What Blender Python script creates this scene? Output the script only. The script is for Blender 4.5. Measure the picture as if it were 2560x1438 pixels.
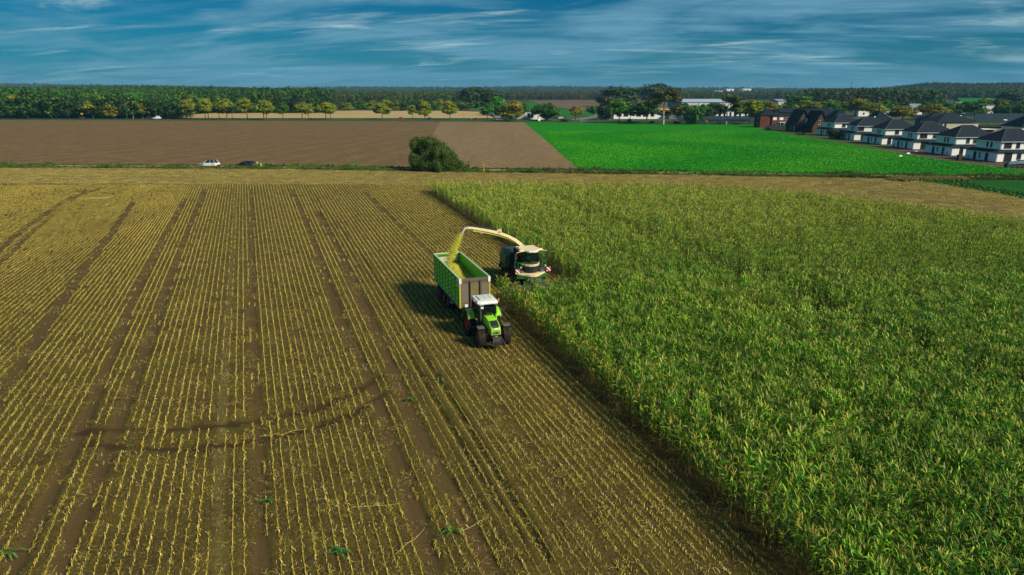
import bpy, math, random
import numpy as np
from mathutils import Vector, Matrix, Euler
R = math.radians
SC = bpy.context.scene
COL = SC.collection
for o in list(bpy.data.objects): bpy.data.objects.remove(o)

# ------------------------------------------------------------------ camera, sky, sun, exposure
F = 1708.0; HOR = 225.0; CH = 18.5
TH = math.atan((719-HOR)/F); CT, ST = math.cos(TH), math.sin(TH)
cam_d = bpy.data.cameras.new('camera'); cam = bpy.data.objects.new('camera', cam_d); COL.objects.link(cam)
cam.location = (0, 0, CH); cam.rotation_euler = (R(90)-TH, 0, 0)
cam_d.sensor_width = 36.0; cam_d.lens = F*36.0/2560.0; cam_d.clip_start = .5; cam_d.clip_end = 30000
SC.camera = cam
SUN_EL, SUN_AZ = R(34), R(126)          # azimuth clockwise from +Y: the sun stands to the right and a little behind the camera
W = bpy.data.worlds.new('World'); SC.world = W; W.use_nodes = True
def make_world():
    n = W.node_tree.nodes; l = W.node_tree.links; n.clear()
    out = n.new('ShaderNodeOutputWorld'); bg = n.new('ShaderNodeBackground'); bg.inputs[1].default_value = 0.10
    sky = n.new('ShaderNodeTexSky'); sky.sky_type = 'NISHITA'; sky.sun_disc = False
    sky.sun_elevation = SUN_EL; sky.sun_rotation = SUN_AZ; sky.altitude = 50; sky.air_density = 1.0; sky.dust_density = .6; sky.ozone_density = 2.5
    tint = n.new('ShaderNodeMix'); tint.data_type = 'RGBA'; tint.blend_type = 'MULTIPLY'; tint.inputs[0].default_value = 1
    tint.inputs[7].default_value = SKY_TINT
    l.new(sky.outputs[0], tint.inputs[6])
    tc = n.new('ShaderNodeTexCoord'); sep = n.new('ShaderNodeSeparateXYZ'); l.new(tc.outputs['Generated'], sep.inputs[0])
    def math_(op, a, b=None, clamp=False):
        m = n.new('ShaderNodeMath'); m.operation = op; m.use_clamp = clamp
        for i, x in enumerate((a, b)):
            if x is None: continue
            if isinstance(x, (int, float)): m.inputs[i].default_value = x
            else: l.new(x, m.inputs[i])
        return m.outputs[0]
    z = math_('MAXIMUM', sep.outputs[2], 0.0); zz = math_('ADD', z, 0.10)
    u = math_('DIVIDE', sep.outputs[0], zz); v = math_('DIVIDE', sep.outputs[1], zz)
    # a slight tilt of the cloud streets: they climb to the right
    vv = math_('ADD', v, math_('MULTIPLY', u, .16))
    cmb = n.new('ShaderNodeCombineXYZ'); l.new(u, cmb.inputs[0]); l.new(vv, cmb.inputs[1])
    def noise(sx, sy, sc, det, rough, dist, seed):
        mp = n.new('ShaderNodeMapping'); mp.inputs['Scale'].default_value = (sx, sy, 1); mp.inputs['Location'].default_value = (seed, seed*1.7, 0)
        l.new(cmb.outputs[0], mp.inputs[0])
        t = n.new('ShaderNodeTexNoise'); t.inputs['Scale'].default_value = sc; t.inputs['Detail'].default_value = det
        t.inputs['Roughness'].default_value = rough; t.inputs['Distortion'].default_value = dist; l.new(mp.outputs[0], t.inputs[0]); return t.outputs[0]
    def ramp(x, lo, hi, p=1.0):
        m = n.new('ShaderNodeMapRange'); m.interpolation_type = 'SMOOTHSTEP'; m.inputs[1].default_value = lo; m.inputs[2].default_value = hi; l.new(x, m.inputs[0]); return m.outputs[0]
    big = ramp(noise(.50, .70, 1.1, 5, .55, .5, 8.4), .41, .63)
    fine = ramp(noise(.62, 1.5, 1.9, 9, .64, .9, 7.7), .38, .68)
    lay = ramp(noise(.30, 1.5, 1.9, 8, .60, .6, 1.9), .46, .66)
    hot = ramp(noise(.46, 1.0, 1.5, 7, .60, .6, SKY_SEED), .52, .76)
    m1 = math_('ADD', math_('MULTIPLY', big, .74), math_('MULTIPLY', math_('MULTIPLY', fine, math_('ADD', big, .35)), .30))
    m1 = math_('SUBTRACT', math_('ADD', m1, math_('MULTIPLY', lay, .26)), .05, True)
    # thin veil near the horizon
    veil = math_('POWER', math_('SUBTRACT', 1.0, math_('MULTIPLY', z, 3.0, True), True), 9.0)
    c1 = n.new('ShaderNodeMix'); c1.data_type = 'RGBA'; l.new(math_('MULTIPLY', m1, .95, True), c1.inputs[0]); l.new(tint.outputs[2], c1.inputs[6]); c1.inputs[7].default_value = CLOUD
    c2 = n.new('ShaderNodeMix'); c2.data_type = 'RGBA'; l.new(math_('MULTIPLY', math_('MULTIPLY', hot, math_('ADD', fine, .45)), .80, True), c2.inputs[0]); l.new(c1.outputs[2], c2.inputs[6]); c2.inputs[7].default_value = CLOUD_HOT
    c3 = n.new('ShaderNodeMix'); c3.data_type = 'RGBA'; l.new(math_('MULTIPLY', veil, .75), c3.inputs[0]); l.new(c2.outputs[2], c3.inputs[6]); c3.inputs[7].default_value = VEIL
    l.new(c3.outputs[2], bg.inputs[0]); l.new(bg.outputs[0], out.inputs[0])
SKY_TINT = (.000, .27, .45, 1); CLOUD = (1.35, 3.3, 4.6, 1); CLOUD_HOT = (5.4, 7.3, 7.4, 1); VEIL = (.65, 3.0, 4.4, 1); SKY_SEED = 4.3
HAZE = .00009
make_world()
sun_d = bpy.data.lights.new('sun', 'SUN'); sun_d.energy = 5.0; sun_d.angle = R(11.0); sun_d.color = (1, .88, .66)
sun = bpy.data.objects.new('sun', sun_d); COL.objects.link(sun); sun.location = (0, 0, 60)
sdir = Vector((math.sin(SUN_AZ)*math.cos(SUN_EL), math.cos(SUN_AZ)*math.cos(SUN_EL), math.sin(SUN_EL)))
sun.rotation_euler = sdir.to_track_quat('Z', 'Y').to_euler()
SC.view_settings.view_transform = 'Standard'; SC.view_settings.look = 'None'; SC.view_settings.exposure = 0; SC.view_settings.gamma = 1
SC.view_settings.use_curve_mapping = False
SC.render.engine = 'CYCLES'
SC.cycles.max_bounces = 6; SC.cycles.diffuse_bounces = 2; SC.cycles.glossy_bounces = 2; SC.cycles.transmission_bounces = 3; SC.cycles.transparent_max_bounces = 6
SC.cycles.volume_bounces = 0; SC.cycles.use_denoising = True; SC.cycles.caustics_reflective = False; SC.cycles.caustics_refractive = False

# ------------------------------------------------------------------ measuring helpers: where a direction of view meets the ground
def ray(px, py):
    x = (px-1280)/F; y = (719-py)/F
    return Vector((x, CT+y*ST, -ST+y*CT))
def G(px, py, z=0.0):
    d = ray(px, py); t = (z-CH)/d.z
    return (d.x*t, d.y*t)
def depth(by): return F*CH/(CT*max(by-HOR, 1))
rng = np.random.default_rng(7); random.seed(7)

def sstep(a, b, x):
    t = np.clip((np.asarray(x, float)-a)/(b-a), 0, 1); return t*t*(3-2*t)
def gz(X, Y):
    X = np.asarray(X, float); Y = np.asarray(Y, float)
    s = X/np.maximum(Y, 1)                      # bearing
    rise = sstep(560, 1500, Y)*3.5*sstep(-.33, -.47, s)*1.0
    rise = rise+sstep(520, 1500, Y)*2.5*sstep(-.18, -.30, s)
    rise = rise+sstep(1000, 2100, Y)*16*sstep(.50, .60, s)
    # the sine waves repeat over kilometres and give the far ridge its swells
    ridge = 17+14*sstep(-.45, -.72, s)+5*np.sin(s*9+1)+3*np.sin(s*23+.4)+6*sstep(.1, -.2, s)*sstep(-.4, -.2, s)
    far = sstep(2400, 4300, Y)*ridge
    return rise+far

# ------------------------------------------------------------------ mesh builder
class MB:
    def __init__(s): s.v = []; s.f = []; s.m = []; s.c = []; s.col = None; s.mi = 0
    def add(s, vs, fs):
        b = len(s.v); s.v.extend([tuple(p) for p in vs])
        for f in fs: s.f.append(tuple(b+i for i in f)); s.m.append(s.mi); s.c.append(s.col or (1, 1, 1))
        return b
    def box(s, c, d, rot=None, taper=1.0, tshift=(0, 0)):
        x, y, z = [k/2 for k in d]; T = taper
        P = [(-x, -y, -z), (x, -y, -z), (x, y, -z), (-x, y, -z), (-x*T+tshift[0], -y*T+tshift[1], z), (x*T+tshift[0], -y*T+tshift[1], z), (x*T+tshift[0], y*T+tshift[1], z), (-x*T+tshift[0], y*T+tshift[1], z)]
        M = Euler(rot).to_matrix() if rot else Matrix.Identity(3)
        s.add([M@Vector(p)+Vector(c) for p in P], [(3, 2, 1, 0), (4, 5, 6, 7), (0, 1, 5, 4), (1, 2, 6, 5), (2, 3, 7, 6), (3, 0, 4, 7)]); return s
    def hexa(s, P):
        s.add(P, [(3, 2, 1, 0), (4, 5, 6, 7), (0, 1, 5, 4), (1, 2, 6, 5), (2, 3, 7, 6), (3, 0, 4, 7)]); return s
    def tube(s, pts, rad, n=8, cap=True, flat=1.0):
        pts = [Vector(p) for p in pts]
        if not hasattr(rad, '__len__'): rad = [rad]*len(pts)
        vs = []; fs = []
        ref = Vector((0, 0, 1))
        for i, p in enumerate(pts):
            d = (pts[min(i+1, len(pts)-1)]-pts[max(i-1, 0)]).normalized()
            if abs(d.dot(ref)) > .95: a = d.cross(Vector((1, 0, 0))).normalized()
            else: a = d.cross(ref).normalized()
            b = a.cross(d).normalized()
            for k in range(n):
                t = 2*math.pi*(k+.5)/n; vs.append(p+a*math.cos(t)*rad[i]+b*math.sin(t)*rad[i]*flat)
        for i in range(len(pts)-1):
            for k in range(n): fs.append((i*n+k, i*n+(k+1) % n, (i+1)*n+(k+1) % n, (i+1)*n+k))
        if cap: fs.append(tuple(range(n-1, -1, -1))); fs.append(tuple((len(pts)-1)*n+k for k in range(n)))
        s.add(vs, fs); return s
    def lathe(s, prof, n=24, axis='x', c=(0, 0, 0)):        # prof: (axial, radius)
        vs = []; fs = []
        for a, r in prof:
            for k in range(n):
                t = 2*math.pi*k/n; p, q = r*math.cos(t), r*math.sin(t)
                vs.append({'x': (a, p, q), 'y': (p, a, q), 'z': (p, q, a)}[axis])
        vs = [(v[0]+c[0], v[1]+c[1], v[2]+c[2]) for v in vs]
        for i in range(len(prof)-1):
            for k in range(n): fs.append((i*n+k, i*n+(k+1) % n, (i+1)*n+(k+1) % n, (i+1)*n+k))
        s.add(vs, fs); return s
    def prism(s, poly, a, b, axis='x'):                      # poly in the two other axes, closed, extruded from a to b
        n = len(poly)
        def P(u, v, w): return {'x': (w, u, v), 'y': (u, w, v), 'z': (u, v, w)}[axis]
        vs = [P(u, v, a) for u, v in poly]+[P(u, v, b) for u, v in poly]
        s.add(vs, [tuple(range(n-1, -1, -1)), tuple(range(n, 2*n))]+[(i, (i+1) % n, n+(i+1) % n, n+i) for i in range(n)]); return s
    def loft(s, rings, cap=True):
        n = len(rings[0]); vs = [p for r in rings for p in r]; fs = []
        for i in range(len(rings)-1):
            for k in range(n): fs.append((i*n+k, i*n+(k+1) % n, (i+1)*n+(k+1) % n, (i+1)*n+k))
        if cap: fs.append(tuple(range(n-1, -1, -1))); fs.append(tuple((len(rings)-1)*n+k for k in range(n)))
        s.add(vs, fs); return s
    def mesh(s, name, mats, smooth=False):
        me = bpy.data.meshes.new(name); me.from_pydata(s.v, [], s.f)
        for m in (mats if isinstance(mats, (list, tuple)) else [mats]): me.materials.append(m)
        if any(s.m): me.polygons.foreach_set('material_index', s.m)
        if smooth: me.polygons.foreach_set('use_smooth', [True]*len(s.f))
        if s.col is not None:
            a = me.attributes.new('col', 'FLOAT_COLOR', 'CORNER')
            cnt = [len(f) for f in s.f]; cc = np.repeat(np.array([(c[0], c[1], c[2], 1) for c in s.c], dtype=np.float32), cnt, axis=0)
            a.data.foreach_set('color', cc.ravel())
        me.update(); return me
    def build(s, name, mats, parent=None, smooth=False, bevel=0, loc=None, recalc=True):
        me = s.mesh(name, mats, smooth)
        if recalc:
            import bmesh
            bm = bmesh.new(); bm.from_mesh(me); bmesh.ops.recalc_face_normals(bm, faces=bm.faces); bm.to_mesh(me); bm.free()
        o = bpy.data.objects.new(name, me); COL.objects.link(o)
        if parent: o.parent = parent
        if loc is not None: o.location = loc
        if bevel:
            b = o.modifiers.new('bevel', 'BEVEL'); b.width = bevel; b.segments = 2; b.limit_method = 'ANGLE'; b.angle_limit = R(35)
        if smooth and bevel == 0:
            try: me.set_sharp_from_angle(angle=R(42))
            except Exception: pass
        return o
def tag(o, label=None, cat=None, group=None, kind=None):
    if label: o['label'] = label
    if cat: o['category'] = cat
    if group: o['group'] = group
    if kind: o['kind'] = kind
    return o
def empty(name, loc, rz=0, label=None, cat=None, group=None):
    o = bpy.data.objects.new(name, None); COL.objects.link(o); o.location = loc; o.rotation_euler = (0, 0, rz); o.empty_display_size = .3
    return tag(o, label, cat, group)
KIDS = {}
def copy_tree(o, parent=None):
    c = o.copy(); COL.objects.link(c); c.parent = parent
    for ch in list(o.children): copy_tree(ch, c)
    return c

# ------------------------------------------------------------------ materials
class NT:
    def __init__(s, name):
        s.m = bpy.data.materials.new(name); s.m.use_nodes = True; s.n = s.m.node_tree.nodes; s.l = s.m.node_tree.links; s.n.clear()
        s.out = s.n.new('ShaderNodeOutputMaterial'); s.p = s.n.new('ShaderNodeBsdfPrincipled'); s.l.new(s.p.outputs[0], s.out.inputs[0])
        s.tc = s.n.new('ShaderNodeTexCoord')
    def set(s, i, v):
        if hasattr(v, 'is_linked') or hasattr(v, 'links'): s.l.new(v, i)
        else: i.default_value = v
    def noise(s, scale, det=4, rough=.6, dist=0, vec=None, stretch=None, out=0):
        t = s.n.new('ShaderNodeTexNoise'); t.inputs['Scale'].default_value = scale; t.inputs['Detail'].default_value = det
        t.inputs['Roughness'].default_value = rough; t.inputs['Distortion'].default_value = dist
        v = vec or s.tc.outputs['Object']
        if stretch:
            mp = s.n.new('ShaderNodeMapping'); mp.inputs['Scale'].default_value = stretch[:3]
            if len(stretch) > 3: mp.inputs['Rotation'].default_value = (0, 0, stretch[3])
            s.l.new(v, mp.inputs[0]); v = mp.outputs[0]
        s.l.new(v, t.inputs[0]); return t.outputs[out]
    def rng(s, x, a, b, c=0, d=1, smooth=True):
        m = s.n.new('ShaderNodeMapRange'); m.interpolation_type = 'SMOOTHSTEP' if smooth else 'LINEAR'
        for i, k in enumerate((a, b, c, d)): m.inputs[i+1].default_value = k
        s.l.new(x, m.inputs[0]); return m.outputs[0]
    def mix(s, f, a, b, mode='MIX'):
        m = s.n.new('ShaderNodeMix'); m.data_type = 'RGBA'; m.blend_type = mode
        s.set(m.inputs[0], f)
        for i, k in ((6, a), (7, b)):
            if isinstance(k, tuple) and len(k) == 3: k = k+(1,)
            s.set(m.inputs[i], k)
        return m.outputs[2]
    def math(s, op, a, b=0, clamp=False):
        m = s.n.new('ShaderNodeMath'); m.operation = op; m.use_clamp = clamp; s.set(m.inputs[0], a); s.set(m.inputs[1], b); return m.outputs[0]
    def attr(s, name, typ='GEOMETRY', out='Color'):
        a = s.n.new('ShaderNodeAttribute'); a.attribute_name = name; a.attribute_type = typ; return a.outputs[out]
    def bump(s, h, strength=.5, dist=.05):
        b = s.n.new('ShaderNodeBump'); b.inputs['Strength'].default_value = strength; b.inputs['Distance'].default_value = dist
        s.l.new(h, b.inputs['Height']); s.l.new(b.outputs[0], s.p.inputs['Normal'])
    def fin(s, col, rough=.8, spec=.3, metal=0):
        if isinstance(col, tuple) and len(col) == 3: col = col+(1,)
        s.set(s.p.inputs['Base Color'], col); s.set(s.p.inputs['Roughness'], rough); s.p.inputs['Specular IOR Level'].default_value = spec; s.p.inputs['Metallic'].default_value = metal
        return s.m
def paint(name, c, rough=.4, dirt=.25, dirtc=(.12, .09, .045), scale=3, metal=0, spec=.5):
    t = NT(name); n1 = t.noise(scale, 5, .65); n2 = t.noise(scale*9, 3, .6)
    f = t.math('MULTIPLY', t.rng(t.math('ADD', t.math('MULTIPLY', n1, .7), t.math('MULTIPLY', n2, .3)), .40, .72), dirt)
    return t.fin(t.mix(f, c, dirtc), t.rng(n1, .2, .8, rough, min(rough+.25, 1)), spec, metal)
def leafmat(name, mode):
    """mode 'obj' takes the crown colour from the object, 'inst' from the scattered point, 'plain' from the mesh alone"""
    t = NT(name); col = t.attr('col')
    if mode == 'obj':
        oi = t.n.new('ShaderNodeObjectInfo'); col = t.mix(1.0, col, oi.outputs['Color'], 'MULTIPLY')
    elif mode == 'inst':
        col = t.mix(1.0, col, t.attr('tc', 'INSTANCER'), 'MULTIPLY')
    t.fin(col, .55, .25)
    tr = t.n.new('ShaderNodeBsdfTranslucent'); t.l.new(t.mix(1.0, col, (1.35, 1.35, .5), 'MULTIPLY'), tr.inputs[0])
    ms = t.n.new('ShaderNodeMixShader'); ms.inputs[0].default_value = .10; t.l.new(t.p.outputs[0], ms.inputs[1]); t.l.new(tr.outputs[0], ms.inputs[2]); t.l.new(ms.outputs[0], t.out.inputs[0])
    return t.m
LEAF_OBJ, LEAF_INST, LEAF = leafmat('leaf_object', 'obj'), leafmat('leaf_instance', 'inst'), leafmat('leaf', 'plain')
def barkmat(name, c1, c2, sc=2):
    t = NT(name); n = t.noise(sc, 5, .7, stretch=(3, 3, 1)); return t.fin(t.mix(t.rng(n, .35, .65), c1, c2), .9, .1)
BARK = barkmat('bark', (.06, .045, .03), (.12, .095, .06)); BIRCH = barkmat('birch_bark', (.62, .6, .54), (.16, .15, .12), 1.1)

# ------------------------------------------------------------------ scattering (only for what nobody could count)
PROT = {}
def proto(me):
    o = bpy.data.objects.new('seed_'+me.name, me); return o
def scatter(name, pts, rot, scl, idx, meshes, tc=None):
    N = len(pts); me = bpy.data.meshes.new(name); me.vertices.add(N); me.vertices.foreach_set('co', np.asarray(pts, np.float32).ravel())
    a = me.attributes.new('rot', 'FLOAT_VECTOR', 'POINT'); a.data.foreach_set('vector', np.asarray(rot, np.float32).ravel())
    s3 = np.asarray(scl, np.float32); s3 = np.repeat(s3[:, None], 3, 1) if s3.ndim == 1 else s3
    a = me.attributes.new('scl', 'FLOAT_VECTOR', 'POINT'); a.data.foreach_set('vector', s3.ravel())
    a = me.attributes.new('pick', 'INT', 'POINT'); a.data.foreach_set('value', np.asarray(idx, np.int32))
    if tc is not None:
        a = me.attributes.new('tc', 'FLOAT_VECTOR', 'POINT'); a.data.foreach_set('vector', np.asarray(tc, np.float32).ravel())
    ng = bpy.data.node_groups.new(name, 'GeometryNodeTree')
    ng.interface.new_socket('Geometry', in_out='INPUT', socket_type='NodeSocketGeometry'); ng.interface.new_socket('Geometry', in_out='OUTPUT', socket_type='NodeSocketGeometry')
    n = ng.nodes; l = ng.links; gi = n.new('NodeGroupInput'); go = n.new('NodeGroupOutput')
    iop = n.new('GeometryNodeInstanceOnPoints'); jn = n.new('GeometryNodeJoinGeometry')
    for m in reversed(meshes):
        oi = n.new('GeometryNodeObjectInfo'); oi.inputs['Object'].default_value = proto(m); oi.inputs['As Instance'].default_value = True
        l.new(oi.outputs['Geometry'], jn.inputs[0])
    def na(nm, ty):
        x = n.new('GeometryNodeInputNamedAttribute'); x.data_type = ty; x.inputs[0].default_value = nm; return x.outputs[0]
    l.new(gi.outputs[0], iop.inputs['Points']); l.new(jn.outputs[0], iop.inputs['Instance']); iop.inputs['Pick Instance'].default_value = True
    l.new(na('pick', 'INT'), iop.inputs['Instance Index'])
    e2r = n.new('FunctionNodeEulerToRotation'); l.new(na('rot', 'FLOAT_VECTOR'), e2r.inputs[0]); l.new(e2r.outputs[0], iop.inputs['Rotation'])
    l.new(na('scl', 'FLOAT_VECTOR'), iop.inputs['Scale']); l.new(iop.outputs[0], go.inputs[0])
    o = bpy.data.objects.new(name, me); COL.objects.link(o); md = o.modifiers.new('scatter', 'NODES'); md.node_group = ng
    return o

# ------------------------------------------------------------------ the rows of the maize field
# a row is named by u, its x where it crosses y = 55; every row runs a little to the left as it goes away
UK = np.array([-90, -50, -40, -33, -21, -15, -9.5, 0, 10, 120]); TK = np.array([-.300, -.312, -.352, -.380, -.379, -.366, -.354, -.335, -.332, -.325])
def tanp(u): return np.interp(u, UK, TK)
def rowx(u, Y): return u+(Y-55)*tanp(u)
_ug = np.arange(-110, 140, .25)
def u_of(X, Y):
    u = np.asarray(X, float)-(np.asarray(Y, float)-55)*(-.35)
    for _ in range(4): u = u-(rowx(u, Y)-X)
    return u
# far edge of the stubble (the verge along the farm track) and far edge of the standing maize
_e = [G(*p) for p in ((-500, 414), (0, 417), (640, 421), (1000, 426), (1280, 430), (1640, 434), (2000, 440), (2240, 447), (2400, 466), (2560, 494), (2750, 532))]
EX = np.array([p[0] for p in _e]); EY = np.array([p[1] for p in _e])
def edgeY(X): return np.interp(X, EX, EY)
def cornback(X): return np.interp(X, [-20, -14.3, 0, 20, 35.9, 46, 55.7, 66.6, 80], [129, 128.5, 128, 127, 124.5, 118.5, 109.5, 94, 72])
def headY(X): return 138.5-.02*X
HA, HB = np.array([-1.6, 58.1]), np.array([7.0, 61.3])       # cutting line of the forage harvester across the rows
def in_corn(X, Y, u):
    side = (HB[0]-HA[0])*(Y-HA[1])-(HB[1]-HA[1])*(X-HA[0])   # > 0: beyond the cutting line
    left = np.where(side > 0, 9.1-.5*sstep(66, 90, Y), .12)
    return (u > left) & (Y < cornback(X))
def in_view(X, Y, m=5): return (np.abs(X) < Y*.775+m) & (Y > 16)

def polyd(P, pts):
    """distance from points P (N,2) to a polyline"""
    d = np.full(len(P), 1e9)
    for a, b in zip(pts[:-1], pts[1:]):
        a = np.array(a); b = np.array(b); ab = b-a; t = np.clip(((P-a)@ab)/(ab@ab), 0, 1)
        d = np.minimum(d, np.hypot(*(P-a-t[:, None]*ab).T))
    return d
# (pixel polyline, half width in m, strength) of the wheel ruts seen in the field
RUTS = [(((462, 498), (400, 610), (345, 720), (284, 880), (219, 1030), (146, 1195), (61, 1359), (10, 1460)), .30, 1.0),
        (((512, 475), (465, 590), (428, 690), (373, 850), (314, 1009), (244, 1183), (170, 1365), (125, 1470)), .32, 1.0),
        (((628, 475), (629, 600), (628, 724), (631, 809), (640, 1014), (648, 1180), (655, 1460)), .26, .85),
        (((583, 470), (587, 558), (574, 720), (564, 868), (552, 1100), (546, 1460)), .30, -.8),
        (((728, 475), (760, 542), (784, 605), (814, 700), (843, 780), (891, 876), (953, 1028), (996, 1160), (1082, 1422)), .34, .9),
        (((792, 530), (831, 594), (855, 641), (890, 724), (914, 771), (938, 824), (982, 926), (1020, 1019), (1053, 1095), (1123, 1218), (1204, 1381), (1240, 1460)), .36, .95),
        (((914, 482), (973, 542), (1044, 605), (1090, 650)), .34, .7),
        (((800, 490), (869, 586), (902, 629), (942, 695), (1078, 920), (1229, 1161), (1368, 1394)), .14, -.0),
        (((260, 470), (176, 495), (94, 549), (0, 622), (-60, 680)), .45, .6),
        (((332, 508), (293, 565), (254, 616), (195, 694), (120, 800), (40, 930), (-40, 1060)), .42, .75),
        (((215, 475), (137, 534), (60, 600), (-20, 680)), .35, .5),
        (((1130, 900), (1230, 1010), (1330, 1130), (1450, 1290), (1560, 1440)), .40, .45),
        (((1270, 900), (1370, 1010), (1500, 1160), (1640, 1320), (1740, 1450)), .40, .45),
        (((425, 1120), (470, 900), (500, 700), (530, 560), (548, 480)), .25, .35)]
CROSS = [(((205, 1080), (300, 1072), (400, 1076), (520, 1068), (600, 1056), (700, 1040), (800, 1016), (880, 986), (950, 940)), .34, .7),
         (((225, 1108), (330, 1120), (430, 1122), (520, 1116), (610, 1106), (700, 1092), (800, 1062), (880, 1036), (960, 985)), .30, .8),
         (((235, 487), (290, 500), (325, 520), (318, 560), (270, 600)), .30, .30), (((190, 480), (235, 478), (285, 486)), .3, .5)]
def groundline(px): return [G(*p) for p in px]
RG = [(groundline(p), w, s) for p, w, s in RUTS]; CG = [(groundline(p), w, s) for p, w, s in CROSS]
def rutfield(X, Y):
    """-> bare soil 0..1, pale dust 0..1, depth"""
    P = np.stack([X, Y], 1); bare = np.zeros(len(P)); dark = np.zeros(len(P)); dust = np.zeros(len(P)); dep = np.zeros(len(P))
    wob = .12*np.sin(Y*.9+X*.3)+.08*np.sin(Y*2.3)
    rag = .10*np.sin(Y*3.1+X*1.7)*np.sin(Y*1.3-X*2.1)+.07*np.sin(Y*7.3+X*5)
    fade = .85+.15*np.sin(Y*.35+X*.8)*np.sin(Y*.13)
    for pts, w, s in RG+CG:
        d = polyd(P, pts)+wob*.3+rag*.7
        k = (1-sstep(w*.7, w*1.6, d))*fade
        if any(pts is q[0] for q in CG): dark = np.maximum(dark, k*s)
        if s > 0: bare = np.maximum(bare, k*s); dep = np.maximum(dep, k*abs(s))
        else: dust = np.maximum(dust, k*abs(s))
    # shoulder thrown up beside the deep furrow
    rutfield.dark = dark
    return bare, dust, dep
FUR = [groundline(p) for p in (((767, 464), (802, 520), (869, 600), (902, 645), (942, 700), (1000, 800), (1078, 925), (1229, 1165), (1368, 1398)), ((1005, 860), (1060, 960), (1130, 1080), (1200, 1190), (1300, 1350)))]

def soilmat():
    t = NT('field_soil'); g = t.noise(.35, 4, .6); m = t.noise(3.5, 6, .7); f = t.noise(22, 4, .7); vf = t.noise(70, 2, .6)
    soil = t.mix(t.rng(m, .3, .7), (.034, .025, .008), (.086, .060, .017))
    soil = t.mix(t.rng(g, .42, .62), soil, (.082, .060, .013))
    moss = t.rng(t.math('MULTIPLY', t.rng(t.noise(.18, 3, .6, vec=t.tc.outputs['Object']), .45, .70), t.rng(t.noise(2.2, 5, .7), .42, .62)), .15, .8)
    soil = t.mix(t.math('MULTIPLY', moss, .55), soil, (.055, .075, .006))
    # fine chopped straw lying on the soil
    st = t.noise(14, 5, .75, dist=1.5, stretch=(1, .45, 1, .3)); st2 = t.noise(40, 3, .7, dist=.5, stretch=(1, .5, 1, -.9))
    soil = t.mix(t.math('MULTIPLY', t.rng(st, .50, .68), .55), soil, (.36, .28, .07))
    soil = t.mix(t.math('MULTIPLY', t.rng(st2, .58, .70), .50), soil, (.52, .43, .15))
    bare = t.attr('bare', out='Fac'); dust = t.attr('dust', out='Fac')
    bs = t.mix(t.rng(f, .3, .7), (.078, .050, .019), (.145, .094, .038))
    soil = t.mix(t.math('MULTIPLY', t.rng(t.math('ADD', bare, t.math('MULTIPLY', t.math('SUBTRACT', m, .5), 1.1)), .25, .75), .88), soil, bs)
    # lug prints: short oblique bars across the rut
    wv = t.n.new('ShaderNodeTexWave'); wv.inputs['Scale'].default_value = 1.1; wv.inputs['Distortion'].default_value = 5; wv.inputs['Detail'].default_value = 3; wv.bands_direction = 'Y'; t.l.new(t.tc.outputs['Object'], wv.inputs[0])
    soil = t.mix(t.math('MULTIPLY', t.math('MULTIPLY', wv.outputs['Fac'], bare), .22), soil, (.055, .034, .012))
    soil = t.mix(t.math('MULTIPLY', t.rng(t.math('ADD', dust, t.math('MULTIPLY', t.math('SUBTRACT', m, .5), 1.4)), .3, 1.1), .42), soil, (.24, .185, .07))
    soil = t.mix(t.math('MULTIPLY', t.rng(t.math('ADD', t.attr('damp', out='Fac'), t.math('SUBTRACT', m, .5)), .2, .7), .85), soil, (.042, .028, .010))
    chaff = t.attr('chaff', out='Fac')
    soil = t.mix(t.rng(t.math('ADD', chaff, t.math('MULTIPLY', t.math('SUBTRACT', m, .5), .9)), .35, .9), soil, (.62, .52, .20))
    t.bump(t.math('ADD', t.math('MULTIPLY', m, .6), t.math('MULTIPLY', f, .4)), .55, .06)
    return t.fin(soil, .95, .1)
SOIL = soilmat()

def fieldmat(name, c1, c2, c3, sc=.5, stretch=None, bump=.4, fine=8, lines=None):
    t = NT(name); a = t.noise(sc*.12, 4, .6, stretch=stretch); b = t.noise(sc, 5, .7, stretch=stretch); c = t.noise(fine, 3, .7)
    col = t.mix(t.rng(b, .40, .60), c1, c2); col = t.mix(t.math('MULTIPLY', t.rng(a, .35, .65), .6), col, c3)
    col = t.mix(t.rng(c, .25, .8), col, t.mix(.6, col, c2))
    sp = t.noise(fine*.7, 2, .5); col = t.mix(t.math('MULTIPLY', t.rng(sp, .60, .70), .45), col, t.mix(1.0, c2, (1.8, 1.8, 1.6), 'MULTIPLY'))
    if lines:
        ang, freq, amt = lines; mp = t.n.new('ShaderNodeMapping'); mp.inputs['Rotation'].default_value = (0, 0, ang); t.l.new(t.tc.outputs['Object'], mp.inputs[0])
        w = t.n.new('ShaderNodeTexWave'); w.inputs['Scale'].default_value = freq; w.inputs['Distortion'].default_value = .6; w.inputs['Detail'].default_value = 2; w.inputs['Detail Scale'].default_value = .5
        t.l.new(mp.outputs[0], w.inputs[0]); col = t.mix(t.math('MULTIPLY', w.outputs['Fac'], amt), col, c3)
    t.bump(t.math('ADD', b, t.math('MULTIPLY', c, .5)), bump, .12)
    return t.fin(col, .95, .1)

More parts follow.
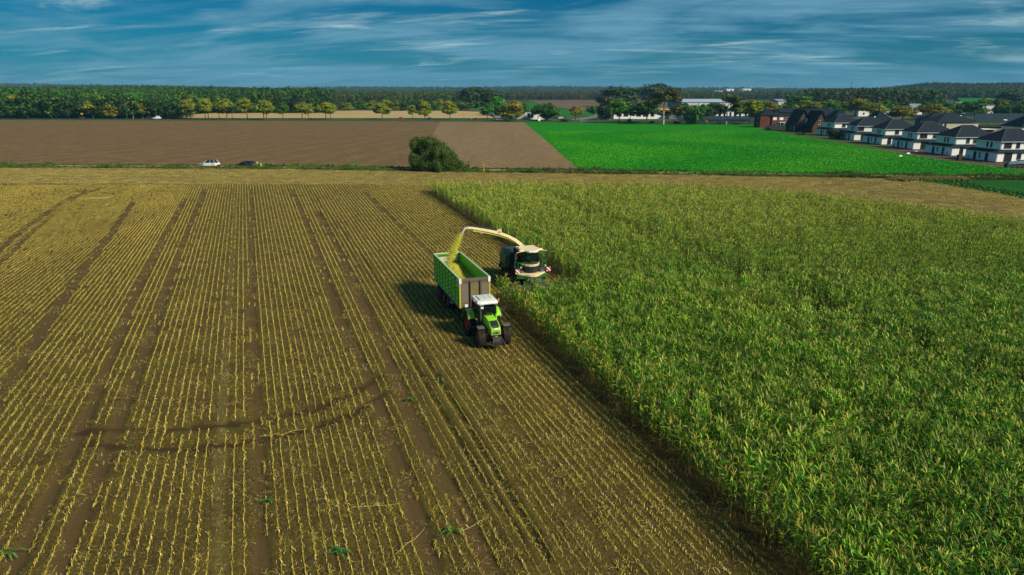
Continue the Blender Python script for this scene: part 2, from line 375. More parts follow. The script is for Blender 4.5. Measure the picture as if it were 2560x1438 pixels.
# ------------------------------------------------------------------ terrain and fields
def grid_mesh(name, xs, ys, zf, mat, kind='structure', attrs=None, xf=None):
    XX, YY = np.meshgrid(xs, ys); 
    if xf is not None: XX = xf(XX, YY)
    ZZ = zf(XX, YY); nx, ny = len(xs), len(ys)
    co = np.stack([XX, YY, ZZ], -1).reshape(-1, 3).astype(np.float32)
    i = (np.arange(ny-1)[:, None]*nx+np.arange(nx-1)[None, :]).ravel(); q = np.stack([i, i+1, i+nx+1, i+nx], 1).astype(np.int32)
    me = bpy.data.meshes.new(name); me.vertices.add(len(co)); me.vertices.foreach_set('co', co.ravel())
    me.loops.add(q.size); me.loops.foreach_set('vertex_index', q.ravel()); me.polygons.add(len(q)); me.polygons.foreach_set('loop_start', np.arange(0, q.size, 4, dtype=np.int32)); 
    me.update(calc_edges=True); me.validate(); me.materials.append(mat); me.polygons.foreach_set('use_smooth', [True]*len(me.polygons))
    for k, v in (attrs or {}).items():
        a = me.attributes.new(k, 'FLOAT', 'POINT'); a.data.foreach_set('value', v.astype(np.float32).ravel())
    o = bpy.data.objects.new(name, me); COL.objects.link(o)
    if kind: o['kind'] = kind
    return o
GROUND = fieldmat('open_land', (.030, .055, .010), (.050, .075, .016), (.06, .055, .02), .05, fine=.8)
ys = np.concatenate([np.arange(-60, 560, 40), np.arange(560, 2600, 60), np.arange(2600, 9001, 200)]); xs = np.concatenate([np.arange(-7500, -2000, 250), np.arange(-2000, 2000, 50), np.arange(2000, 7501, 250)])
grid_mesh('ground', xs, ys, lambda X, Y: gz(X, Y)-.06-.35*((np.abs(X) < 110) & (Y < 130)), GROUND)

def sheet(name, px, mat, z=.0, ground=False, label=None, sub=0):
    P = px if ground else [G(*p) for p in px]
    import bmesh
    bm = bmesh.new(); vs = [bm.verts.new((p[0], p[1], 0)) for p in P]; f = bm.faces.new(vs)
    if f.normal.z < 0: f.normal_flip()
    bmesh.ops.triangulate(bm, faces=bm.faces)
    if sub:
        for _ in range(sub): bmesh.ops.subdivide_edges(bm, edges=bm.edges, cuts=1, use_grid_fill=True)
    for v in bm.verts: v.co.z = float(gz(v.co.x, v.co.y))+z
    bm.normal_update()
    if sum(f.normal.z for f in bm.faces) < 0: bmesh.ops.reverse_faces(bm, faces=bm.faces)
    me = bpy.data.meshes.new(name); bm.to_mesh(me); bm.free(); me.materials.append(mat)
    o = bpy.data.objects.new(name, me); COL.objects.link(o); o['kind'] = 'structure'; return o

# the cut field: a fine grid that follows the rows, with the wheel ruts pressed into it
uu = np.arange(-90, 12.1, .135); yy = np.concatenate([np.arange(13, 70, .45), np.arange(70, 139.5, .9)])
UU, YY = np.meshgrid(uu, yy); XX = rowx(UU, YY)
bare, dust, dep = rutfield(XX.ravel(), YY.ravel()); darkf = rutfield.dark
P2 = np.stack([XX.ravel(), YY.ravel()], 1); fur = np.minimum(polyd(P2, FUR[0]), polyd(P2, FUR[1]))
chaff = np.zeros(len(P2))
for (cx, cy), sx, sy, rot, s in ((G(243, 495), 5.0, .9, .35, 1.0), (G(262, 492), 3.0, .6, .35, .6), (G(762, 655), 3.2, 2.6, 0, .42), (G(700, 640), 1.5, 1, 0, .25)):
    dx = P2[:, 0]-cx; dy = P2[:, 1]-cy; a = dx*math.cos(rot)+dy*math.sin(rot); b = -dx*math.sin(rot)+dy*math.cos(rot)
    chaff = np.maximum(chaff, s*np.exp(-(a/sx)**2-(b/sy)**2))
ridge = (.5+.5*np.cos(2*np.pi*(UU.ravel()/.50)))*.035
zz = ridge*(1-bare)-dep*.13-.16*np.exp(-(fur/.16)**2)+.09*np.exp(-((fur-.42)/.2)**2)+.04*np.sin(P2[:, 0]*.35)*np.sin(P2[:, 1]*.11)
grid_mesh('stubble_field', uu, yy, lambda X, Y: zz.reshape(X.shape), SOIL, attrs={'bare': bare, 'damp': darkf, 'dust': dust, 'chaff': chaff}, xf=lambda U, Y: rowx(U, Y))
SOIL2 = fieldmat('maize_bed_soil', (.022, .017, .008), (.040, .030, .012), (.03, .022, .01), 2)
cx = np.linspace(-14, 84, 40)
sheet('maize_bed', [(8.2, 13), (84, 13), (96, 60)]+[(x, float(cornback(x))+.3) for x in (80, 66.6, 55.7, 46, 35.9, 20, 0, -12)]+[(float(rowx(12.0, 127)), 127), (float(rowx(11.9, 60)), 60), (float(rowx(11.9, 16)), 16)], SOIL2, -.02, True)
HEADSOIL = fieldmat('headland_soil', (.085, .062, .020), (.24, .178, .066), (.15, .108, .038), .7, (.25, 1, 1), .4, 6)
hx = np.linspace(EX[0], EX[-1], 60)
sheet('headland', [(x, float(headY(x))-.5 if x < 3 else min(float(headY(x)), float(cornback(min(x, 80))))-1.5 if x < 80 else float(edgeY(x))-40) for x in hx]+[(x, float(edgeY(x))) for x in hx[::-1]], HEADSOIL, -.012, True)

# beyond the field
PLOW = fieldmat('ploughed_soil', (.092, .058, .023), (.23, .150, .066), (.132, .084, .035), .40, (.30, 1, 1, .18), 1.0, .9, (R(8), .035, .45))
HARROW = fieldmat('harrowed_soil', (.22, .150, .074), (.30, .21, .108), (.165, .108, .052), .5, (1, .10, 1, -.1), .35, 1.2, (R(-24), .12, .75))
GREEN = fieldmat('young_green_crop', (.008, .165, .001), (.016, .23, .002), (.010, .19, .002), .30, None, .5, 3.0, (R(66), .22, .10))
sheet('ploughed_field', [(-1800, 290), (-1800, 416), (0, 413), (640, 416), (1030, 421), (1102, 303.5), (900, 302), (600, 301), (0, 298.5)], PLOW, 0)
sheet('harrowed_field', [(1102, 303.5), (1030, 421), (1280, 425), (1458, 428.2), (1308, 304.6)], HARROW, 0)
GB = [(1308, 304.6), (1458, 428.2), (1640, 431), (2200, 438), (2560, 442), (2900, 452), (2720, 440), (2560, 426), (2480, 417), (2400, 409), (2290, 391), (2200, 376), (2110, 361), (2040, 350), (1975, 337), (1905, 322), (1905, 313)]
sheet('green_field', GB, GREEN, 0)
BEET = fieldmat('leafy_green_crop', (.010, .075, .008), (.022, .17, .012), (.006, .05, .006), 1.2, (1, .3, 1, .1), .8, 4, (R(80), .3, .6))
sheet('crop_strip', [(2285, 456), (2350, 452), (2560, 451), (2850, 462), (2850, 535), (2560, 494), (2400, 466)], BEET, .03)
TRACK = fieldmat('track_sand', (.30, .235, .14), (.42, .34, .20), (.2, .16, .08), .6, None, .3, 5)
def ribbon(name, line, w, mat, z):
    L = [Vector((*p, 0)) for p in line]; a = []; b = []
    for i, p in enumerate(L):
        d = (L[min(i+1, len(L)-1)]-L[max(i-1, 0)]).normalized(); nrm = Vector((-d.y, d.x, 0))
        a.append((p+nrm*w/2)[:2]); b.append((p-nrm*w/2)[:2])
    return sheet(name, a+b[::-1], mat, z, True)
TL = [G(*p) for p in ((-1800, 412), (0, 415.2), (640, 418), (1000, 423), (1280, 427.2), (1640, 431.6), (2200, 440.5), (2560, 445), (2900, 455))]
VERGE = fieldmat('verge_grass', (.035, .060, .010), (.075, .095, .020), (.09, .08, .03), .8, None, .6, 5)
ribbon('verge', TL, 9.5, VERGE, .012)
ribbon('farm_track', [(x, y+.6) for x, y in TL], 3.0, TRACK, .020)
RV = [G(*p) for p in ((-2200, 296.5), (0, 297.5), (900, 300), (1320, 302.5), (1900, 309), (2600, 318))]
ROADV = fieldmat('roadside_grass', (.020, .075, .012), (.035, .11, .016), (.05, .08, .02), .2, None, .4, 2)
ribbon('roadside_verge', RV, 34, ROADV, .012)
ASPH = fieldmat('asphalt', (.045, .047, .05), (.06, .062, .065), (.05, .05, .052), .5, None, .1, 20)
RL = [(x, y+2) for x, y in RV]
ribbon('road', RL, 6.5, ASPH, .03)
WHITE_LINE = paint('road_paint', (.7, .7, .68), .7, .3)
for dy in (-2.9, 2.9): ribbon('road_marking', [(x, y+dy) for x, y in RL], .18, WHITE_LINE, .036)
TAN = fieldmat('pale_stubble', (.36, .26, .11), (.50, .37, .17), (.42, .31, .14), .08, (.2, 1, 1), .3, 1, (R(2), .03, .25))
sheet('pale_field', [(330, 295.5), (470, 287), (600, 279.0), (800, 276.8), (1130, 276.8), (1205, 280), (1236, 295.6)], TAN, .02)
DARKS = fieldmat('dark_tilled_strip', (.07, .05, .035), (.1, .07, .05), (.08, .06, .04), .1)
sheet('tilled_strip', [(800, 276.8), (1130, 276.8), (1205, 280), (1215, 275.4), (1140, 274.6), (800, 275.6)], DARKS, .024)
LG = fieldmat('far_green_crop', (.006, .13, .004), (.012, .18, .006), (.008, .15, .005), .02, fine=.3)
sheet('far_green_field', [(1172, 270), (1220, 269), (1225, 274.8), (1174, 275.2)], LG, .02)
sheet('far_green_field', [(1270, 259), (1330, 257), (1400, 273), (1600, 279), (1610, 286), (1290, 294), (1250, 275)], LG, .016)
sheet('far_green_field', [(1630, 250.4), (2060, 251.5), (2100, 262), (1650, 262)], LG, .016)
sheet('far_green_field', [(2380, 247), (2500, 248), (2560, 268), (2420, 268)], LG, .016)
sheet('far_green_field', [(1040, 246), (1160, 245.6), (1170, 250), (1060, 251)], LG, .016)
FB = fieldmat('far_brown_field', (.13, .085, .055), (.17, .115, .075), (.11, .08, .05), .02, (1, .2, 1), .2, .3)
sheet('far_brown_field', [(1320, 252), (1400, 250.2), (1620, 249.6), (1630, 263), (1540, 277.5), (1440, 275.5), (1370, 266)], FB, .03)
sheet('far_brown_field', [(1560, 280), (1700, 268), (1690, 254), (1640, 252)], FB, .034)
YARD = fieldmat('village_ground', (.045, .075, .025), (.06, .10, .03), (.10, .095, .075), .05, fine=.7)
sheet('village_ground', [(1270, 299), (1560, 284), (1900, 281), (2900, 281), (2900, 318), (2300, 312), (1900, 306)], YARD, .01)
BR = fieldmat('bare_earth', (.085, .055, .04), (.14, .095, .07), (.06, .075, .02), .35, fine=2)
sheet('house_plots', [(1905, 322), (1975, 337), (2040, 350), (2110, 361), (2200, 376), (2290, 391), (2400, 409), (2480, 417), (2560, 426), (2720, 440), (2900, 440), (2900, 322), (2500, 314), (1990, 309), (1910, 309)], fieldmat('garden_ground', (.03, .085, .01), (.05, .11, .015), (.1, .085, .05), .08, fine=1.5), .012)
sheet('bare_plots', [(2205, 380), (2290, 391), (2400, 408.6), (2480, 416.6), (2560, 425.6), (2720, 439), (2900, 430), (2560, 398), (2400, 384), (2260, 368), (2180, 365)], BR, .02)
CONC = fieldmat('pale_paving', (.17, .17, .16), (.21, .21, .20), (.16, .16, .15), .2, fine=2)
sheet('side_road', [(1240, 300), (1262, 300), (1247, 289), (1236, 283), (1231, 283)], CONC, .05)
sheet('yard_road', [(1420, 300), (1500, 286), (1530, 286), (1460, 300)], CONC, .045)
sheet('yard_road', [(2435, 332), (2560, 330), (2560, 323), (2470, 322)], CONC, .045)
sheet('yard_road', [(2400, 285), (2560, 284), (2560, 281), (2420, 281)], CONC, .045)

# ------------------------------------------------------------------ maize plants
def jit(c, a=.18, r=random):
    k = 1+r.uniform(-a, a); return tuple(max(0, x*k*(1+r.uniform(-a*.4, a*.4))) for x in c)
def leafstrip(m, base, az, up, L, w, droop, seg, c0, c1, r, wind=(0, 0)):
    """a maize blade: rises, arches over and hangs"""
    p = Vector(base); el = up; vs = []; 
    for i in range(seg+1):
        t = i/seg; ww = w*(1-.15*(1-t))*(math.sin(math.pi*min(t*.9+.12, 1))**.6)*.5 if i < seg else .004
        d = Vector((math.cos(az)*math.cos(el), math.sin(az)*math.cos(el), math.sin(el)))
        sd = Vector((-math.sin(az), math.cos(az), 0)); sd = (sd+Vector((0, 0, .45*math.sin(az*3+t*2)))).normalized()
        vs += [p-sd*ww, p+sd*ww]
        p = p+d*(L/seg)+Vector((wind[0], wind[1], 0))*(t*L/seg); el -= droop/seg*(1+1.3*t)
    b = len(m.v); m.v.extend([tuple(v) for v in vs])
    for i in range(seg):
        t = i/(seg-1) if seg > 1 else 0; m.f.append((b+2*i, b+2*i+1, b+2*i+3, b+2*i+2)); m.m.append(0)
        m.c.append(tuple(c0[k]*(1-t)+c1[k]*t for k in range(3)))
GRN = [(.018, .105, .010), (.035, .16, .010), (.085, .27, .010), (.010, .060, .011), (.22, .46, .014)]
YEL = [(.55, .56, .04), (.64, .56, .06), (.36, .52, .03)]; DRY = [(.20, .14, .05), (.15, .105, .035), (.30, .23, .08)]
def maize(r, m, x, y, h, near=True, edge=False):
    az0 = r.uniform(0, 6.28); lean = (r.uniform(-.12, .12)-.06, r.uniform(-.12, .12))
    seg = 5 if near else 3
    n = 16 if near else 11; top = h*.80
    sc = jit((.10, .13, .02), .2, r)
    m['stalk'].col = sc
    m['stalk'].tube([(x, y, 0), (x+lean[0]*.5, y+lean[1]*.5, h*.5), (x+lean[0], y+lean[1], h*.86)], [.016, .013, .007], 4, False)
    for i in range(n):
        t = (i+1)/n; z = top*(.12+.88*t); px = x+lean[0]*z/h; py = y+lean[1]*z/h
        az = az0+math.pi*i+r.uniform(-.6, .6)
        low = t < .27
        if low and r.random() < (.45 if not edge else .25): continue
        if low: c0 = r.choice(DRY); c1 = r.choice(DRY)
        else:
            c0 = jit(r.choice(GRN), .2, r); q = r.random()
            c1 = jit(r.choice(YEL), .2, r) if q < .38 else (jit(r.choice(DRY), .2, r) if q < .40 else jit(r.choice(GRN), .2, r))
        L = h*(.22-.06*abs(t-.6))*r.uniform(.7, 1.3)
        leafstrip(m['leaves'], (px, py, z), az, r.uniform(.95, 1.5) if not low else r.uniform(-.3, .6), L, r.uniform(.040, .068), (r.uniform(.3, 1.6) if r.random() < .6 else r.uniform(1.6, 3.2)) if not low else 2.2, seg, c0, c1, r, (-.22, .05))
    # husk and ear
    if r.random() < .8:
        z = h*.42; a = az0+r.uniform(-1, 1); m['stalk'].col = jit(r.choice([(.30, .30, .08), (.40, .30, .12), (.16, .22, .04)]), .2, r)
        m['stalk'].tube([(x, y, z), (x+.05*math.cos(a), y+.05*math.sin(a), z+.10), (x+.08*math.cos(a), y+.08*math.sin(a), z+.24)], [.012, .028, .008], 4, False)
    # tassel
    m['tassel'].col = (1, 1, 1); tx, ty, tz = x+lean[0], y+lean[1], h*.84
    for k in range(5 if near else 3):
        a = r.uniform(0, 6.28); e = r.uniform(.5, 1.45) if k else 1.4; L = h*r.uniform(.10, .17); c = jit(r.choice([(.30, .29, .045), (.48, .42, .08), (.20, .20, .035), (.34, .36, .06)]), .2, r)
        d = Vector((math.cos(a)*math.cos(e), math.sin(a)*math.cos(e), math.sin(e))); s = Vector((-math.sin(a), math.cos(a), .3)).normalized()*.011
        p0 = Vector((tx, ty, tz)); p1 = p0+d*L*.6; p2 = p1+(d+Vector((-.2, 0, -.5))).normalized()*L*.5
        b = len(m['tassel'].v); m['tassel'].v.extend([tuple(q) for q in (p0-s, p0+s, p1+s*1.3, p1-s*1.3, p2+s*.3, p2-s*.3)])
        m['tassel'].f += [(b, b+1, b+2, b+3), (b+3, b+2, b+4, b+5)]; m['tassel'].m += [0, 0]; m['tassel'].c += [c, c]
def fresh(): return {k: MB() for k in ('stalk', 'leaves', 'tassel')}
def joined(d, name, mat):
    J = MB(); J.col = (1, 1, 1)
    for k in d.values():
        b = len(J.v); J.v += k.v; J.f += [tuple(b+i for i in f) for f in k.f]; J.m += k.m; J.c += k.c
    return J.mesh(name, mat)
MZ_SEG = []
for s in range(14):
    r = random.Random(100+s); d = fresh()
    for k in range(5): maize(r, d, r.uniform(-.04, .04), -.42+k*.21+r.uniform(-.05, .05), r.uniform(2.1, 2.65), s < 8)
    MZ_SEG.append(joined(d, 'maize_clump', LEAF_INST))
MZ_ONE = []
for s in range(7):
    r = random.Random(300+s); d = fresh(); maize(r, d, 0, 0, r.uniform(2.45, 2.8), True, True)
    for k in d.values():
        if k.col is None: k.col = (1, 1, 1)
    MZ_ONE.append((d['stalk'].mesh('maize_stalk', LEAF_OBJ), d['leaves'].mesh('maize_leaves', LEAF_OBJ), d['tassel'].mesh('maize_tassel', LEAF_OBJ)))

def maize_points():
    us = np.concatenate([[.35, .88], np.arange(1.55, 130, .75)]); L = []
    for u in us:
        Y = np.arange(16.5, 130, 1.06)+rng.uniform(0, 1); X = rowx(u, Y)
        ok = in_corn(X, Y, np.full_like(Y, u)) & in_view(X, Y, 11)
        L.append(np.stack([X[ok], Y[ok], np.full(ok.sum(), u)], 1))
    return np.concatenate(L)
MP = maize_points()
TRAM = [[G(px+dx, py, 2.3) for px, py in ((1349, 468), (1648, 580), (2022, 720), (2560, 925))] for dx in (0,)]
_t = polyd(MP[:, :2], TRAM[0]); _t2 = np.abs(_t-1.9)
MP = MP[~((_t < .72) | ((_t2 < .28) & (MP[:, 0] > 0) & (rng.random(len(MP)) < .75)))]
# 300 plants that show largest: the front rows beside the cut field
def one_points():
    C = []
    for u in np.arange(.35, 5, .53):
        Y = np.arange(22, 60, .265); X = rowx(u, Y); C.append(np.stack([X, Y, np.full_like(Y, u)], 1))
    return np.concatenate(C)
NEARY = 34.5
single_row_u = (.35, .88)
S = []
for u in single_row_u:
    Y = np.arange(20.5, 20.5+.265*150, .265)[:150]+rng.uniform(-.05, .05, 150); S.append(np.stack([rowx(u, Y)+rng.uniform(-.06, .06, 150), Y], 1))
S = np.concatenate(S); SY = 20.5+.265*150
keep = ~((np.abs(MP[:, 2]-.35) < .1) & (MP[:, 1] < SY+.3) & (MP[:, 1] > 20.2)) & ~((np.abs(MP[:, 2]-.88) < .1) & (MP[:, 1] < SY+.3) & (MP[:, 1] > 20.2))
MP = MP[keep]; N = len(MP)
hv = .5+.5*np.sin(MP[:, 0]*.21+np.sin(MP[:, 1]*.13)*1.5)*np.cos(MP[:, 1]*.17+MP[:, 0]*.05)       # patches of taller and riper maize
ang = np.arctan(-tanp(MP[:, 2]))
edgeh = np.clip((MP[:, 2]-.1)/1.2, 0, 1)
sc = (.82+.30*rng.random(N)+.08*hv)
rot = np.stack([rng.normal(0, .05, N), rng.normal(0, .05, N)-.03, ang+np.where(rng.random(N) < .5, math.pi, 0)+rng.normal(0, .08, N)], 1)
gr = rng.random(N); rip = np.clip(hv*.35+sstep(45, 110, MP[:, 1])*.95-.12, 0, 1)*.85+.2*rng.random(N)
tc = np.stack([(.68+1.05*rip+.25*gr), 1.02+.52*rip+.1*gr, .8+1.2*rip], 1)*(.62+.66*rng.random(N))[:, None]
far = MP[:, 1] > 62
idx = np.where(far, rng.integers(8, 14, N), rng.integers(0, 8, N))
o = scatter('standing_maize', np.stack([MP[:, 0]+rng.normal(0, .04, N), MP[:, 1], np.zeros(N)-.02], 1), rot, sc, idx, MZ_SEG, tc)
tag(o, 'standing green maize crop beside the cut stubble', 'maize crop', None, 'stuff')
print('maize clumps', N)
for i, (x, y) in enumerate(S):
    st, lv, ts = MZ_ONE[i % 7]; h = random.uniform(.86, 1.06)
    p = bpy.data.objects.new('maize_plant', st); COL.objects.link(p); p.location = (x, y, -.01); p.rotation_euler = (random.gauss(0, .02), random.gauss(0, .02), random.uniform(0, 6.28)); p.scale = (h, h, h)
    g = random.uniform(.8, 1.15); cl = (g*random.uniform(.9, 1.35), g, g, 1)
    p.color = cl
    tag(p, 'green maize plant at the cut edge of the standing crop, nearest the camera', 'maize plant', 'maize plants along the cut edge of the crop')
    for nm, me in (('foliage', lv), ('tassel', ts)):
        c = bpy.data.objects.new(nm, me); COL.objects.link(c); c.parent = p; c.color = cl

# ------------------------------------------------------------------ stubble
t_ = NT('straw'); STRAW = t_.fin(t_.mix(1.0, t_.attr('col'), t_.attr('tc', 'INSTANCER'), 'MULTIPLY'), .9, .05)
def stalkcol(r): return jit(r.choice([(.50, .37, .05), (.60, .47, .08), (.36, .27, .035), (.39, .35, .04), (.70, .59, .20)]), .15, r)
def stub_seg(r, flat, name):
    m = MB(); m.col = (1, 1, 1)
    y = -.5
    while y < .5:
        y += r.uniform(.07, .14)
        if r.random() < .06: continue
        h = r.uniform(.10, .20); x = r.gauss(0, .012); a = r.uniform(0, 6.28); ln = r.uniform(0, .14) if not flat else r.uniform(.6, 1.35)
        if flat: a = r.gauss(.6, .5)
        d = Vector((math.cos(a)*math.sin(ln), math.sin(a)*math.sin(ln), math.cos(ln))); w = r.uniform(.010, .015); m.col = stalkcol(r)
        p0 = Vector((x, y, -.03)); p1 = p0+d*h; m.tube([p0, p1], [w*1.15, w*.9], 4, False)
        m.col = jit((.74, .60, .28), .1, r); m.add([p1+Vector((w*math.cos(k*1.57+.78), w*math.sin(k*1.57+.78), 0)) for k in range(4)], [(0, 1, 2, 3)])
        if r.random() < .28:      # a torn leaf sheath
            m.col = stalkcol(r); b = r.uniform(0, 6.28); L = r.uniform(.08, .22)
            q = p0+d*h*r.uniform(.2, .8); e = q+Vector((math.cos(b)*L*.8, math.sin(b)*L*.8, -q.z+.02)); s = Vector((-math.sin(b), math.cos(b), 0))*.018; md = (q+e)/2+Vector((0, 0, .07))
            m.add([q-s, q+s, md+s, md-s, e+s*.4, e-s*.4], [(0, 1, 2, 3), (3, 2, 4, 5)])
    return m.mesh(name, STRAW)
def litter(r, n, name, green=.05):
    m = MB(); m.col = (1, 1, 1)
    for _ in range(n):
        x, y = r.uniform(-.6, .6), r.uniform(-.6, .6); a = r.gauss(.5, .8); L = r.uniform(.05, .22)*(1.6 if r.random() < .1 else 1); w = r.uniform(.006, .014)
        m.col = stalkcol(r) if r.random() > green else jit((.05, .16, .015), .3, r)
        if r.random() < .25: m.col = jit((.52, .44, .24), .15, r); L *= .5; w *= 1.2
        d = Vector((math.cos(a), math.sin(a), 0))*L/2; s = Vector((-math.sin(a), math.cos(a), 0))*w; c = Vector((x, y, .02+r.uniform(0, .04))); t = Vector((0, 0, r.uniform(-.03, .06)))
        m.add([c-d-s-t, c-d+s-t, c+s*.7+Vector((0, 0, .02)), c-s*.7+Vector((0, 0, .02)), c+d+s*.5+t, c+d-s*.5+t], [(0, 1, 2, 3), (3, 2, 4, 5)])
    return m.mesh(name, STRAW)
SG = [stub_seg(random.Random(400+i), False, 'stubble_row') for i in range(9)]+[stub_seg(random.Random(450+i), True, 'flattened_stubble') for i in range(4)]
LT = [litter(random.Random(500+i), 48, 'straw_litter') for i in range(6)]
MS = []
for u in np.arange(-89.3, 12, .50):
    Y = np.arange(17, 139, 1.02)+rng.uniform(0, 1.0); X = rowx(u, Y); ok = in_view(X, Y, 4) & ~in_corn(X, Y, np.full_like(Y, u)) & (Y < headY(X)+rng.normal(0, 1.0)) & (Y < 139)
    MS.append(np.stack([X[ok], Y[ok], np.full(ok.sum(), u)], 1))
MS = np.concatenate(MS); b_, du_, dp_ = rutfield(MS[:, 0], MS[:, 1]); cr = np.zeros(len(MS))
for pts, w, s in CG: cr = np.maximum(cr, 1-sstep(w*.9, w*1.6, polyd(MS[:, :2], pts)))
# clear lanes where a machine has driven on the stubble
bad = .5+.5*np.sin(MS[:, 2]*1.9+2*np.sin(MS[:, 1]*.06)); N = len(MS)
ok = ~((b_ > .38) & (rng.random(N) < .95)) & (rng.random(N) > .025) & ~((du_ > .4) & (rng.random(N) < .6))
flat = ((b_ > .12) | (cr > .1) | (rng.random(N) < .05+.16*(bad > .8)))
MS, flat, cr = MS[ok], flat[ok], cr[ok]; N = len(MS)
idx = np.where(flat, rng.integers(9, 13, N), rng.integers(0, 9, N))
ang = np.arctan(-tanp(MS[:, 2])); rot = np.stack([rng.normal(0, .05, N), rng.normal(0, .05, N), ang+np.where((rng.random(N) < .5) & ~flat, math.pi, 0)], 1)
vt = rng.random(N); patch = .5+.5*np.sin(MS[:, 2]*.23+1)*np.sin(MS[:, 1]*.05+MS[:, 2]*.02)
tc = (np.stack([.82+.25*patch, .85+.18*patch, .8+.25*patch], 1)*(.80+.35*vt)[:, None])
sc = np.stack([1+0*vt, 1.02+0*vt, .8+.45*rng.random(N)], 1)
o = scatter('maize_stubble', np.stack([MS[:, 0]+rng.normal(0, .008, N), MS[:, 1], np.zeros(N)+.02], 1), rot, sc, idx, SG, tc)
tag(o, 'rows of yellow cut maize stubble', 'stubble', None, 'stuff'); print('stubble', N)
# loose straw between the rows
A = []
for y0 in np.arange(17, 139, 1.25):
    X = np.arange(-y0*.78-4, rowx(12, y0), 1.25)+rng.uniform(0, 1.2); A.append(np.stack([X, np.full_like(X, y0)+rng.uniform(-.5, .5, len(X))], 1))
A = np.concatenate(A); u = u_of(A[:, 0], A[:, 1]); ok = ~in_corn(A[:, 0], A[:, 1], u) & (A[:, 1] < 139)
b_, du_, dp_ = rutfield(A[:, 0], A[:, 1]); ok &= ~((b_ > .6) & (rng.random(len(A)) < .75)); A = A[ok]; N = len(A)
o = scatter('straw_litter', np.stack([A[:, 0], A[:, 1], np.zeros(N)+.015], 1), np.stack([0*A[:, 0], 0*A[:, 0], rng.uniform(-.5, .5, N)-.2], 1), .8+.5*rng.random(N), rng.integers(0, 6, N), LT, np.ones((N, 3))*(.6+.5*rng.random(N))[:, None])
tag(o, 'loose chopped straw between the stubble rows', 'straw', None, 'stuff')
# headland: rows that follow the far edge of the field
HS = []
for k in np.arange(0, 62):
    X = np.arange(-140, 112, 1.02)+rng.uniform(0, 1); Y = edgeY(X)-1.0-k*.60
    low = np.where(X < -13.5, headY(X), np.where(X < 80, cornback(X)+1.2, 60)); ok = (Y > low) & in_view(X, Y, 4)
    HS.append(np.stack([X[ok], Y[ok], np.full(ok.sum(), k)], 1))
HS = np.concatenate(HS); N = len(HS); rutk = np.isin(HS[:, 2].astype(int) % 23, (6, 7, 15))
ok = ~(rutk & (rng.random(N) < .8)) & (rng.random(N) > .10); HS = HS[ok]; N = len(HS)
sl = np.interp(HS[:, 0], EX, np.gradient(EY, EX))
o = scatter('headland_stubble', np.stack([HS[:, 0], HS[:, 1], np.zeros(N)], 1), np.stack([rng.normal(0, .06, N), rng.normal(0, .06, N), math.pi/2+np.arctan(sl)], 1), np.stack([np.ones(N)*1.2, np.ones(N), .75+.5*rng.random(N)], 1), rng.integers(0, 13, N), SG, np.array([[.85, .88, 1.15]])*(.68+.38*rng.random(N))[:, None])
tag(o, 'trampled stubble on the headland behind the maize', 'stubble', None, 'stuff')
A = np.stack([rng.uniform(-140, 112, 16000), rng.uniform(60, 175, 16000)], 1); low = np.where(A[:, 0] < -13.5, headY(A[:, 0]), cornback(A[:, 0])+1.2)
A = A[(A[:, 1] < edgeY(A[:, 0])-.8) & (A[:, 1] > low) & in_view(A[:, 0], A[:, 1], 4)]; N = len(A)
tag(scatter('headland_straw', np.stack([A[:, 0], A[:, 1], np.zeros(N)], 1), np.stack([0*A[:, 0], 0*A[:, 0], rng.uniform(-1.5, 1.5, N)], 1), 1.0+.8*rng.random(N), rng.integers(0, 6, N), LT, np.ones((N, 3))*(.7+.5*rng.random(N))[:, None]), 'loose straw strewn over the headland', 'straw', None, 'stuff')

# ------------------------------------------------------------------ grass on the verge
def tuft(r, n, h, name, cols, spread=.3):
    m = MB(); m.col = (1, 1, 1)
    for _ in range(n):
        a = r.uniform(0, 6.28); rr = spread*math.sqrt(r.random()); x, y = rr*math.cos(a), rr*math.sin(a); hh = h*r.uniform(.5, 1.1); b = r.uniform(0, 6.28); l = r.uniform(.1, .5)*hh; s = Vector((-math.sin(b), math.cos(b), 0))*r.uniform(.015, .04); c = jit(r.choice(cols), .25, r)
        m.col = c; p1 = Vector((x+math.cos(b)*l*.4, y+math.sin(b)*l*.4, hh*.6)); p2 = Vector((x+math.cos(b)*l, y+math.sin(b)*l, hh))
        m.add([Vector((x, y, -.03))-s, Vector((x, y, -.03))+s, p1+s, p1-s, p2+s*.2, p2-s*.2], [(0, 1, 2, 3), (3, 2, 4, 5)])
    return m.mesh(name, LEAF_INST)
GC = [(.05, .14, .012), (.08, .17, .02), (.12, .18, .03), (.035, .10, .015)]; DC = [(.25, .2, .07), (.18, .17, .05), (.07, .12, .02), (.34, .28, .10)]
TF = [tuft(random.Random(600+i), 42, .55, 'grass_tuft', GC) for i in range(4)]+[tuft(random.Random(620+i), 38, .6, 'dry_grass_tuft', DC) for i in range(3)]+[tuft(random.Random(640+i), 60, 1.0, 'tall_weed', GC+[(.05, .11, .02)], .45) for i in range(2)]
VX = rng.uniform(-170, 150, 15000); VB = np.interp(VX, [p[0] for p in TL], [p[1] for p in TL]); off = np.where(rng.random(15000) < .78, -rng.uniform(1.2, 4.2, 15000), rng.uniform(1.9, 4.0, 15000))
VY = VB+off; dens = .5+.5*np.sin(VX*.22+np.sin(VX*.07)*3)
gap = (np.abs(VX-G(745, 417)[0]) < 3.5) | (np.abs(VX-G(1690, 431)[0]) < 5)
ok = in_view(VX, VY, 6) & ~((off < 0) & gap & (rng.random(15000) < .85)); VX, VY, dens, off = VX[ok], VY[ok], dens[ok], off[ok]; N = len(VX)
q = rng.random(N); idx = np.where(q < .50*dens+.22, rng.integers(0, 4, N), np.where(q < .93, rng.integers(4, 7, N), rng.integers(7, 9, N)))
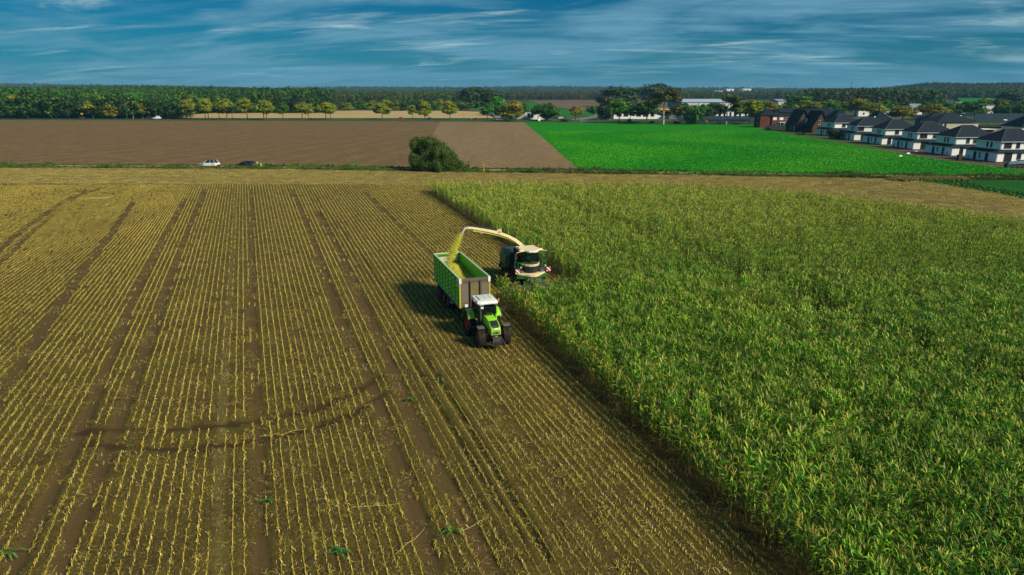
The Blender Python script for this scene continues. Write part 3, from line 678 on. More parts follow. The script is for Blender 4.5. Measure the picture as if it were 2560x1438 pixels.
tall = .42+.60*dens*rng.random(N)+.1*(VX > G(1250, 425)[0])
tag(scatter('verge_grass', np.stack([VX, VY, 0*VX], 1), np.stack([0*VX, 0*VX, rng.uniform(0, 6.28, N)], 1), tall, idx, TF, np.ones((N, 3))*(.6+.6*rng.random(N))[:, None]), 'rough green and dry grass along the farm track', 'grass', None, 'stuff')
# roadside rough grass and a dry corner by the green crop strip
A = np.array([G(x, y) for x, y in zip(np.interp(rng.random(900), [0, 1], [2235, 2400]), 449+rng.random(900)*3)]); A = A+rng.normal(0, .8, A.shape); N = len(A)
tag(scatter('dry_grass_corner', np.stack([A[:, 0], A[:, 1], 0*A[:, 0]], 1), np.stack([0*A[:, 0], 0*A[:, 0], rng.uniform(0, 6.28, N)], 1), .8+.5*rng.random(N), rng.integers(4, 7, N), TF, np.ones((N, 3))*1.3), 'dry pale grass at the corner of the green crop strip', 'grass', None, 'stuff')

# the young green crop: leafy tufts on the near half of the field
def in_poly(P, poly):
    x, y = P[:, 0], P[:, 1]; r = np.zeros(len(P), bool); n = len(poly)
    for i in range(n):
        x1, y1 = poly[i]; x2, y2 = poly[(i+1) % n]
        c = ((y1 > y) != (y2 > y)); r ^= c & (x < (x2-x1)*(y-y1)/(y2-y1+1e-12)+x1)
    return r
def rosette(r, n, h, cols, name):
    m = MB(); m.col = (1, 1, 1)
    for _ in range(n):
        a = r.uniform(0, 6.28); cx_, cy_ = r.uniform(-.8, .8), r.uniform(-.8, .8); m.col = jit(r.choice(cols), .3, r); L = r.uniform(.1, .24); w = r.uniform(.04, .08); e = r.uniform(.3, 1.1)
        d = Vector((math.cos(a)*math.cos(e), math.sin(a)*math.cos(e), math.sin(e)))*L; s = Vector((-math.sin(a), math.cos(a), 0))*w; p = Vector((cx_, cy_, 0))
        m.add([p, p+d*.6+s, p+d, p+d*.6-s], [(0, 1, 2, 3)])
    return m.mesh(name, LEAF_INST)
RS = [rosette(random.Random(700+i), 60, .3, [(.014, .34, .002), (.045, .43, .003), (.008, .26, .002)], 'crop_tuft') for i in range(4)]
GP = [G(*p) for p in GB]; A = np.stack([rng.uniform(15, 175, 52000), 138+190*rng.random(52000)**1.5], 1); A = A[in_poly(A, GP)]; A = A[in_view(A[:, 0], A[:, 1], 4)]; N = len(A)
w_ = .5+.5*np.sin(A[:, 0]*.09+np.sin(A[:, 1]*.05)*2)
tag(scatter('young_crop', np.stack([A[:, 0], A[:, 1], 0*A[:, 0]], 1), np.stack([0*A[:, 0], 0*A[:, 0], rng.uniform(0, 6.28, N)], 1), .9+.5*rng.random(N), rng.integers(0, 4, N), RS, np.stack([.7+1.6*w_, .85+.2*w_, .8+0*w_], 1)*(.75+.5*rng.random(N))[:, None]), 'bright green young crop covering the field before the houses', 'crop', None, 'stuff')
CPOL = [G(*p) for p in ((2285, 456), (2350, 452), (2560, 451), (2850, 462), (2850, 535), (2560, 494), (2400, 466))]
RS2 = [rosette(random.Random(720+i), 70, .4, [(.012, .12, .008), (.03, .20, .012), (.006, .07, .006)], 'leafy_tuft') for i in range(3)]
B_ = []
for k in range(46):
    X = np.arange(60, 150, 1.0)+rng.uniform(0, .8); B_.append(np.stack([X, EY[-1]+ (X-EX[-1])*(EY[-3]-EY[-1])/(EX[-3]-EX[-1])+1.5+k*1.05], 1))
A = np.concatenate(B_); A = A[in_poly(A, CPOL)]; N = len(A)
tag(scatter('leafy_crop', np.stack([A[:, 0], A[:, 1], 0*A[:, 0]+.03], 1), np.stack([0*A[:, 0], 0*A[:, 0], rng.uniform(0, 6.28, N)], 1), 1.3+.5*rng.random(N), rng.integers(0, 3, N), RS2, np.ones((N, 3))*(.8+.6*rng.random(N))[:, None]), 'dark green leafy crop strip right of the stubble', 'crop', None, 'stuff')

# ------------------------------------------------------------------ trees
def crown(r, blobs, n, size, spread=.25, up=.4, tone=None):
    """leaf clumps spread through the lobes of a crown; tone(z01, r) gives the leaf's own colour"""
    m = MB(); m.col = (1, 1, 1); V = [(b, (b[3]*b[4]*b[5])**(1/3)) for b in blobs]; tot = sum(v for _, v in V)
    zs = [b[2]-b[5] for b in blobs]; ze = [b[2]+b[5] for b in blobs]; z0, z1 = min(zs), max(ze)
    for b, v in V:
        for _ in range(int(n*v/tot)):
            d = Vector((r.gauss(0, 1), r.gauss(0, 1), r.gauss(0, 1))).normalized(); q = r.uniform(1-spread*2.2, 1.06) if r.random() < .8 else r.uniform(.2, .8)
            p = Vector((b[0]+d.x*b[3]*q, b[1]+d.y*b[4]*q, b[2]+d.z*b[5]*q))
            nn = (d+Vector((r.gauss(0, .5), r.gauss(0, .5), r.gauss(0, .5)+up))).normalized(); a = nn.orthogonal().normalized(); a.rotate(Matrix.Rotation(r.uniform(0, 6.28), 3, nn)); c = nn.cross(a)
            s = size*r.uniform(.6, 1.25); m.col = jit(tone((p.z-z0)/(z1-z0), r), .22, r)
            m.add([p-a*s*.5, p-c*s*.32, p+a*s*.5, p+c*s*.32], [(0, 1, 2, 3)])
    return m
def limbs(m, r, h, r0, base, top, nb, reach, droop=.0):
    pts = [Vector((0, 0, -.2))]; 
    for i in range(1, 6):
        t = i/5; pts.append(Vector((r.uniform(-.02, .02)*h*t, r.uniform(-.02, .02)*h*t, top*h*t)))
    m.tube(pts, [r0*1.25, r0, r0*.85, r0*.65, r0*.42, r0*.15], 7, False)
    for k in range(nb):
        t = r.uniform(base/top, .92); z = top*h*t; a = k*2.4+r.uniform(-.4, .4); L = reach*h*r.uniform(.6, 1)*(1.15-t*.6); e = r.uniform(.4, .9); p = Vector((0, 0, z))
        d = Vector((math.cos(a)*math.cos(e), math.sin(a)*math.cos(e), math.sin(e))); m.tube([p, p+d*L*.5, p+d*L+Vector((0, 0, -droop*L))], [r0*.38, r0*.24, r0*.07], 5, False)
BASEC = (.055, .105, .016)
def T_green(z, r): return tuple(c*(1+.0*z) for c in r.choice([(.045, .115, .009), (.065, .150, .011), (.03, .085, .009), (.10, .18, .014)]))
def T_autumn(z, r):
    if r.random() < .25+.55*z: return r.choice([(.26, .22, .012), (.30, .27, .014), (.20, .20, .012), (.34, .22, .014)])
    return r.choice([(.13, .18, .012), (.09, .16, .010), (.20, .22, .014)])
def T_dark(z, r): return r.choice([(.032, .075, .014), (.045, .10, .016), (.025, .060, .012), (.065, .115, .02)])
def T_birch(z, r): return r.choice([(.11, .12, .035), (.15, .14, .045), (.085, .105, .03), (.19, .16, .05)])
def T_bare(z, r): return r.choice([(.20, .17, .12), (.24, .18, .11), (.15, .14, .10)])
def T_con(z, r): return r.choice([(.018, .042, .018), (.026, .055, .02), (.014, .034, .015)])
KIND = {}
def blobset(r, kind):
    B = []
    if kind in ('maple', 'autumn'):
        for k in range(9):
            a = r.uniform(0, 6.28); z = r.uniform(5.0, 10.3); w = 2.9*math.sqrt(max(.1, 1-((z-7.2)/4.3)**2)); B.append((math.cos(a)*w*.75, math.sin(a)*w*.75, z, r.uniform(1.5, 2.2), r.uniform(1.5, 2.2), r.uniform(1.2, 1.9)))
        B.append((0, 0, 7.5, 3, 3, 3.4)); B.append((0, 0, 10.4, 1.6, 1.6, 1.5))
    elif kind in ('oak', 'forest', 'yellowoak'):
        for k in range(13):
            a = r.uniform(0, 6.28); z = r.uniform(3.0, 10.3); w = 4.0*math.sqrt(max(.12, 1-((z-6.0)/6.0)**2)); B.append((math.cos(a)*w*.8, math.sin(a)*w*.8, z, r.uniform(1.5, 2.5), r.uniform(1.5, 2.5), r.uniform(1.2, 2.0)))
        B.append((0, 0, 6.5, 3.6, 3.6, 4.4))
        if kind == 'oak': B.append((0, 0, 6.0, 4.1, 4.1, 5.6)); B.append((0, 0, 3.2, 3.9, 3.9, 2.8))
    elif kind in ('birch', 'bare'):
        for k in range(11):
            z = r.uniform(3.5, 11.2); w = 1.9*math.sqrt(max(.05, 1-((z-6.2)/5.6)**2)); a = r.uniform(0, 6.28); B.append((math.cos(a)*w, math.sin(a)*w, z, r.uniform(.8, 1.4), r.uniform(.8, 1.4), r.uniform(1.0, 1.9)))
    elif kind == 'bush':
        for k in range(9): a = r.uniform(0, 6.28); rr = r.uniform(0, 3.3); B.append((math.cos(a)*rr, math.sin(a)*rr, r.uniform(2.0, 7.8*(1-rr/8)), r.uniform(1.6, 2.6), r.uniform(1.6, 2.6), r.uniform(1.6, 2.8)))
        B.append((0, 0, 3.5, 4, 4, 4))
    return B
def conifer(r):
    m = MB(); m.col = (1, 1, 1)
    for i in range(900):
        t = r.random()**.8; z = 1.2+10.8*t; w = (1-t)**.85*2.5+.1; a = r.uniform(0, 6.28); rr = w*r.uniform(.45, 1.05); p = Vector((math.cos(a)*rr, math.sin(a)*rr, z-rr*.25)); s = r.uniform(.35, .7)*(1.1-t*.5); d = Vector((math.cos(a), math.sin(a), -.35)).normalized(); c = Vector((-math.sin(a), math.cos(a), r.uniform(-.4, .4))).normalized()
        m.col = jit(T_con(t, r), .25, r); m.add([p-d*s*.5, p+c*s*.35, p+d*s*.6, p-c*s*.35], [(0, 1, 2, 3)])
    return m
SPEC = {'maple': (T_green, 3200, .8, .16, .82, 8, .20, BARK), 'autumn': (T_autumn, 3200, .8, .16, .82, 8, .20, BARK), 'oak': (T_dark, 6000, 1.1, .26, .8, 9, .24, BARK), 'forest': (T_green, 3600, 1.0, .2, .8, 4, .2, BARK), 'yellowoak': (T_autumn, 3600, .95, .2, .8, 4, .2, BARK),
        'birch': (T_birch, 3800, .55, .12, .95, 12, .2, BIRCH), 'bare': (T_bare, 900, .40, .13, .97, 16, .22, BIRCH), 'bush': (T_green, 2000, .8, .12, .5, 6, .25, BARK)}
for k, (tone, n, sz, r0, top, nb, rc, bk) in SPEC.items():
    KIND[k] = []
    for v in range(3):
        r = random.Random(hash(k) % 1 + 800+v*17+len(k)*5+ord(k[0])); cm = crown(r, blobset(r, k), n, sz, .28, .35, tone); tm = MB(); limbs(tm, r, 12, r0, .25, top, nb, rc)
        KIND[k].append((cm.mesh(k+'_crown', LEAF_OBJ), tm.mesh(k+'_trunk', bk, True)))
KIND['conifer'] = []
for v in range(2):
    r = random.Random(900+v); cm = conifer(r); tm = MB(); tm.tube([(0, 0, -.2), (0, 0, 11)], [.2, .03], 6, False); KIND['conifer'].append((cm.mesh('conifer_crown', LEAF_OBJ), tm.mesh('conifer_trunk', BARK)))
_tk = [0]
TREENAME = dict(maple='broadleaf_tree', autumn='broadleaf_tree', oak='oak_tree', forest='broadleaf_tree', yellowoak='broadleaf_tree', birch='birch_tree', bare='birch_tree', bush='shrub', conifer='conifer_tree')
CW = dict(maple=6.1, autumn=6.0, oak=7.8, forest=8.2, yellowoak=8.2, birch=4.3, bare=6.0, bush=9.5, conifer=5)
def tree(kind, px, base, top, w, label, group=None, tint=(1, 1, 1), cat=None):
    """a tree where the photograph's tree stands: foot at pixel row base, top at row top, crown w pixels wide"""
    x, y = G(px, base); z = float(gz(x, y)); Z = depth(base); h = (base-top)*Z/F*1.0; wd = w*Z/F
    cr, tr = KIND[kind][_tk[0] % len(KIND[kind])]; _tk[0] += 1
    e = empty(TREENAME[kind], (x, y, z), random.uniform(0, 6.28), label, cat or ('shrub' if kind == 'bush' else 'tree'), group)
    sx = wd/CW[kind]; sz = h/12.0; e.scale = (sx, sx, sz)
    t = bpy.data.objects.new('trunk', tr); c = bpy.data.objects.new('crown', cr)
    for o in (t, c): COL.objects.link(o); o.parent = e
    g = random.uniform(.9, 1.12); c.color = (tint[0]*g, tint[1]*g, tint[2]*g, 1)
    return e
ORD = ['first', 'second', 'third', 'fourth', 'fifth', 'sixth', 'seventh', 'eighth', 'ninth', 'tenth', 'eleventh', 'twelfth', 'thirteenth', 'fourteenth', 'fifteenth', 'sixteenth', 'seventeenth', 'eighteenth', 'nineteenth', 'twentieth']
ORD += ['twenty '+o for o in ORD[:12]]
ROAD_T = [(467, 298, 252, 30, 'autumn'), (477, 298.5, 248, 38, 'autumn'), (514, 298, 252, 28, 'maple'), (522, 299, 247, 34, 'autumn'), (549, 298, 252, 26, 'maple'), (568, 299, 247.5, 42, 'autumn'), (581, 297.5, 254, 24, 'maple'), (619, 299, 247, 36, 'autumn'), (660, 299.5, 250, 42, 'autumn'), (667, 298, 255, 28, 'autumn'),
          (708, 298, 256, 29, 'maple'), (756, 298.5, 256, 36, 'autumn'), (772, 297.5, 259, 21, 'autumn'), (815, 299, 256, 38, 'autumn'), (827, 298, 258, 28, 'autumn'), (956, 299, 257, 36, 'autumn'), (1032, 297, 263, 22, 'autumn'), (1062, 297, 257, 30, 'yellowoak'), (1125, 300, 255, 34, 'autumn')]
for i, (px, b, t, w, k) in enumerate(ROAD_T):
    tree(k, px, b, t, w, '%s tree from the left in the roadside row before the pale stubble field' % ORD[i], 'trees in a row along the road', (1.0, 1.22, .9) if k == 'autumn' else (.95, 1.2, .9))
NAMED = [
    ('autumn', 200, 296, 257, 24, 'olive roadside tree just left of the yellow sign', (.8, .9, .8)), ('autumn', 233, 297, 254, 33, 'yellow green roadside tree right of the yellow sign', (1.05, 1.15, .8)),
    ('maple', 263, 297, 260, 20, 'small green tree between two yellowing roadside trees', (.9, 1.3, 1)), ('yellowoak', 285, 297, 261, 32, 'golden low roadside tree before the tall orange one', (1.15, 1.05, .8)),
    ('yellowoak', 297, 294, 239, 30, 'tallest orange tree at the edge of the wood', (1.35, .9, .9)), ('birch', 334, 297, 254, 26, 'birch with a leaning white trunk and thin olive crown', (1, 1.05, .8)),
    ('autumn', 358, 297, 259, 24, 'brownish young tree between the two white trunked birches', (.8, .8, .9)), ('bare', 392, 297, 244, 28, 'bare pale birch behind the white van', (1, 1, 1)),
    ('forest', 420, 293, 243, 30, 'bright green tree right of the bare birch', (.9, 1.5, 1)), ('birch', 455, 296, 246, 24, 'pale olive tree at the left end of the roadside row', (.9, .9, .9)),
    ('forest', 1154, 276, 252, 44, 'low round yellow green tree before the big dark oaks', (1.3, 1.15, .9)), ('oak', 1192, 270, 219, 62, 'biggest dark oak left of the white farmhouses', (1, .95, 1)), ('oak', 1226, 270, 223, 48, 'dark oak joined to the biggest one on its right', (.95, .9, 1)),
    ('forest', 1240, 289, 241, 36, 'light green tree before the pair of dark oaks', (1.0, 1.9, 1)), ('maple', 1219, 300, 259, 28, 'fresh green roadside tree left of the side road', (.8, 1.45, .9)), ('yellowoak', 1279, 303, 252, 42, 'orange yellow tree right of the side road', (1.1, 1, .9)),
    ('forest', 1254, 297, 258, 28, 'green tree beside the mouth of the side road', (.9, 1.0, .9)), ('maple', 1310, 300, 258, 26, 'green tree before the left end of the white farm building', (.75, 1.2, .9)), ('maple', 1292, 301, 262, 22, 'dark green tree tucked behind the orange yellow one', (.7, 1.0, .9)),
    ('maple', 1345, 300, 262, 28, 'round green tree before the middle of the white farm building', (.7, 1.2, .9)), ('oak', 1366, 302, 258, 26, 'dark green tree at the right end of the white farm building', (1.1, 1.4, 1)), ('maple', 1380, 303, 263, 33, 'round green and gold tree right of the white farm building', (1.0, 1.2, .8)),
    ('autumn', 1439, 301, 266, 28, 'lone golden tree before the far brown field', (1.05, 1.0, .9)), ('maple', 1482, 293, 265, 25, 'lone green tree right of the golden one', (.7, 1.35, 1)), ('birch', 1523, 300, 237, 34, 'pale tall birch before the great dark oak', (1.0, 1.1, .8)),
    ('maple', 1548, 308, 249, 44, 'light green tree with pale leaves below the great dark oak', (1.3, 1.45, 1.1)), ('maple', 1575, 305, 258, 28, 'green tree right of the pale leaved one', (.8, 1.4, 1)), ('oak', 1510, 300, 263, 30, 'dark low tree left of the pale leaved one', (1, 1.15, 1)),
    ('oak', 1546, 268, 213, 82, 'great dark oak standing alone behind the farm', (.95, .95, 1)), ('oak', 1626, 257, 210, 58, 'left of the two dark oaks behind the white birch', (.9, .9, 1)), ('oak', 1668, 256, 215, 46, 'right of the two dark oaks behind the white birch', (.95, .92, 1)),
    ('maple', 1617, 306, 254, 50, 'dark round tree before the white roadside houses', (.75, .85, .8)), ('birch', 1658, 311, 228, 62, 'tall airy birch with a white trunk before the yellow sign', (.6, .68, .6)), ('autumn', 1695, 305, 263, 30, 'olive tree before the left end of the big hall', (.75, .8, .9)),
    ('oak', 1730, 311, 259, 36, 'dark green tree before the left half of the big hall', (1.1, 1.4, 1)), ('maple', 1755, 300, 260, 22, 'fresh green tree before the big hall', (.7, 1.5, 1)), ('oak', 1775, 297, 267, 26, 'dark small tree before the middle of the big hall', (1, 1, 1)),
    ('birch', 1815, 311, 242, 52, 'tall birch with a white trunk before the right end of the big hall', (.75, 1.1, .6)), ('maple', 1846, 296, 257, 26, 'green tree right of the white trunked birch', (.75, 1.25, 1)), ('autumn', 1876, 310, 251, 42, 'big yellow green tree left of the brick house', (.95, 1.15, .8)),
    ('autumn', 1913, 293, 253, 36, 'reddish olive tree behind the brick house', (.9, .75, 1)), ('oak', 1893, 300, 268, 30, 'dark shrubby tree at the left corner of the brick house', (1, 1.1, 1)), ('forest', 1943, 286, 266, 30, 'light green low tree over the brick house roof', (1.2, 1.5, 1)),
    ('yellowoak', 1974, 286, 262, 36, 'yellow tree over the right end of the brick house', (1.3, 1.2, .9)), ('forest', 1990, 282, 234, 52, 'tall light green tree behind the brick houses', (1.05, 1.35, .9)), ('yellowoak', 2030, 285, 254, 34, 'yellow leaved tree right of the tall light green one', (1.1, 1.0, .9)),
    ('forest', 2059, 286, 253, 34, 'green tree behind the first white house', (.85, 1.3, 1)), ('forest', 2084, 288, 252, 30, 'green tree behind the gap of the first two white houses', (.8, 1.2, 1)), ('autumn', 2137, 292, 247, 50, 'big olive tree behind the second white house', (.85, .95, .9)),
    ('autumn', 2186, 300, 258, 42, 'yellow green tree behind the third white house', (.9, 1.15, .8)), ('forest', 2217, 290, 259, 26, 'fresh green small tree behind the third white house', (.8, 1.45, 1)), ('autumn', 2255, 306, 265, 52, 'orange green spreading tree behind the fourth white house', (.95, .9, .8)),
    ('autumn', 2330, 301, 261, 58, 'dark golden round tree left of the grey roofed building', (.85, .85, .8)), ('forest', 2363, 288, 256, 32, 'fresh green tree right of the dark golden one', (.8, 1.4, 1)), ('forest', 2386, 288, 257, 26, 'green tree over the grey roofed building', (.75, 1.1, 1)),
    ('forest', 2436, 290, 249, 42, 'green leafy tree before the far meadow', (.8, 1.2, 1)), ('oak', 2483, 287, 248, 50, 'dark umbrella shaped tree before the far meadow', (1.0, 1.4, 1)), ('forest', 2507, 290, 262, 28, 'small green tree right of the umbrella shaped one', (.75, 1.1, 1)),
    ('forest', 2548, 290, 253, 38, 'green tree at the right end of the village', (.75, 1.1, 1)), ('oak', 2520, 268, 230, 50, 'dark big tree before the conifer wood', (.9, .95, 1)), ('oak', 2552, 268, 232, 44, 'dark big tree at the right edge before the conifer wood', (.9, .95, 1)),
    ('bush', 1270, 304, 292, 26, 'low green shrub by the side road', (.9, 1.1, 1)), ('bush', 1412, 304, 290, 34, 'scrubby hedge shrub by the road bend', (1, .9, 1)), ('bush', 1573, 308, 289, 14, 'small dark conical shrub by the farm fence', (.6, .8, 1)), ('bush', 1630, 308, 299, 22, 'dark shrub under the tall airy birch', (.6, .8, .9)),
    ('bush', 1690, 309, 299, 26, 'dark shrub right of the tall airy birch', (.6, .75, .9)), ('bush', 1840, 312, 302, 18, 'small dark shrub before the solar panels', (.6, .75, .9)), ('yellowoak', 1691, 307, 301, 6, 'little yellow shrub on the field edge', (1.5, 1.3, .6)), ('yellowoak', 1764, 311, 300, 8, 'little golden sapling on the field edge', (1.5, 1.2, .6)),
    ('oak', 2078, 346, 322, 14, 'round topped garden tree before the first white house, left of its pair', (.8, 1.1, .9)), ('oak', 2092, 348, 325, 16, 'round topped garden tree before the first white house, right of its pair', (.8, 1.0, .9)),
    ('bush', 1921, 326, 314, 20, 'brown low shrub at the corner of the brick house', (1.3, .7, 1)), ('bush', 2000, 337, 327, 34, 'brownish garden hedge before the dark gabled houses', (1.4, .75, 1)), ('bush', 778, 302, 291, 6, 'small dark bush among the roadside trees', (.4, .6, .9)),
]
for k, px, b, t, w, lab, tint in NAMED: tree(k, px, b, t, w*(1.18 if k != 'bush' else 1), lab, None, tint)
rv = random.Random(91); fill = []
for px in range(1706, 2560, 33):
    by = rv.uniform(281, 289) if px > 1930 else rv.uniform(291, 297)
    fill.append((px+rv.uniform(-7, 7), by, by-rv.uniform(27, 36), rv.uniform(30, 42), rv.choice(['forest', 'maple', 'autumn', 'oak', 'forest'])))
for i, (px, b, t, w, k) in enumerate(fill):
    l_ = rv.uniform(.7, 1.3); tree(k, px, b, t, w, ORD[i]+' tree from the left among the village roofs behind the named front trees'.replace('named ', ''), 'trees between the village buildings', (l_*.9, l_*1.2, l_))
# front trees of the wood on the left: big ones one can tell apart
r = random.Random(31); px = -12.0; fronts = []
desc = ['tall', 'broad', 'rounded', 'ragged', 'full', 'slender', 'leaning', 'domed']
while px < 455:
    w = r.uniform(26, 42) if px < 175 else r.uniform(20, 30); top = (r.uniform(236, 245) if px < 175 else r.uniform(240, 252))
    k = 'yellowoak' if r.random() < .16 else ('forest' if r.random() < .8 else 'oak')
    fronts.append((px, r.uniform(293.5, 296), top, w, k)); px += w*.62
fl = [('yellowoak', 72), ('yellowoak', 130), ('yellowoak', 2)]
for i, (px, b, t, w, k) in enumerate(fronts):
    lum = r.uniform(.8, 1.75); tint = (lum*r.uniform(.8, 1.15), lum*1.15, lum*.95) if k != 'oak' else (1.1, 1.35, 1.1)
    tree(k, px, b, t, w*1.15, ORD[i]+' tree from the left in the front rank of the left wood', 'front trees of the wood on the left', tint)
for i, px in enumerate(range(815, 1150, 19)):
    b = r.uniform(275.5, 277.5); k = r.choice(['forest', 'forest', 'oak', 'yellowoak']); lum = r.uniform(.75, 1.2)
    tree(k, px+r.uniform(-5, 5), b, r.uniform(246, 256), r.uniform(20, 30), ORD[i]+' tree from the left behind the pale stubble field', 'tree belt behind the pale field', (lum*.9, lum*1.1, lum))
for i, px in enumerate(range(470, 820, 17)):
    lum = r.uniform(.7, 1.0); tree(r.choice(['forest', 'forest', 'oak']), px+r.uniform(-5, 5), r.uniform(280, 284) if px < 620 else r.uniform(277, 280), r.uniform(236, 248), r.uniform(24, 34), ORD[i]+' dark tree from the left behind the roadside row', 'wood edge behind the roadside row', (lum*.8, lum*1.05, lum))

# woods that read as one mass
def massmesh(kind, n, sz, seed, tone):
    r = random.Random(seed); cm = crown(r, blobset(r, kind), n, sz, .3, .4, tone); tm = MB(); tm.col = (.07, .055, .04); tm.tube([(0, 0, -1), (0, 0, 7)], [.25, .1], 5, False)
    return joined({'a': cm, 'b': tm}, 'wood_'+kind, LEAF_INST)
WD = [massmesh('forest', 650, 1.25, 50, T_green), massmesh('oak', 650, 1.3, 51, T_green), massmesh('forest', 600, 1.25, 52, T_dark), massmesh('birch', 420, .95, 53, T_green)]
cj = conifer(random.Random(54)); WD.append(joined({'a': cj}, 'wood_conifer', LEAF_INST))
def wood(name, label, pxs, ys, cell, hmin, hmax, kinds, tint, jitc=.25, seed=1, mask=None, ev=1.0):
    """fills the bearings between two pixel columns and two distances with trees"""
    g = np.random.default_rng(seed); s0, s1 = [(p-1280)/ (F*CT+(719-HOR)*ST) for p in pxs]; A = []
    y = ys[0]
    while y < ys[1]:
        X = np.arange(s0*y, s1*y, cell); A.append(np.stack([X+g.uniform(-.4, .4, len(X))*cell, y+g.uniform(-.4, .4, len(X))*cell], 1)); y += cell; cell *= ev
    A = np.concatenate(A)
    if mask is not None: A = A[mask(A)]
    N = len(A); h = g.uniform(hmin, hmax, N)*(1+.12*np.sin(A[:, 0]*.02)*np.cos(A[:, 1]*.017)); sc = np.stack([h/12*g.uniform(.85, 1.15, N)]*2+[h/12], 1)
    lum = 1+jitc*g.normal(0, 1, N); t = np.array(tint)[None, :]*np.clip(lum, .5, 1.7)[:, None]*np.stack([1+jitc*.6*g.normal(0, 1, N), np.ones(N), np.ones(N)], 1)
    aut = g.random(N) < .06; t[aut] = t[aut]*np.array([1.9, 1.05, .8])
    o = scatter(name, np.stack([A[:, 0], A[:, 1], gz(A[:, 0], A[:, 1])], 1), np.stack([0*h, 0*h, g.uniform(0, 6.28, N)], 1), sc, g.choice(kinds, N), WD, np.clip(t, .1, 3)); tag(o, label, 'wood', None, 'stuff'); print(name, N)
wood('left_wood', 'dense green wood rising behind the ploughed field', (-330, 470), (470, 1000), 8.5, 14, 19, [0, 0, 1, 2], (.68, .92, .9), seed=2)
wood('left_wood', 'upper part of the dense wood up to the far ridge', (-330, 800), (1000, 1900), 15, 15, 21, [0, 1, 2], (.62, .85, .85), seed=3, ev=1.004)
wood('middle_wood', 'dark green wood behind the roadside trees', (455, 825), (585, 1000), 9, 14, 20, [0, 1, 2, 2], (.66, .85, .85), seed=4)
wood('middle_wood', 'dull brown green wood behind the tree belt', (800, 1185), (860, 1800), 13, 12, 16, [0, 2, 3], (1.05, .85, .9), seed=5, mask=lambda A: ~((A[:, 1] > 1180) & (A[:, 1] < 1480) & (A[:, 0]/A[:, 1] > -.135)))
wood('brown_wood', 'brownish straight wood edge behind the far brown field', (1185, 1545), (1330, 1700), 11, 11, 15, [3, 3, 2], (1.25, .70, .8), seed=6)
wood('far_wood', 'dark wood behind the big hall', (1560, 2060), (1330, 2000), 14, 11, 16, [0, 2, 3], (1.0, .85, .9), seed=7)
wood('village_wood', 'dark belt of trees behind the village', (2010, 2350), (720, 860), 9, 15, 20, [0, 2, 2], (.85, .85, .9), seed=8)
wood('far_wood', 'dark wood right of the village', (2060, 2620), (1250, 1700), 14, 14, 20, [0, 2], (.9, .85, .9), seed=9)
wood('conifer_wood', 'conifer wood on the ridge at the right', (2030, 2660), (1700, 2300), 12, 17, 24, [4, 4, 4, 2], (1.0, 1.0, 1.0), seed=10)
wood('far_ridge_wood', 'wooded ridge on the horizon', (-150, 2700), (2500, 5200), 30, 15, 22, [0, 2, 2, 4], (.9, .9, .9), seed=11, ev=1.02)
HILL = fieldmat('wooded_hill', (.016, .030, .010), (.030, .045, .014), (.022, .036, .012), .02, fine=.15)
ys = np.arange(2350, 6500, 55); xs = np.linspace(-1, 1, 260)
grid_mesh('hills', xs, ys, lambda X, Y: np.maximum(gz(X, Y)+9+4*np.sin(X*.045+Y*.03)*np.cos(X*.021-Y*.05)-26*(1-sstep(2350, 2560, Y)), -.5), HILL, xf=lambda X, Y: X*Y*.82)

# the large bush by the track: finely leaved, with its own branches
bx, by = G(1088, 427.5); bb = empty('big_bush', (bx, by, 0), 0, 'large round dark green bush standing alone beside the farm track', 'bush')
r = random.Random(77); BB = []
for k in range(24):
    t = r.random(); px = r.uniform(-5.6, 5.6); hmax = (8.6-.10*(px+1.9)**2) if px < 0 else 8.2-.75*px-.03*px*px
    z = r.uniform(.8, max(1.2, hmax-1.2)); BB.append((px, r.uniform(-3.6, 3.6)*(1-abs(px)/9), z, r.uniform(1.0, 1.7), r.uniform(1.0, 1.7), r.uniform(.9, 1.5)))
BB += [(-1.8, 0, 3.8, 3.4, 3.0, 4.0), (0, 0, 3.6, 3.2, 3.0, 3.8), (2.2, 0, 2.8, 3.0, 2.8, 3.2), (-2.4, 0, 6.2, 2.0, 1.8, 1.9), (-.6, 0, 6.6, 1.9, 1.7, 1.7), (1.2, 0, 5.4, 2.0, 1.8, 1.7), (3.2, 0, 3.6, 1.8, 1.6, 1.9), (4.6, 0, 1.8, 1.4, 1.4, 2.0), (-4.2, 0, 3.0, 1.7, 1.8, 3.0), (-4.7, 0, 1.5, 1.4, 1.6, 1.6), (-1.5, -1.8, 1.8, 3.4, 1.6, 2.0), (2.5, -1.6, 1.5, 3.0, 1.5, 1.6)]
def T_bush(z, r): return r.choice([(.035, .085, .008), (.055, .12, .010), (.08, .15, .012), (.025, .06, .008), (.11, .155, .014)])
cm = crown(r, BB, 46000, .30, .22, .3, T_bush); c = cm.build('crown', LEAF_OBJ, bb, recalc=False); c.color = (.85, .9, .8, 1)
tm = MB()
for k in range(9): a = k*.7; tm.tube([(math.cos(a)*.5, math.sin(a)*.5, -.1), (math.cos(a)*1.4, math.sin(a)*1.2, 2), (math.cos(a)*2.6, math.sin(a)*2, 4.2)], [.16, .10, .03], 6, False)
tm.build('stem', BARK, bb)
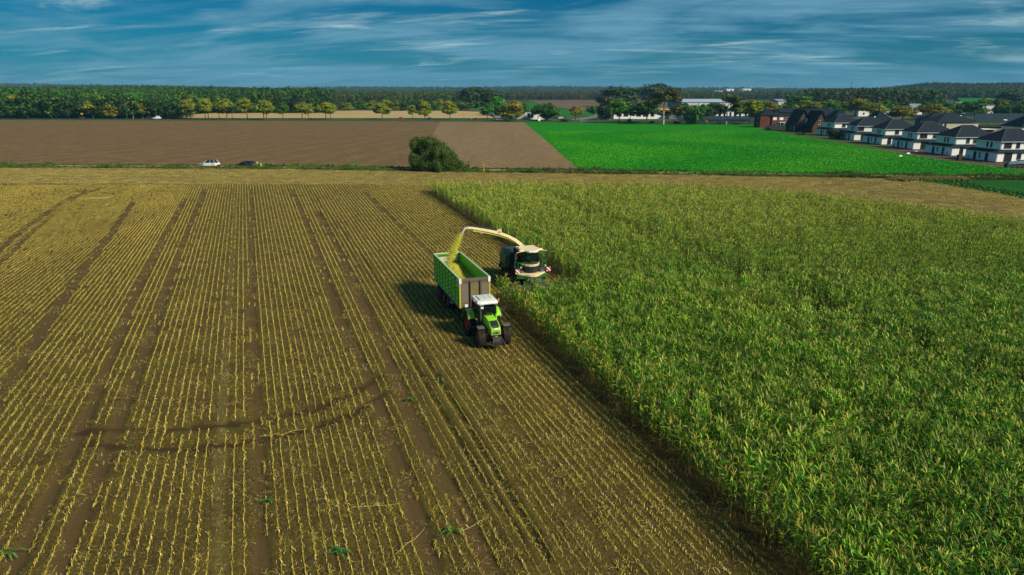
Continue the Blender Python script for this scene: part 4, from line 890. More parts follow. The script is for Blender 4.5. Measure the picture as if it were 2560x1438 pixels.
def weed(px, b, h, w, label, cols=None, n=260, leaf=.16):
    x, y = G(px, b); rr = random.Random(int(px)); B2 = [(rr.uniform(-.35, .35)*w, rr.uniform(-.2, .2)*w, rr.uniform(.3, .85)*h, w*.28, w*.28, h*.22) for _ in range(6)]
    e = empty('shrub', (x, y, 0), 0, label, 'shrub'); cr = crown(rr, B2, n, leaf, .4, .3, cols or T_bush).build('crown', LEAF_OBJ, e, recalc=False); cr.color = (1, 1.15, 1, 1)
    sm = MB()
    for k in range(5): a = k*1.26; sm.tube([(0, 0, -.05), (math.cos(a)*w*.15, math.sin(a)*w*.15, h*.45), (math.cos(a)*w*.28, math.sin(a)*w*.28, h*.85)], [.03, .02, .008], 5, False)
    sm.build('stem', BARK, e)
weed(1152, 428, 2.6, 1.6, 'upright green sapling touching the right side of the large bush', n=420)
weed(1169, 427.5, 2.7, 1.7, 'slender green sapling between the large bush and the yellow post', n=380)
weed(1185, 428, 1.5, 1.0, 'thin dry weed left of the yellow post', lambda z, r: r.choice([(.16, .11, .04), (.1, .08, .03)]), 120, .1)
weed(890, 421, 2.2, 1.9, 'airy bright green shrub on the verge', lambda z, r: r.choice([(.06, .24, .01), (.10, .28, .02)]), 240, .14)
weed(613, 418.5, 1.6, 1.5, 'brown seeding weed before the dark estate car', lambda z, r: r.choice([(.12, .12, .03), (.18, .13, .06)]), 160, .1)
for i, (px, b, w, h, lab) in enumerate(((862, 424, 8.5, 1.7, 'low bramble mound left of the airy bright green shrub'), (930, 425, 6.5, 1.5, 'low bramble mound right of the airy bright green shrub'), (750, 421, 7.0, 1.4, 'dark low bramble between the pale gap of the track and the mound'), (1375, 430, 5.5, 1.6, 'dry brown shrub patch right of the yellow post'), (1440, 431, 4.5, 1.8, 'brown topped shrub at the tip of the harrowed field'))):
    x, y = G(px, b); rr = random.Random(i+60); B2 = [(rr.uniform(-.45, .45)*w, rr.uniform(-.8, .8), rr.uniform(.1, .5)*h, w*.16, .9, h*.45) for _ in range(8)]
    e = empty('bramble', (x, y, 0), 0, lab, 'shrub'); cr = crown(rr, B2, 900, .24, .4, .5, T_bush if i < 3 else (lambda z, r: r.choice([(.08, .08, .03), (.05, .08, .015), (.13, .10, .04)]))).build('foliage', LEAF_OBJ, e, recalc=False); cr.color = (1.1, 1.6, 1, 1) if i < 3 else (1, 1, 1, 1)
    sm = MB()
    for k in range(5): sm.tube([(w*(k/5-.4), 0, -.05), (w*(k/5-.35), .1, h*.6)], [.03, .01], 4, False)
    sm.build('stem', BARK, e)

# ------------------------------------------------------------------ paints for the machines
GREENP = paint('lime_green_paint', (.32, .74, .015), .35, .25, (.16, .13, .05), 2)
GREENT = paint('trailer_green_paint', (.13, .55, .015), .5, .35, (.20, .19, .06), 1.2); GREEN_LIT = paint('pressed_panel_lit_green', (.34, .80, .06), .5, .25, (.25, .24, .08), 1.6)  # light and shade of the relief painted in: pressed panels lighter, walls darker
GREENH = paint('dark_green_paint', (.012, .15, .035), .35, .25, (.12, .11, .06), 1.5)
DGREY = paint('dark_grey_paint', (.035, .042, .048), .45, .45, (.12, .11, .08), 1.5)
BLACKP = paint('black_plastic', (.012, .013, .015), .5, .3, (.08, .07, .05), 3)
BEIGE = paint('cream_paint', (.80, .66, .40), .45, .30, (.45, .33, .15), 1.5)
CREAMR = paint('cream_roof_paint', (.86, .72, .50), .5, .35, (.55, .40, .22), 1.2)
WHITEP = paint('white_paint', (.78, .80, .80), .4, .2, (.45, .42, .33), 3)
LIGHTG = paint('pale_green_rail', (.46, .62, .36), .5, .3, (.3, .28, .12), 2)
YELP = paint('yellow_green_post', (.46, .44, .03), .5, .4, (.25, .2, .06), 2)
REDP = paint('red_rim_paint', (.72, .02, .018), .45, .25, (.10, .07, .04), 2.5)
RUBBER = paint('rubber', (.018, .017, .016), .85, .65, (.085, .062, .036), 2.5, spec=.2)
METAL = paint('grey_metal', (.22, .22, .22), .45, .5, (.14, .11, .07), 3, .4)
BROWNM = paint('dusty_brown_metal', (.115, .085, .060), .7, .6, (.20, .16, .10), 1.8)
CHROME = paint('lamp_chrome', (.85, .86, .88), .15, .1, (.5, .5, .5), 3, .6)
ORANGE = paint('orange_lamp', (.85, .22, .01), .3, .1)
REDL = paint('red_lamp', (.75, .01, .01), .3, .05)
SKIN = paint('skin', (.50, .29, .20), .6, .05)
def glassmat(name, c, rough=.06, tr=.55):
    t = NT(name); t.fin(c, rough, .5); g = t.n.new('ShaderNodeBsdfTransparent'); g.inputs[0].default_value = (.42, .60, .52, 1)
    ms = t.n.new('ShaderNodeMixShader'); ms.inputs[0].default_value = tr; t.l.new(t.p.outputs[0], ms.inputs[1]); t.l.new(g.outputs[0], ms.inputs[2]); t.l.new(ms.outputs[0], t.out.inputs[0]); return t.m
CABG = glassmat('cab_glass', (.010, .022, .020, 1)); CARG = glassmat('car_glass', (.015, .02, .025, 1), .05, .15)
def stripes():
    t = NT('warning_stripes'); w = t.n.new('ShaderNodeTexWave'); w.bands_direction = 'DIAGONAL'; w.inputs['Scale'].default_value = 1.6
    mp = t.n.new('ShaderNodeMapping'); mp.inputs['Rotation'].default_value = (R(90), 0, 0); t.l.new(t.tc.outputs['Object'], mp.inputs[0]); t.l.new(mp.outputs[0], w.inputs[0])
    return t.fin(t.mix(t.rng(w.outputs['Fac'], .48, .52), (.75, .74, .72), (.62, .012, .015)), .4, .3)
STRIPE = stripes()
SILAGE = None
def silagemat():
    t = NT('chopped_maize'); a = t.noise(3, 5, .7); b = t.noise(26, 3, .75); c = t.mix(t.rng(a, .35, .65), (.46, .43, .04), (.66, .60, .09)); c = t.mix(t.rng(b, .4, .62), t.mix(1.0, c, (.55, .6, .5), 'MULTIPLY'), c)
    c = t.mix(t.math('MULTIPLY', t.rng(b, .62, .7), .6), c, (.75, .70, .35)); t.bump(b, .8, .05); return t.fin(c, .9, .1)
SILAGE = silagemat()
t_ = NT('flying_chaff'); CHAFF = t_.fin(t_.attr('col'), .8, .1)

def text(name, body, size, mat, parent, loc, rot, ext=.004, align='CENTER'):
    c = bpy.data.curves.new(name, 'FONT'); c.body = body; c.size = size; c.extrude = ext; c.align_x = align; c.align_y = 'CENTER'; c.materials.append(mat); c.offset = .006*size
    q = bpy.data.objects.new(name, c); COL.objects.link(q); dg = bpy.context.evaluated_depsgraph_get(); me = bpy.data.meshes.new_from_object(q.evaluated_get(dg)); bpy.data.objects.remove(q)
    o = bpy.data.objects.new(name, me); COL.objects.link(o); o.parent = parent; o.location = loc; o.rotation_euler = rot; return o

def wheel(parent, loc, rad, wid, rimr, side, rimmat=REDP, lugs=20, lug=.05, steer=0, name='wheel', dish=.12):
    """side +1: outer face towards +x"""
    w = empty(name, loc); w.parent = parent; w.rotation_euler = (0, 0, steer); h = wid/2; s = side
    m = MB(); body = rad-lug
    m.lathe([(-h*.72, rimr), (-h*.95, rimr+(body-rimr)*.35), (-h*.98, rimr+(body-rimr)*.72), (-h*.84, body*.975), (-h*.4, body), (h*.4, body), (h*.84, body*.975), (h*.98, rimr+(body-rimr)*.72), (h*.95, rimr+(body-rimr)*.35), (h*.72, rimr)], 36)
    if lugs:
        for k in range(lugs):
            for sd in (-1, 1):
                t0 = 2*math.pi*(k+(.5 if sd > 0 else 0))/lugs; dt = -.9*2*math.pi/lugs
                def P(x, t, r): return (x, r*math.cos(t), r*math.sin(t))
                x0, x1 = -.02*sd, h*.93*sd; wd = .30*2*math.pi/lugs
                m.hexa([P(x0, t0-wd/2, body-.01), P(x1, t0+dt-wd/2, body*.965), P(x1, t0+dt+wd/2, body*.965), P(x0, t0+wd/2, body-.01), P(x0, t0-wd/2, rad), P(x1, t0+dt-wd/2, rad*.975), P(x1, t0+dt+wd/2, rad*.975), P(x0, t0+wd/2, rad)])
    m.build('tyre', RUBBER, w, False)
    m = MB(); d = dish
    m.lathe([(-h*.70*s, rimr), (-h*.74*s, rimr+.02), (-h*.6*s, rimr-.02), (-.1*h*s, rimr-.06), (h*.60*s, rimr-.03), (h*.74*s, rimr+.02), (h*.72*s, rimr-.02), (h*.45*s, rimr-.05), ((h*.45-d)*s, rimr*.70), ((h*.45-d)*s, rimr*.40), ((h*.45-d+.06)*s, rimr*.36), ((h*.45-d+.08)*s, 0.001)], 28)
    m.build('rim', rimmat, w, True)
    m = MB(); m.lathe([((h*.45-d+.06)*s, rimr*.26), ((h*.45-d+.17)*s, rimr*.22), ((h*.45-d+.19)*s, .002)], 12)
    for k in range(8): a = k*math.pi/4; m.box(((h*.45-d+.03)*s, rimr*.52*math.cos(a), rimr*.52*math.sin(a)), (.05, .035, .035))
    m.build('hub', METAL, w)
    return w

def heading(dx, dy): return math.atan2(-dx, dy)
# ------------------------------------------------------------------ people
def skinbody(name, mat, parent, joints, bones, radii, sub=1):
    me = bpy.data.meshes.new(name); me.from_pydata(joints, bones, []); me.materials.append(mat)
    o = bpy.data.objects.new(name, me); COL.objects.link(o); o.parent = parent
    sk = o.modifiers.new('skin', 'SKIN'); sk.use_smooth_shade = True
    me.skin_vertices.new() if not me.skin_vertices else None
    for v, rr in zip(me.skin_vertices[0].data, radii): v.radius = (rr, rr)
    me.skin_vertices[0].data[0].use_root = True
    s = o.modifiers.new('sub', 'SUBSURF'); s.levels = sub; s.render_levels = sub
    return o
def person(loc, rz, label, shirt, trousers, hair, pose='stand', h=1.78, shorts=False, name='person'):
    """faces +y in its own frame; pose: stand, hands_to_face, sit"""
    k = h/1.78; root = empty(name, loc, rz, label, 'person')
    if pose == 'sit':
        J = dict(pel=(0, 0, .0), wai=(0, -.02, .18), che=(0, -.02, .40), nec=(0, 0, .55), hd0=(0, .02, .63), hd1=(0, .03, .76))
        for s, n in ((-1, 'l'), (1, 'r')):
            J.update({'hip'+n: (s*.10, .02, -.02), 'kne'+n: (s*.15, .45, .06), 'ank'+n: (s*.15, .56, -.36), 'toe'+n: (s*.16, .72, -.42), 'sho'+n: (s*.19, -.01, .47), 'elb'+n: (s*.26, .14, .24), 'wri'+n: (s*.17, .38, .28), 'han'+n: (s*.13, .46, .31)})
    else:
        J = dict(pel=(0, 0, .95), wai=(0, 0, 1.10), che=(0, -.01, 1.32), nec=(0, 0, 1.48), hd0=(0, .015, 1.56), hd1=(0, .02, 1.69))
        for s, n in ((-1, 'l'), (1, 'r')):
            J.update({'hip'+n: (s*.095, 0, .90), 'kne'+n: (s*.13, .02, .50), 'ank'+n: (s*.15, 0, .09), 'toe'+n: (s*.17, .17, .03), 'sho'+n: (s*.19, -.01, 1.41)})
            if pose == 'hands_to_face': J.update({'elb'+n: (s*.33, .16, 1.24), 'wri'+n: (s*.14, .26, 1.50), 'han'+n: (s*.08, .24, 1.60)})
            elif pose == 'hands_front': J.update({'elb'+n: (s*.27, .04, 1.14), 'wri'+n: (s*.14, .26, 1.12), 'han'+n: (s*.07, .31, 1.15)})
            else: J.update({'elb'+n: (s*.25, -.02, 1.12), 'wri'+n: (s*.25, .07, .88), 'han'+n: (s*.24, .11, .78)})
    names = list(J); co = [tuple(c*k for c in J[n]) for n in names]; ix = {n: i for i, n in enumerate(names)}
    E = [('pel', 'wai'), ('wai', 'che'), ('che', 'nec'), ('nec', 'hd0'), ('hd0', 'hd1')]
    for n in 'lr': E += [('pel', 'hip'+n), ('hip'+n, 'kne'+n), ('kne'+n, 'ank'+n), ('ank'+n, 'toe'+n), ('che', 'sho'+n), ('sho'+n, 'elb'+n), ('elb'+n, 'wri'+n), ('wri'+n, 'han'+n)]
    RR = dict(pel=.13, wai=.12, che=.14, nec=.055, hd0=.085, hd1=.095, hip=.085, kne=.06, ank=.042, toe=.035, sho=.062, elb=.046, wri=.032, han=.038)
    rad = [RR[n if n in RR else n[:3]]*k for n in names]
    skinbody('body', SKIN, root, co, [(ix[a], ix[b]) for a, b in E], rad)
    def garment(nm, mat, keep, grow, ends):
        use = [n for n in names if n in keep]; c2 = []; 
        for n in use:
            p = Vector(co[ix[n]])
            if n in ends: q = Vector(co[ix[ends[n][0]]]); p = q.lerp(p, ends[n][1])
            c2.append(tuple(p))
        e2 = [(use.index(a), use.index(b)) for a, b in E if a in use and b in use]
        skinbody(nm, mat, root, c2, e2, [(RR[n if n in RR else n[:3]]+grow)*k for n in use])
    arms = {} if shirt[1] == 'long' else {'elbl': ('shol', .75), 'elbr': ('shor', .75)}
    sk = ['pel', 'wai', 'che', 'shol', 'shor', 'elbl', 'elbr']+(['wril', 'wrir'] if shirt[1] == 'long' else [])
    garment('shirt', paint(name+'_shirt', shirt[0], .8, .1), sk, .018, arms)
    tk = ['pel', 'hipl', 'hipr', 'knel', 'kner']+([] if shorts else ['ankl', 'ankr'])
    garment('trousers', paint(name+'_trousers', trousers, .85, .1), tk, .014, {'knel': ('hipl', .85), 'kner': ('hipr', .85)} if shorts else {})
    hm = MB(); c = Vector(co[ix['hd1']]); 
    hm.lathe([(.0*k, .108*k), (.05*k, .104*k), (.09*k, .075*k), (.112*k, .002)], 14, 'z', (c.x, c.y-.02*k, c.z-.005)); hm.box((c.x, c.y-.075*k, c.z-.03*k), (.15*k, .06*k, .11*k)); hm.build('hair', paint(name+'_hair', hair, .9, 0), root, True)
    fm = MB(); y = c.y+.10*k; z = c.z-.05*k
    fm.box((c.x, y+.012*k, z-.005), (.024*k, .03*k, .045*k)); fm.build('nose', SKIN, root)
    em = MB(); [em.box((c.x+s*.033*k, y-.004, z+.025*k), (.022*k, .012*k, .010*k)) for s in (-1, 1)]; em.build('eyes', BLACKP, root)
    mm = MB(); mm.box((c.x, y-.003, z-.045*k), (.045*k, .012*k, .008*k)); mm.build('mouth', REDP, root)
    am = MB(); [am.box((c.x+s*.098*k, c.y-.0, z+.0), (.02*k, .035*k, .055*k)) for s in (-1, 1)]; am.build('ears', SKIN, root)
    for n in 'lr':      # hands: palm, four unequal fingers and a thumb
        w = Vector(co[ix['wri'+n]]); hnd = Vector(co[ix['han'+n]]); d = (hnd-w).normalized(); sx = d.cross(Vector((0, 1, .3))).normalized(); nz = sx.cross(d)
        g = MB()
        for f, (o_, L) in enumerate(((-.030, .062), (-.010, .074), (.010, .070), (.030, .052))):
            p = hnd+sx*o_*k+d*.02*k; g.tube([p, p+d*L*.55*k, p+d*L*.8*k+nz*L*.35*k], [.010*k, .009*k, .007*k], 5)
        p = w+d*.03*k+sx*.03*k*(1 if n == 'l' else -1); g.tube([p, p+sx*.03*k*(1 if n == 'l' else -1)+d*.035*k, p+sx*.03*k*(1 if n == 'l' else -1)+d*.06*k+nz*.01], [.012*k, .010*k, .008*k], 5); g.build('hand', SKIN, root, True)
    if pose != 'sit' or True:
        sm = MB()
        for n in 'lr': a = Vector(co[ix['ank'+n]]); t = Vector(co[ix['toe'+n]]); sm.tube([a+Vector((0, -.05, -.02))*k, a+Vector((0, 0, -.03))*k, t+Vector((0, .02, .01))*k], [.045*k, .052*k, .042*k], 7)
        sm.build('shoes', BLACKP, root, True)
    return root

# ------------------------------------------------------------------ tractor
HD = heading(.335, -.942)
def fw(): return (.335, -.942)
fx, fy = -1.42, 48.25                                   # between the front wheels
TR = empty('tractor', (fx-.335*1.42, fy+.942*1.42, 0), HD, 'light green tractor with a white cab roof and red rims, pulling the silage trailer', 'tractor')
# local frame: +y forward, origin midway between the axles; the front axle at y=1.42, the rear axle at y=-1.42
for s in (-1, 1):
    wheel(TR, (s*1.02, -1.42, .99), .99, .66, .50, s, lugs=20, lug=.06, dish=.16)
    wheel(TR, (s*.98, 1.42, .76), .76, .56, .38, s, lugs=18, lug=.055, steer=R(-4), dish=.10)
m = MB(); m.box((0, .6, .95), (.50, 2.6, .42)).box((0, -1.2, 1.05), (.72, 1.3, .60)).box((0, 1.42, .74), (1.55, .22, .24)).box((0, -1.42, .99), (1.5, .30, .34)).box((.42, -.15, .86), (.34, 1.0, .60)).box((-.42, -.15, .86), (.34, 1.0, .60))
m.build('chassis', DGREY, TR, bevel=.02)
def ringy(y, w, z0, z1, rnd=.16, tp=.86):
    h = w/2; return [(-h, y, z0), (h, y, z0), (h*1.0, y, z0+(z1-z0)*.72), (h*.94, y, z0+(z1-z0)*.88), (h*tp*.86, y, z1), (-h*tp*.86, y, z1), (-h*.94, y, z0+(z1-z0)*.88), (-h*1.0, y, z0+(z1-z0)*.72)]
m = MB(); m.loft([ringy(.18, .92, 1.18, 2.12), ringy(.9, .90, 1.14, 2.05), ringy(1.55, .86, 1.10, 1.93), ringy(1.98, .80, 1.08, 1.74), ringy(2.16, .74, 1.10, 1.52)]); m.build('hood', GREENP, TR, True, .0)
m = MB()   # dark grille wrapping over the nose
m.hexa([(-.27, 1.62, 1.9), (.27, 1.62, 1.9), (.23, 2.175, 1.20), (-.23, 2.175, 1.20), (-.29, 1.50, 1.965), (.29, 1.50, 1.965), (.27, 2.215, 1.50), (-.27, 2.215, 1.50)]); m.mi = 0
m.v = []; m.f = []; m.m = []; m.c = []
m.hexa([(-.30, 1.40, 1.93), (.30, 1.40, 1.93), (.30, 2.02, 1.70), (-.30, 2.02, 1.70), (-.31, 1.40, 1.985), (.31, 1.40, 1.985), (.29, 2.02, 1.775), (-.29, 2.02, 1.775)])
m.hexa([(-.29, 2.02, 1.70), (.29, 2.02, 1.70), (.25, 2.16, 1.18), (-.25, 2.16, 1.18), (-.29, 2.02, 1.775), (.29, 2.02, 1.775), (.25, 2.215, 1.18), (-.25, 2.215, 1.18)])
m.build('grille', BLACKP, TR, bevel=.012)
for k in range(7):
    m = MB(); z = 1.28+k*.062; m.box((0, 2.205-(k*.015), z), (.46, .02, .014)); m.build('grille_bar', DGREY, TR)
for s in (-1, 1):
    m = MB(); m.hexa([(s*.445, .42, 1.30), (s*.435, 1.35, 1.26), (s*.425, 1.75, 1.35), (s*.44, .42, 1.60), (s*.475, .42, 1.30), (s*.462, 1.35, 1.26), (s*.45, 1.75, 1.35), (s*.468, .42, 1.60)]); m.build('side_grille', BLACKP, TR)
    for z in (1.24, 1.36):
        m = MB(); m.lathe([(0, .055), (.03, .05), (.035, .002)], 12, 'y', (s*.30, 2.165, z)); m.build('headlight', CHROME, TR)
    m = MB(); m.lathe([(0, .05), (.03, .045), (.035, .002)], 10, 'y', (s*.155, 2.20, 1.30)); m.build('headlight', CHROME, TR)
m = MB(); m.box((0, 2.125, 1.555), (.24, .012, .06), (R(-62), 0, 0)); m.build('badge', CHROME, TR)
text('badge_lettering', 'CLAAS', .062, REDP, TR, (0, 2.137, 1.562), (R(28), 0, R(180)), .003)
# cab
def frame(pts, w=.045): 
    for a, b in pts: m.tube([a, b], w, 4)
CB = [(-.72, .16, 1.35), (.72, .16, 1.35), (.80, -.62, 1.25), (-.80, -.62, 1.25), (.80, -1.55, 1.60), (-.80, -1.55, 1.60)]
CTp = [(-.68, .02, 2.86), (.68, .02, 2.86), (.76, -.62, 2.90), (-.76, -.62, 2.90), (.76, -1.50, 2.88), (-.76, -1.50, 2.88)]
m = MB(); frame([(CB[i], CTp[i]) for i in range(6)]+[(CTp[0], CTp[1]), (CTp[1], CTp[2]), (CTp[2], CTp[4]), (CTp[4], CTp[5]), (CTp[5], CTp[3]), (CTp[3], CTp[0]), (CB[0], CB[1]), (CB[1], CB[2]), (CB[2], CB[4]), (CB[4], CB[5]), (CB[5], CB[3]), (CB[3], CB[0])]); m.build('cab_frame', BLACKP, TR)
def pane(par, pts, nm='window', mat=CABG, th=.012):
    m = MB(); P = [Vector(p) for p in pts]; n = (P[1]-P[0]).cross(P[2]-P[0]).normalized()*th; k = len(P)
    m.add([p-n for p in P]+[p+n for p in P], [tuple(range(k-1, -1, -1)), tuple(range(k, 2*k))]+[(i, (i+1) % k, k+(i+1) % k, k+i) for i in range(k)]); return m.build(nm, mat, par)
pane(TR, [CB[0], CB[1], CTp[1], CTp[0]], 'windscreen'); pane(TR, [CB[1], CB[2], CTp[2], CTp[1]], 'door_window'); pane(TR, [CB[3], CB[0], CTp[0], CTp[3]], 'door_window'); pane(TR, [CB[2], CB[4], CTp[4], CTp[2]], 'side_window'); pane(TR, [CB[5], CB[3], CTp[3], CTp[5]], 'side_window'); pane(TR, [CB[4], CB[5], CTp[5], CTp[4]], 'rear_window')
m = MB(); m.box((0, -.7, 1.12), (1.5, 1.6, .20)); m.build('cab_floor', DGREY, TR)
rf = MB(); rf.loft([[(-.78, -1.70, 2.90), (.78, -1.70, 2.90), (.82, -.8, 2.90), (.80, .18, 2.90), (.55, .32, 2.90), (-.55, .32, 2.90), (-.80, .18, 2.90), (-.82, -.8, 2.90)], [(-.82, -1.74, 3.0), (.82, -1.74, 3.0), (.87, -.8, 3.0), (.85, .2, 3.0), (.58, .36, 3.0), (-.58, .36, 3.0), (-.85, .2, 3.0), (-.87, -.8, 3.0)], [(-.72, -1.6, 3.14), (.72, -1.6, 3.14), (.76, -.8, 3.16), (.74, .08, 3.14), (.5, .2, 3.13), (-.5, .2, 3.13), (-.74, .08, 3.14), (-.76, -.8, 3.16)]]); RO = rf.build('roof', WHITEP, TR, bevel=.03)
m = MB(); m.box((0, -.72, 3.19), (1.05, 1.15, .05)); m.build('roof_hatch', paint('roof_hatch_paint', (.66, .68, .62), .5, .7, (.40, .42, .28), 4), RO, bevel=.015)
m = MB(); [m.box((s*.40, -.72, 3.225), (.03, .9, .02)) for s in (-1, 0, 1)]; m.build('roof_rib', WHITEP, RO)
for x in (-.66, -.48, .48, .66):
    m = MB(); m.box((x, .37, 2.93), (.13, .06, .085)); m.build('work_light', CHROME, RO, bevel=.01)
for s in (-1, 1):
    m = MB(); m.lathe([(0, .065), (.13, .06), (.17, .03), (.175, .001)], 12, 'z', (s*.92, -.35 if s > 0 else .0, 3.04)); m.build('beacon', ORANGE, TR)
    m = MB(); m.tube([(s*.84, -.35 if s > 0 else 0, 2.95), (s*.92, -.35 if s > 0 else 0, 3.04)], .02, 6); m.build('beacon_arm', BLACKP, TR)
    # mirrors
    m = MB(); m.tube([(s*.76, .05, 2.75), (s*1.15, .12, 2.70), (s*1.30, .10, 2.55)], .018, 6); m.build('mirror_arm', BLACKP, TR)
    m = MB(); m.box((s*1.32, .11, 2.38), (.20, .07, .40), taper=.92); mi_ = m.build('mirror', BLACKP, TR, bevel=.02); m = MB(); m.box((s*1.32, .071, 2.38), (.16, .006, .34)); m.build('mirror_glass', CHROME, mi_)
    # rear mudguards
    prof = [(-1.42+1.13*math.cos(a), .99+1.13*math.sin(a)) for a in [R(x) for x in range(35, 171, 15)]]; inn = [(-1.42+1.05*math.cos(a), .99+1.05*math.sin(a)) for a in [R(x) for x in range(170, 34, -15)]]
    m = MB(); poly = prof+inn; n_ = len(prof)
    for i in range(n_-1): a, b = prof[i], prof[i+1]; c, d = inn[n_-1-i], inn[n_-2-i]; x0, x1 = s*.62, s*1.34; m.hexa([(x0, a[0], a[1]), (x1, a[0], a[1]), (x1, b[0], b[1]), (x0, b[0], b[1]), (x0, c[0], c[1]), (x1, c[0], c[1]), (x1, d[0], d[1]), (x0, d[0], d[1])])
    m.hexa([(s*.60, -.5, 1.55), (s*.66, -.5, 1.55), (s*.66, -2.3, 1.55), (s*.60, -2.3, 1.55), (s*.60, -.75, 2.0), (s*.66, -.75, 2.0), (s*.66, -2.0, 2.05), (s*.60, -2.0, 2.05)])
    m.build('mudguard', GREENP, TR)
    m = MB(); [m.hexa([(s*1.33, -1.42+1.06*math.cos(a), .99+1.06*math.sin(a)), (s*1.40, -1.42+1.06*math.cos(a), .99+1.06*math.sin(a)), (s*1.40, -1.42+1.06*math.cos(b), .99+1.06*math.sin(b)), (s*1.33, -1.42+1.06*math.cos(b), .99+1.06*math.sin(b)), (s*1.33, -1.42+1.15*math.cos(a), .99+1.15*math.sin(a)), (s*1.40, -1.42+1.15*math.cos(a), .99+1.15*math.sin(a)), (s*1.40, -1.42+1.15*math.cos(b), .99+1.15*math.sin(b)), (s*1.33, -1.42+1.15*math.cos(b), .99+1.15*math.sin(b))]) for a, b in [(R(x), R(x+15)) for x in range(30, 165, 15)]]; m.build('mudguard_edge', BLACKP, TR)
    # front mudguards, thin and pale
    m = MB(); A_ = [R(x) for x in range(66, 128, 10)]
    for a, b in zip(A_[:-1], A_[1:]): m.hexa([(s*.76, 1.42+.84*math.cos(a), .76+.84*math.sin(a)), (s*1.20, 1.42+.84*math.cos(a), .76+.84*math.sin(a)), (s*1.27, 1.42+.84*math.cos(b), .76+.84*math.sin(b)), (s*.74, 1.42+.84*math.cos(b), .76+.84*math.sin(b)), (s*.74, 1.42+.88*math.cos(a), .76+.88*math.sin(a)), (s*1.27, 1.42+.88*math.cos(a), .76+.88*math.sin(a)), (s*1.27, 1.42+.88*math.cos(b), .76+.88*math.sin(b)), (s*.74, 1.42+.88*math.cos(b), .76+.88*math.sin(b))])
    m.build('front_mudguard', paint('mudguard_grey', (.10, .10, .10), .5, .4), TR)
    m = MB(); [m.box((s*.98, -.25, .50+i*.27), (.34, .36, .035)) for i in range(3)]; m.box((s*1.14, -.06, .78), (.03, .03, .62)).box((s*1.14, -.44, .78), (.03, .03, .62)); m.build('steps', BLACKP, TR)
    m = MB(); m.tube([(s*.86, .28, 1.2), (s*.90, .30, 2.0)], .02, 6); m.lathe([(0, .06), (.06, .055), (.065, .002)], 10, 'y', (s*.92, .32, 1.72)); m.build('lamp_post', BLACKP, TR)
    m = MB(); m.lathe([(0, .05), (.05, .045), (.055, .002)], 10, 'y', (s*.97, .34, 1.86)); m.build('side_lamp', ORANGE, TR)
m = MB(); m.tube([(.62, .30, 1.3), (.62, .30, 2.3), (.62, .30, 2.62), (.62, .22, 2.78)], [.085, .085, .06, .05], 12); m.build('exhaust', DGREY, TR)
m = MB(); m.tube([(-.62, .30, 1.3), (-.62, .30, 2.1)], [.06, .06], 10); m.build('air_intake', GREENP, TR)
m = MB(); m.box((0, .30, 2.16), (.52, .40, .14)); m.build('hood_rear', BLACKP, TR, bevel=.03)
m = MB(); m.box((0, 2.35, .80), (.62, .30, .34)).box((0, 2.55, .62), (.85, .22, .16)).box((-.42, 2.6, .62), (.10, .62, .12)).box((.42, 2.6, .62), (.10, .62, .12)); m.tube([(-.28, 2.3, 1.05), (-.42, 2.78, .66)], .035, 6); m.tube([(.28, 2.3, 1.05), (.42, 2.78, .66)], .035, 6); m.build('front_linkage', DGREY, TR, bevel=.01)
m = MB(); m.box((0, 2.72, .60), (.62, .22, .20), taper=.8); m.build('front_weight', paint('weight_black', (.008, .009, .01), .7, .1), TR, bevel=.02)
m = MB(); m.box((0, 2.24, 1.02), (.20, .05, .05)); m.build('coupling', YELP, TR)
m = MB(); m.box((-.02+.46, .13, 2.62), (.22, .02, .16)); m.build('windscreen_sticker', WHITEP, TR)
m = MB(); m.box((0, -.95, 1.50), (.5, .5, .14)).box((0, -1.2, 1.85), (.5, .12, .62)); m.build('seat', paint('seat_blue', (.02, .05, .12), .8, .1), TR, bevel=.04)
m = MB(); m.tube([(0, -.12, 1.3), (0, -.28, 1.75)], .03, 6); m.lathe([(-.015, .17), (.015, .17), (.015, .20), (-.015, .20), (-.015, .17)], 20, 'y', (0, -.30, 1.78)); m.build('steering_wheel', BLACKP, TR)
m = MB(); m.box((0, -2.25, .75), (.8, .35, .35)).box((0, -2.55, .55), (.3, .4, .14)); m.build('rear_hitch', BLACKP, TR, bevel=.02)
sy, cy_ = math.sin(HD), math.cos(HD)
def loc_of(root, p): M = Matrix.Rotation(root.rotation_euler[2], 3, 'Z'); return tuple(M@Vector(p)+Vector(root.location))
person(loc_of(TR, (-.04, -.88, 1.66)), HD, 'driver seated behind the windscreen of the light green tractor', ((.26, .34, .05), 'long'), (.03, .04, .08), (.08, .05, .03), 'sit')

# ------------------------------------------------------------------ trailer
a, b = Vector((*G(1153, 702, 3.85), 0)), Vector((*G(1221, 692, 3.85), 0)); c_, d_ = Vector((*G(1086, 634, 3.85), 0)), Vector((*G(1147, 631, 3.85), 0))
frontm = (a+b)/2; rearm = (c_+d_)/2; dirv = (frontm-rearm).normalized(); TH_ = heading(dirv.x, dirv.y); LEN = 9.3; mid = (frontm+rearm)/2
TL_ = empty('silage_trailer', (mid.x, mid.y, 0), TH_, 'long green three axle silage trailer filled with chopped maize behind the tractor', 'trailer')
H2, W2, L2, ZB, ZT = 0, 1.24, LEN/2, 1.45, 3.85
m = MB(); m.box((0, 0, 1.22), (1.0, LEN+.4, .24)).box((-.5, 0, 1.0), (.14, LEN-.5, .3)).box((.5, 0, 1.0), (.14, LEN-.5, .3)); m.build('chassis', DGREY, TL_, bevel=.02)
m = MB(); m.box((0, 0, ZB), (2*W2-.06, LEN-.08, .08)); m.build('floor_bed', BROWNM, TL_)
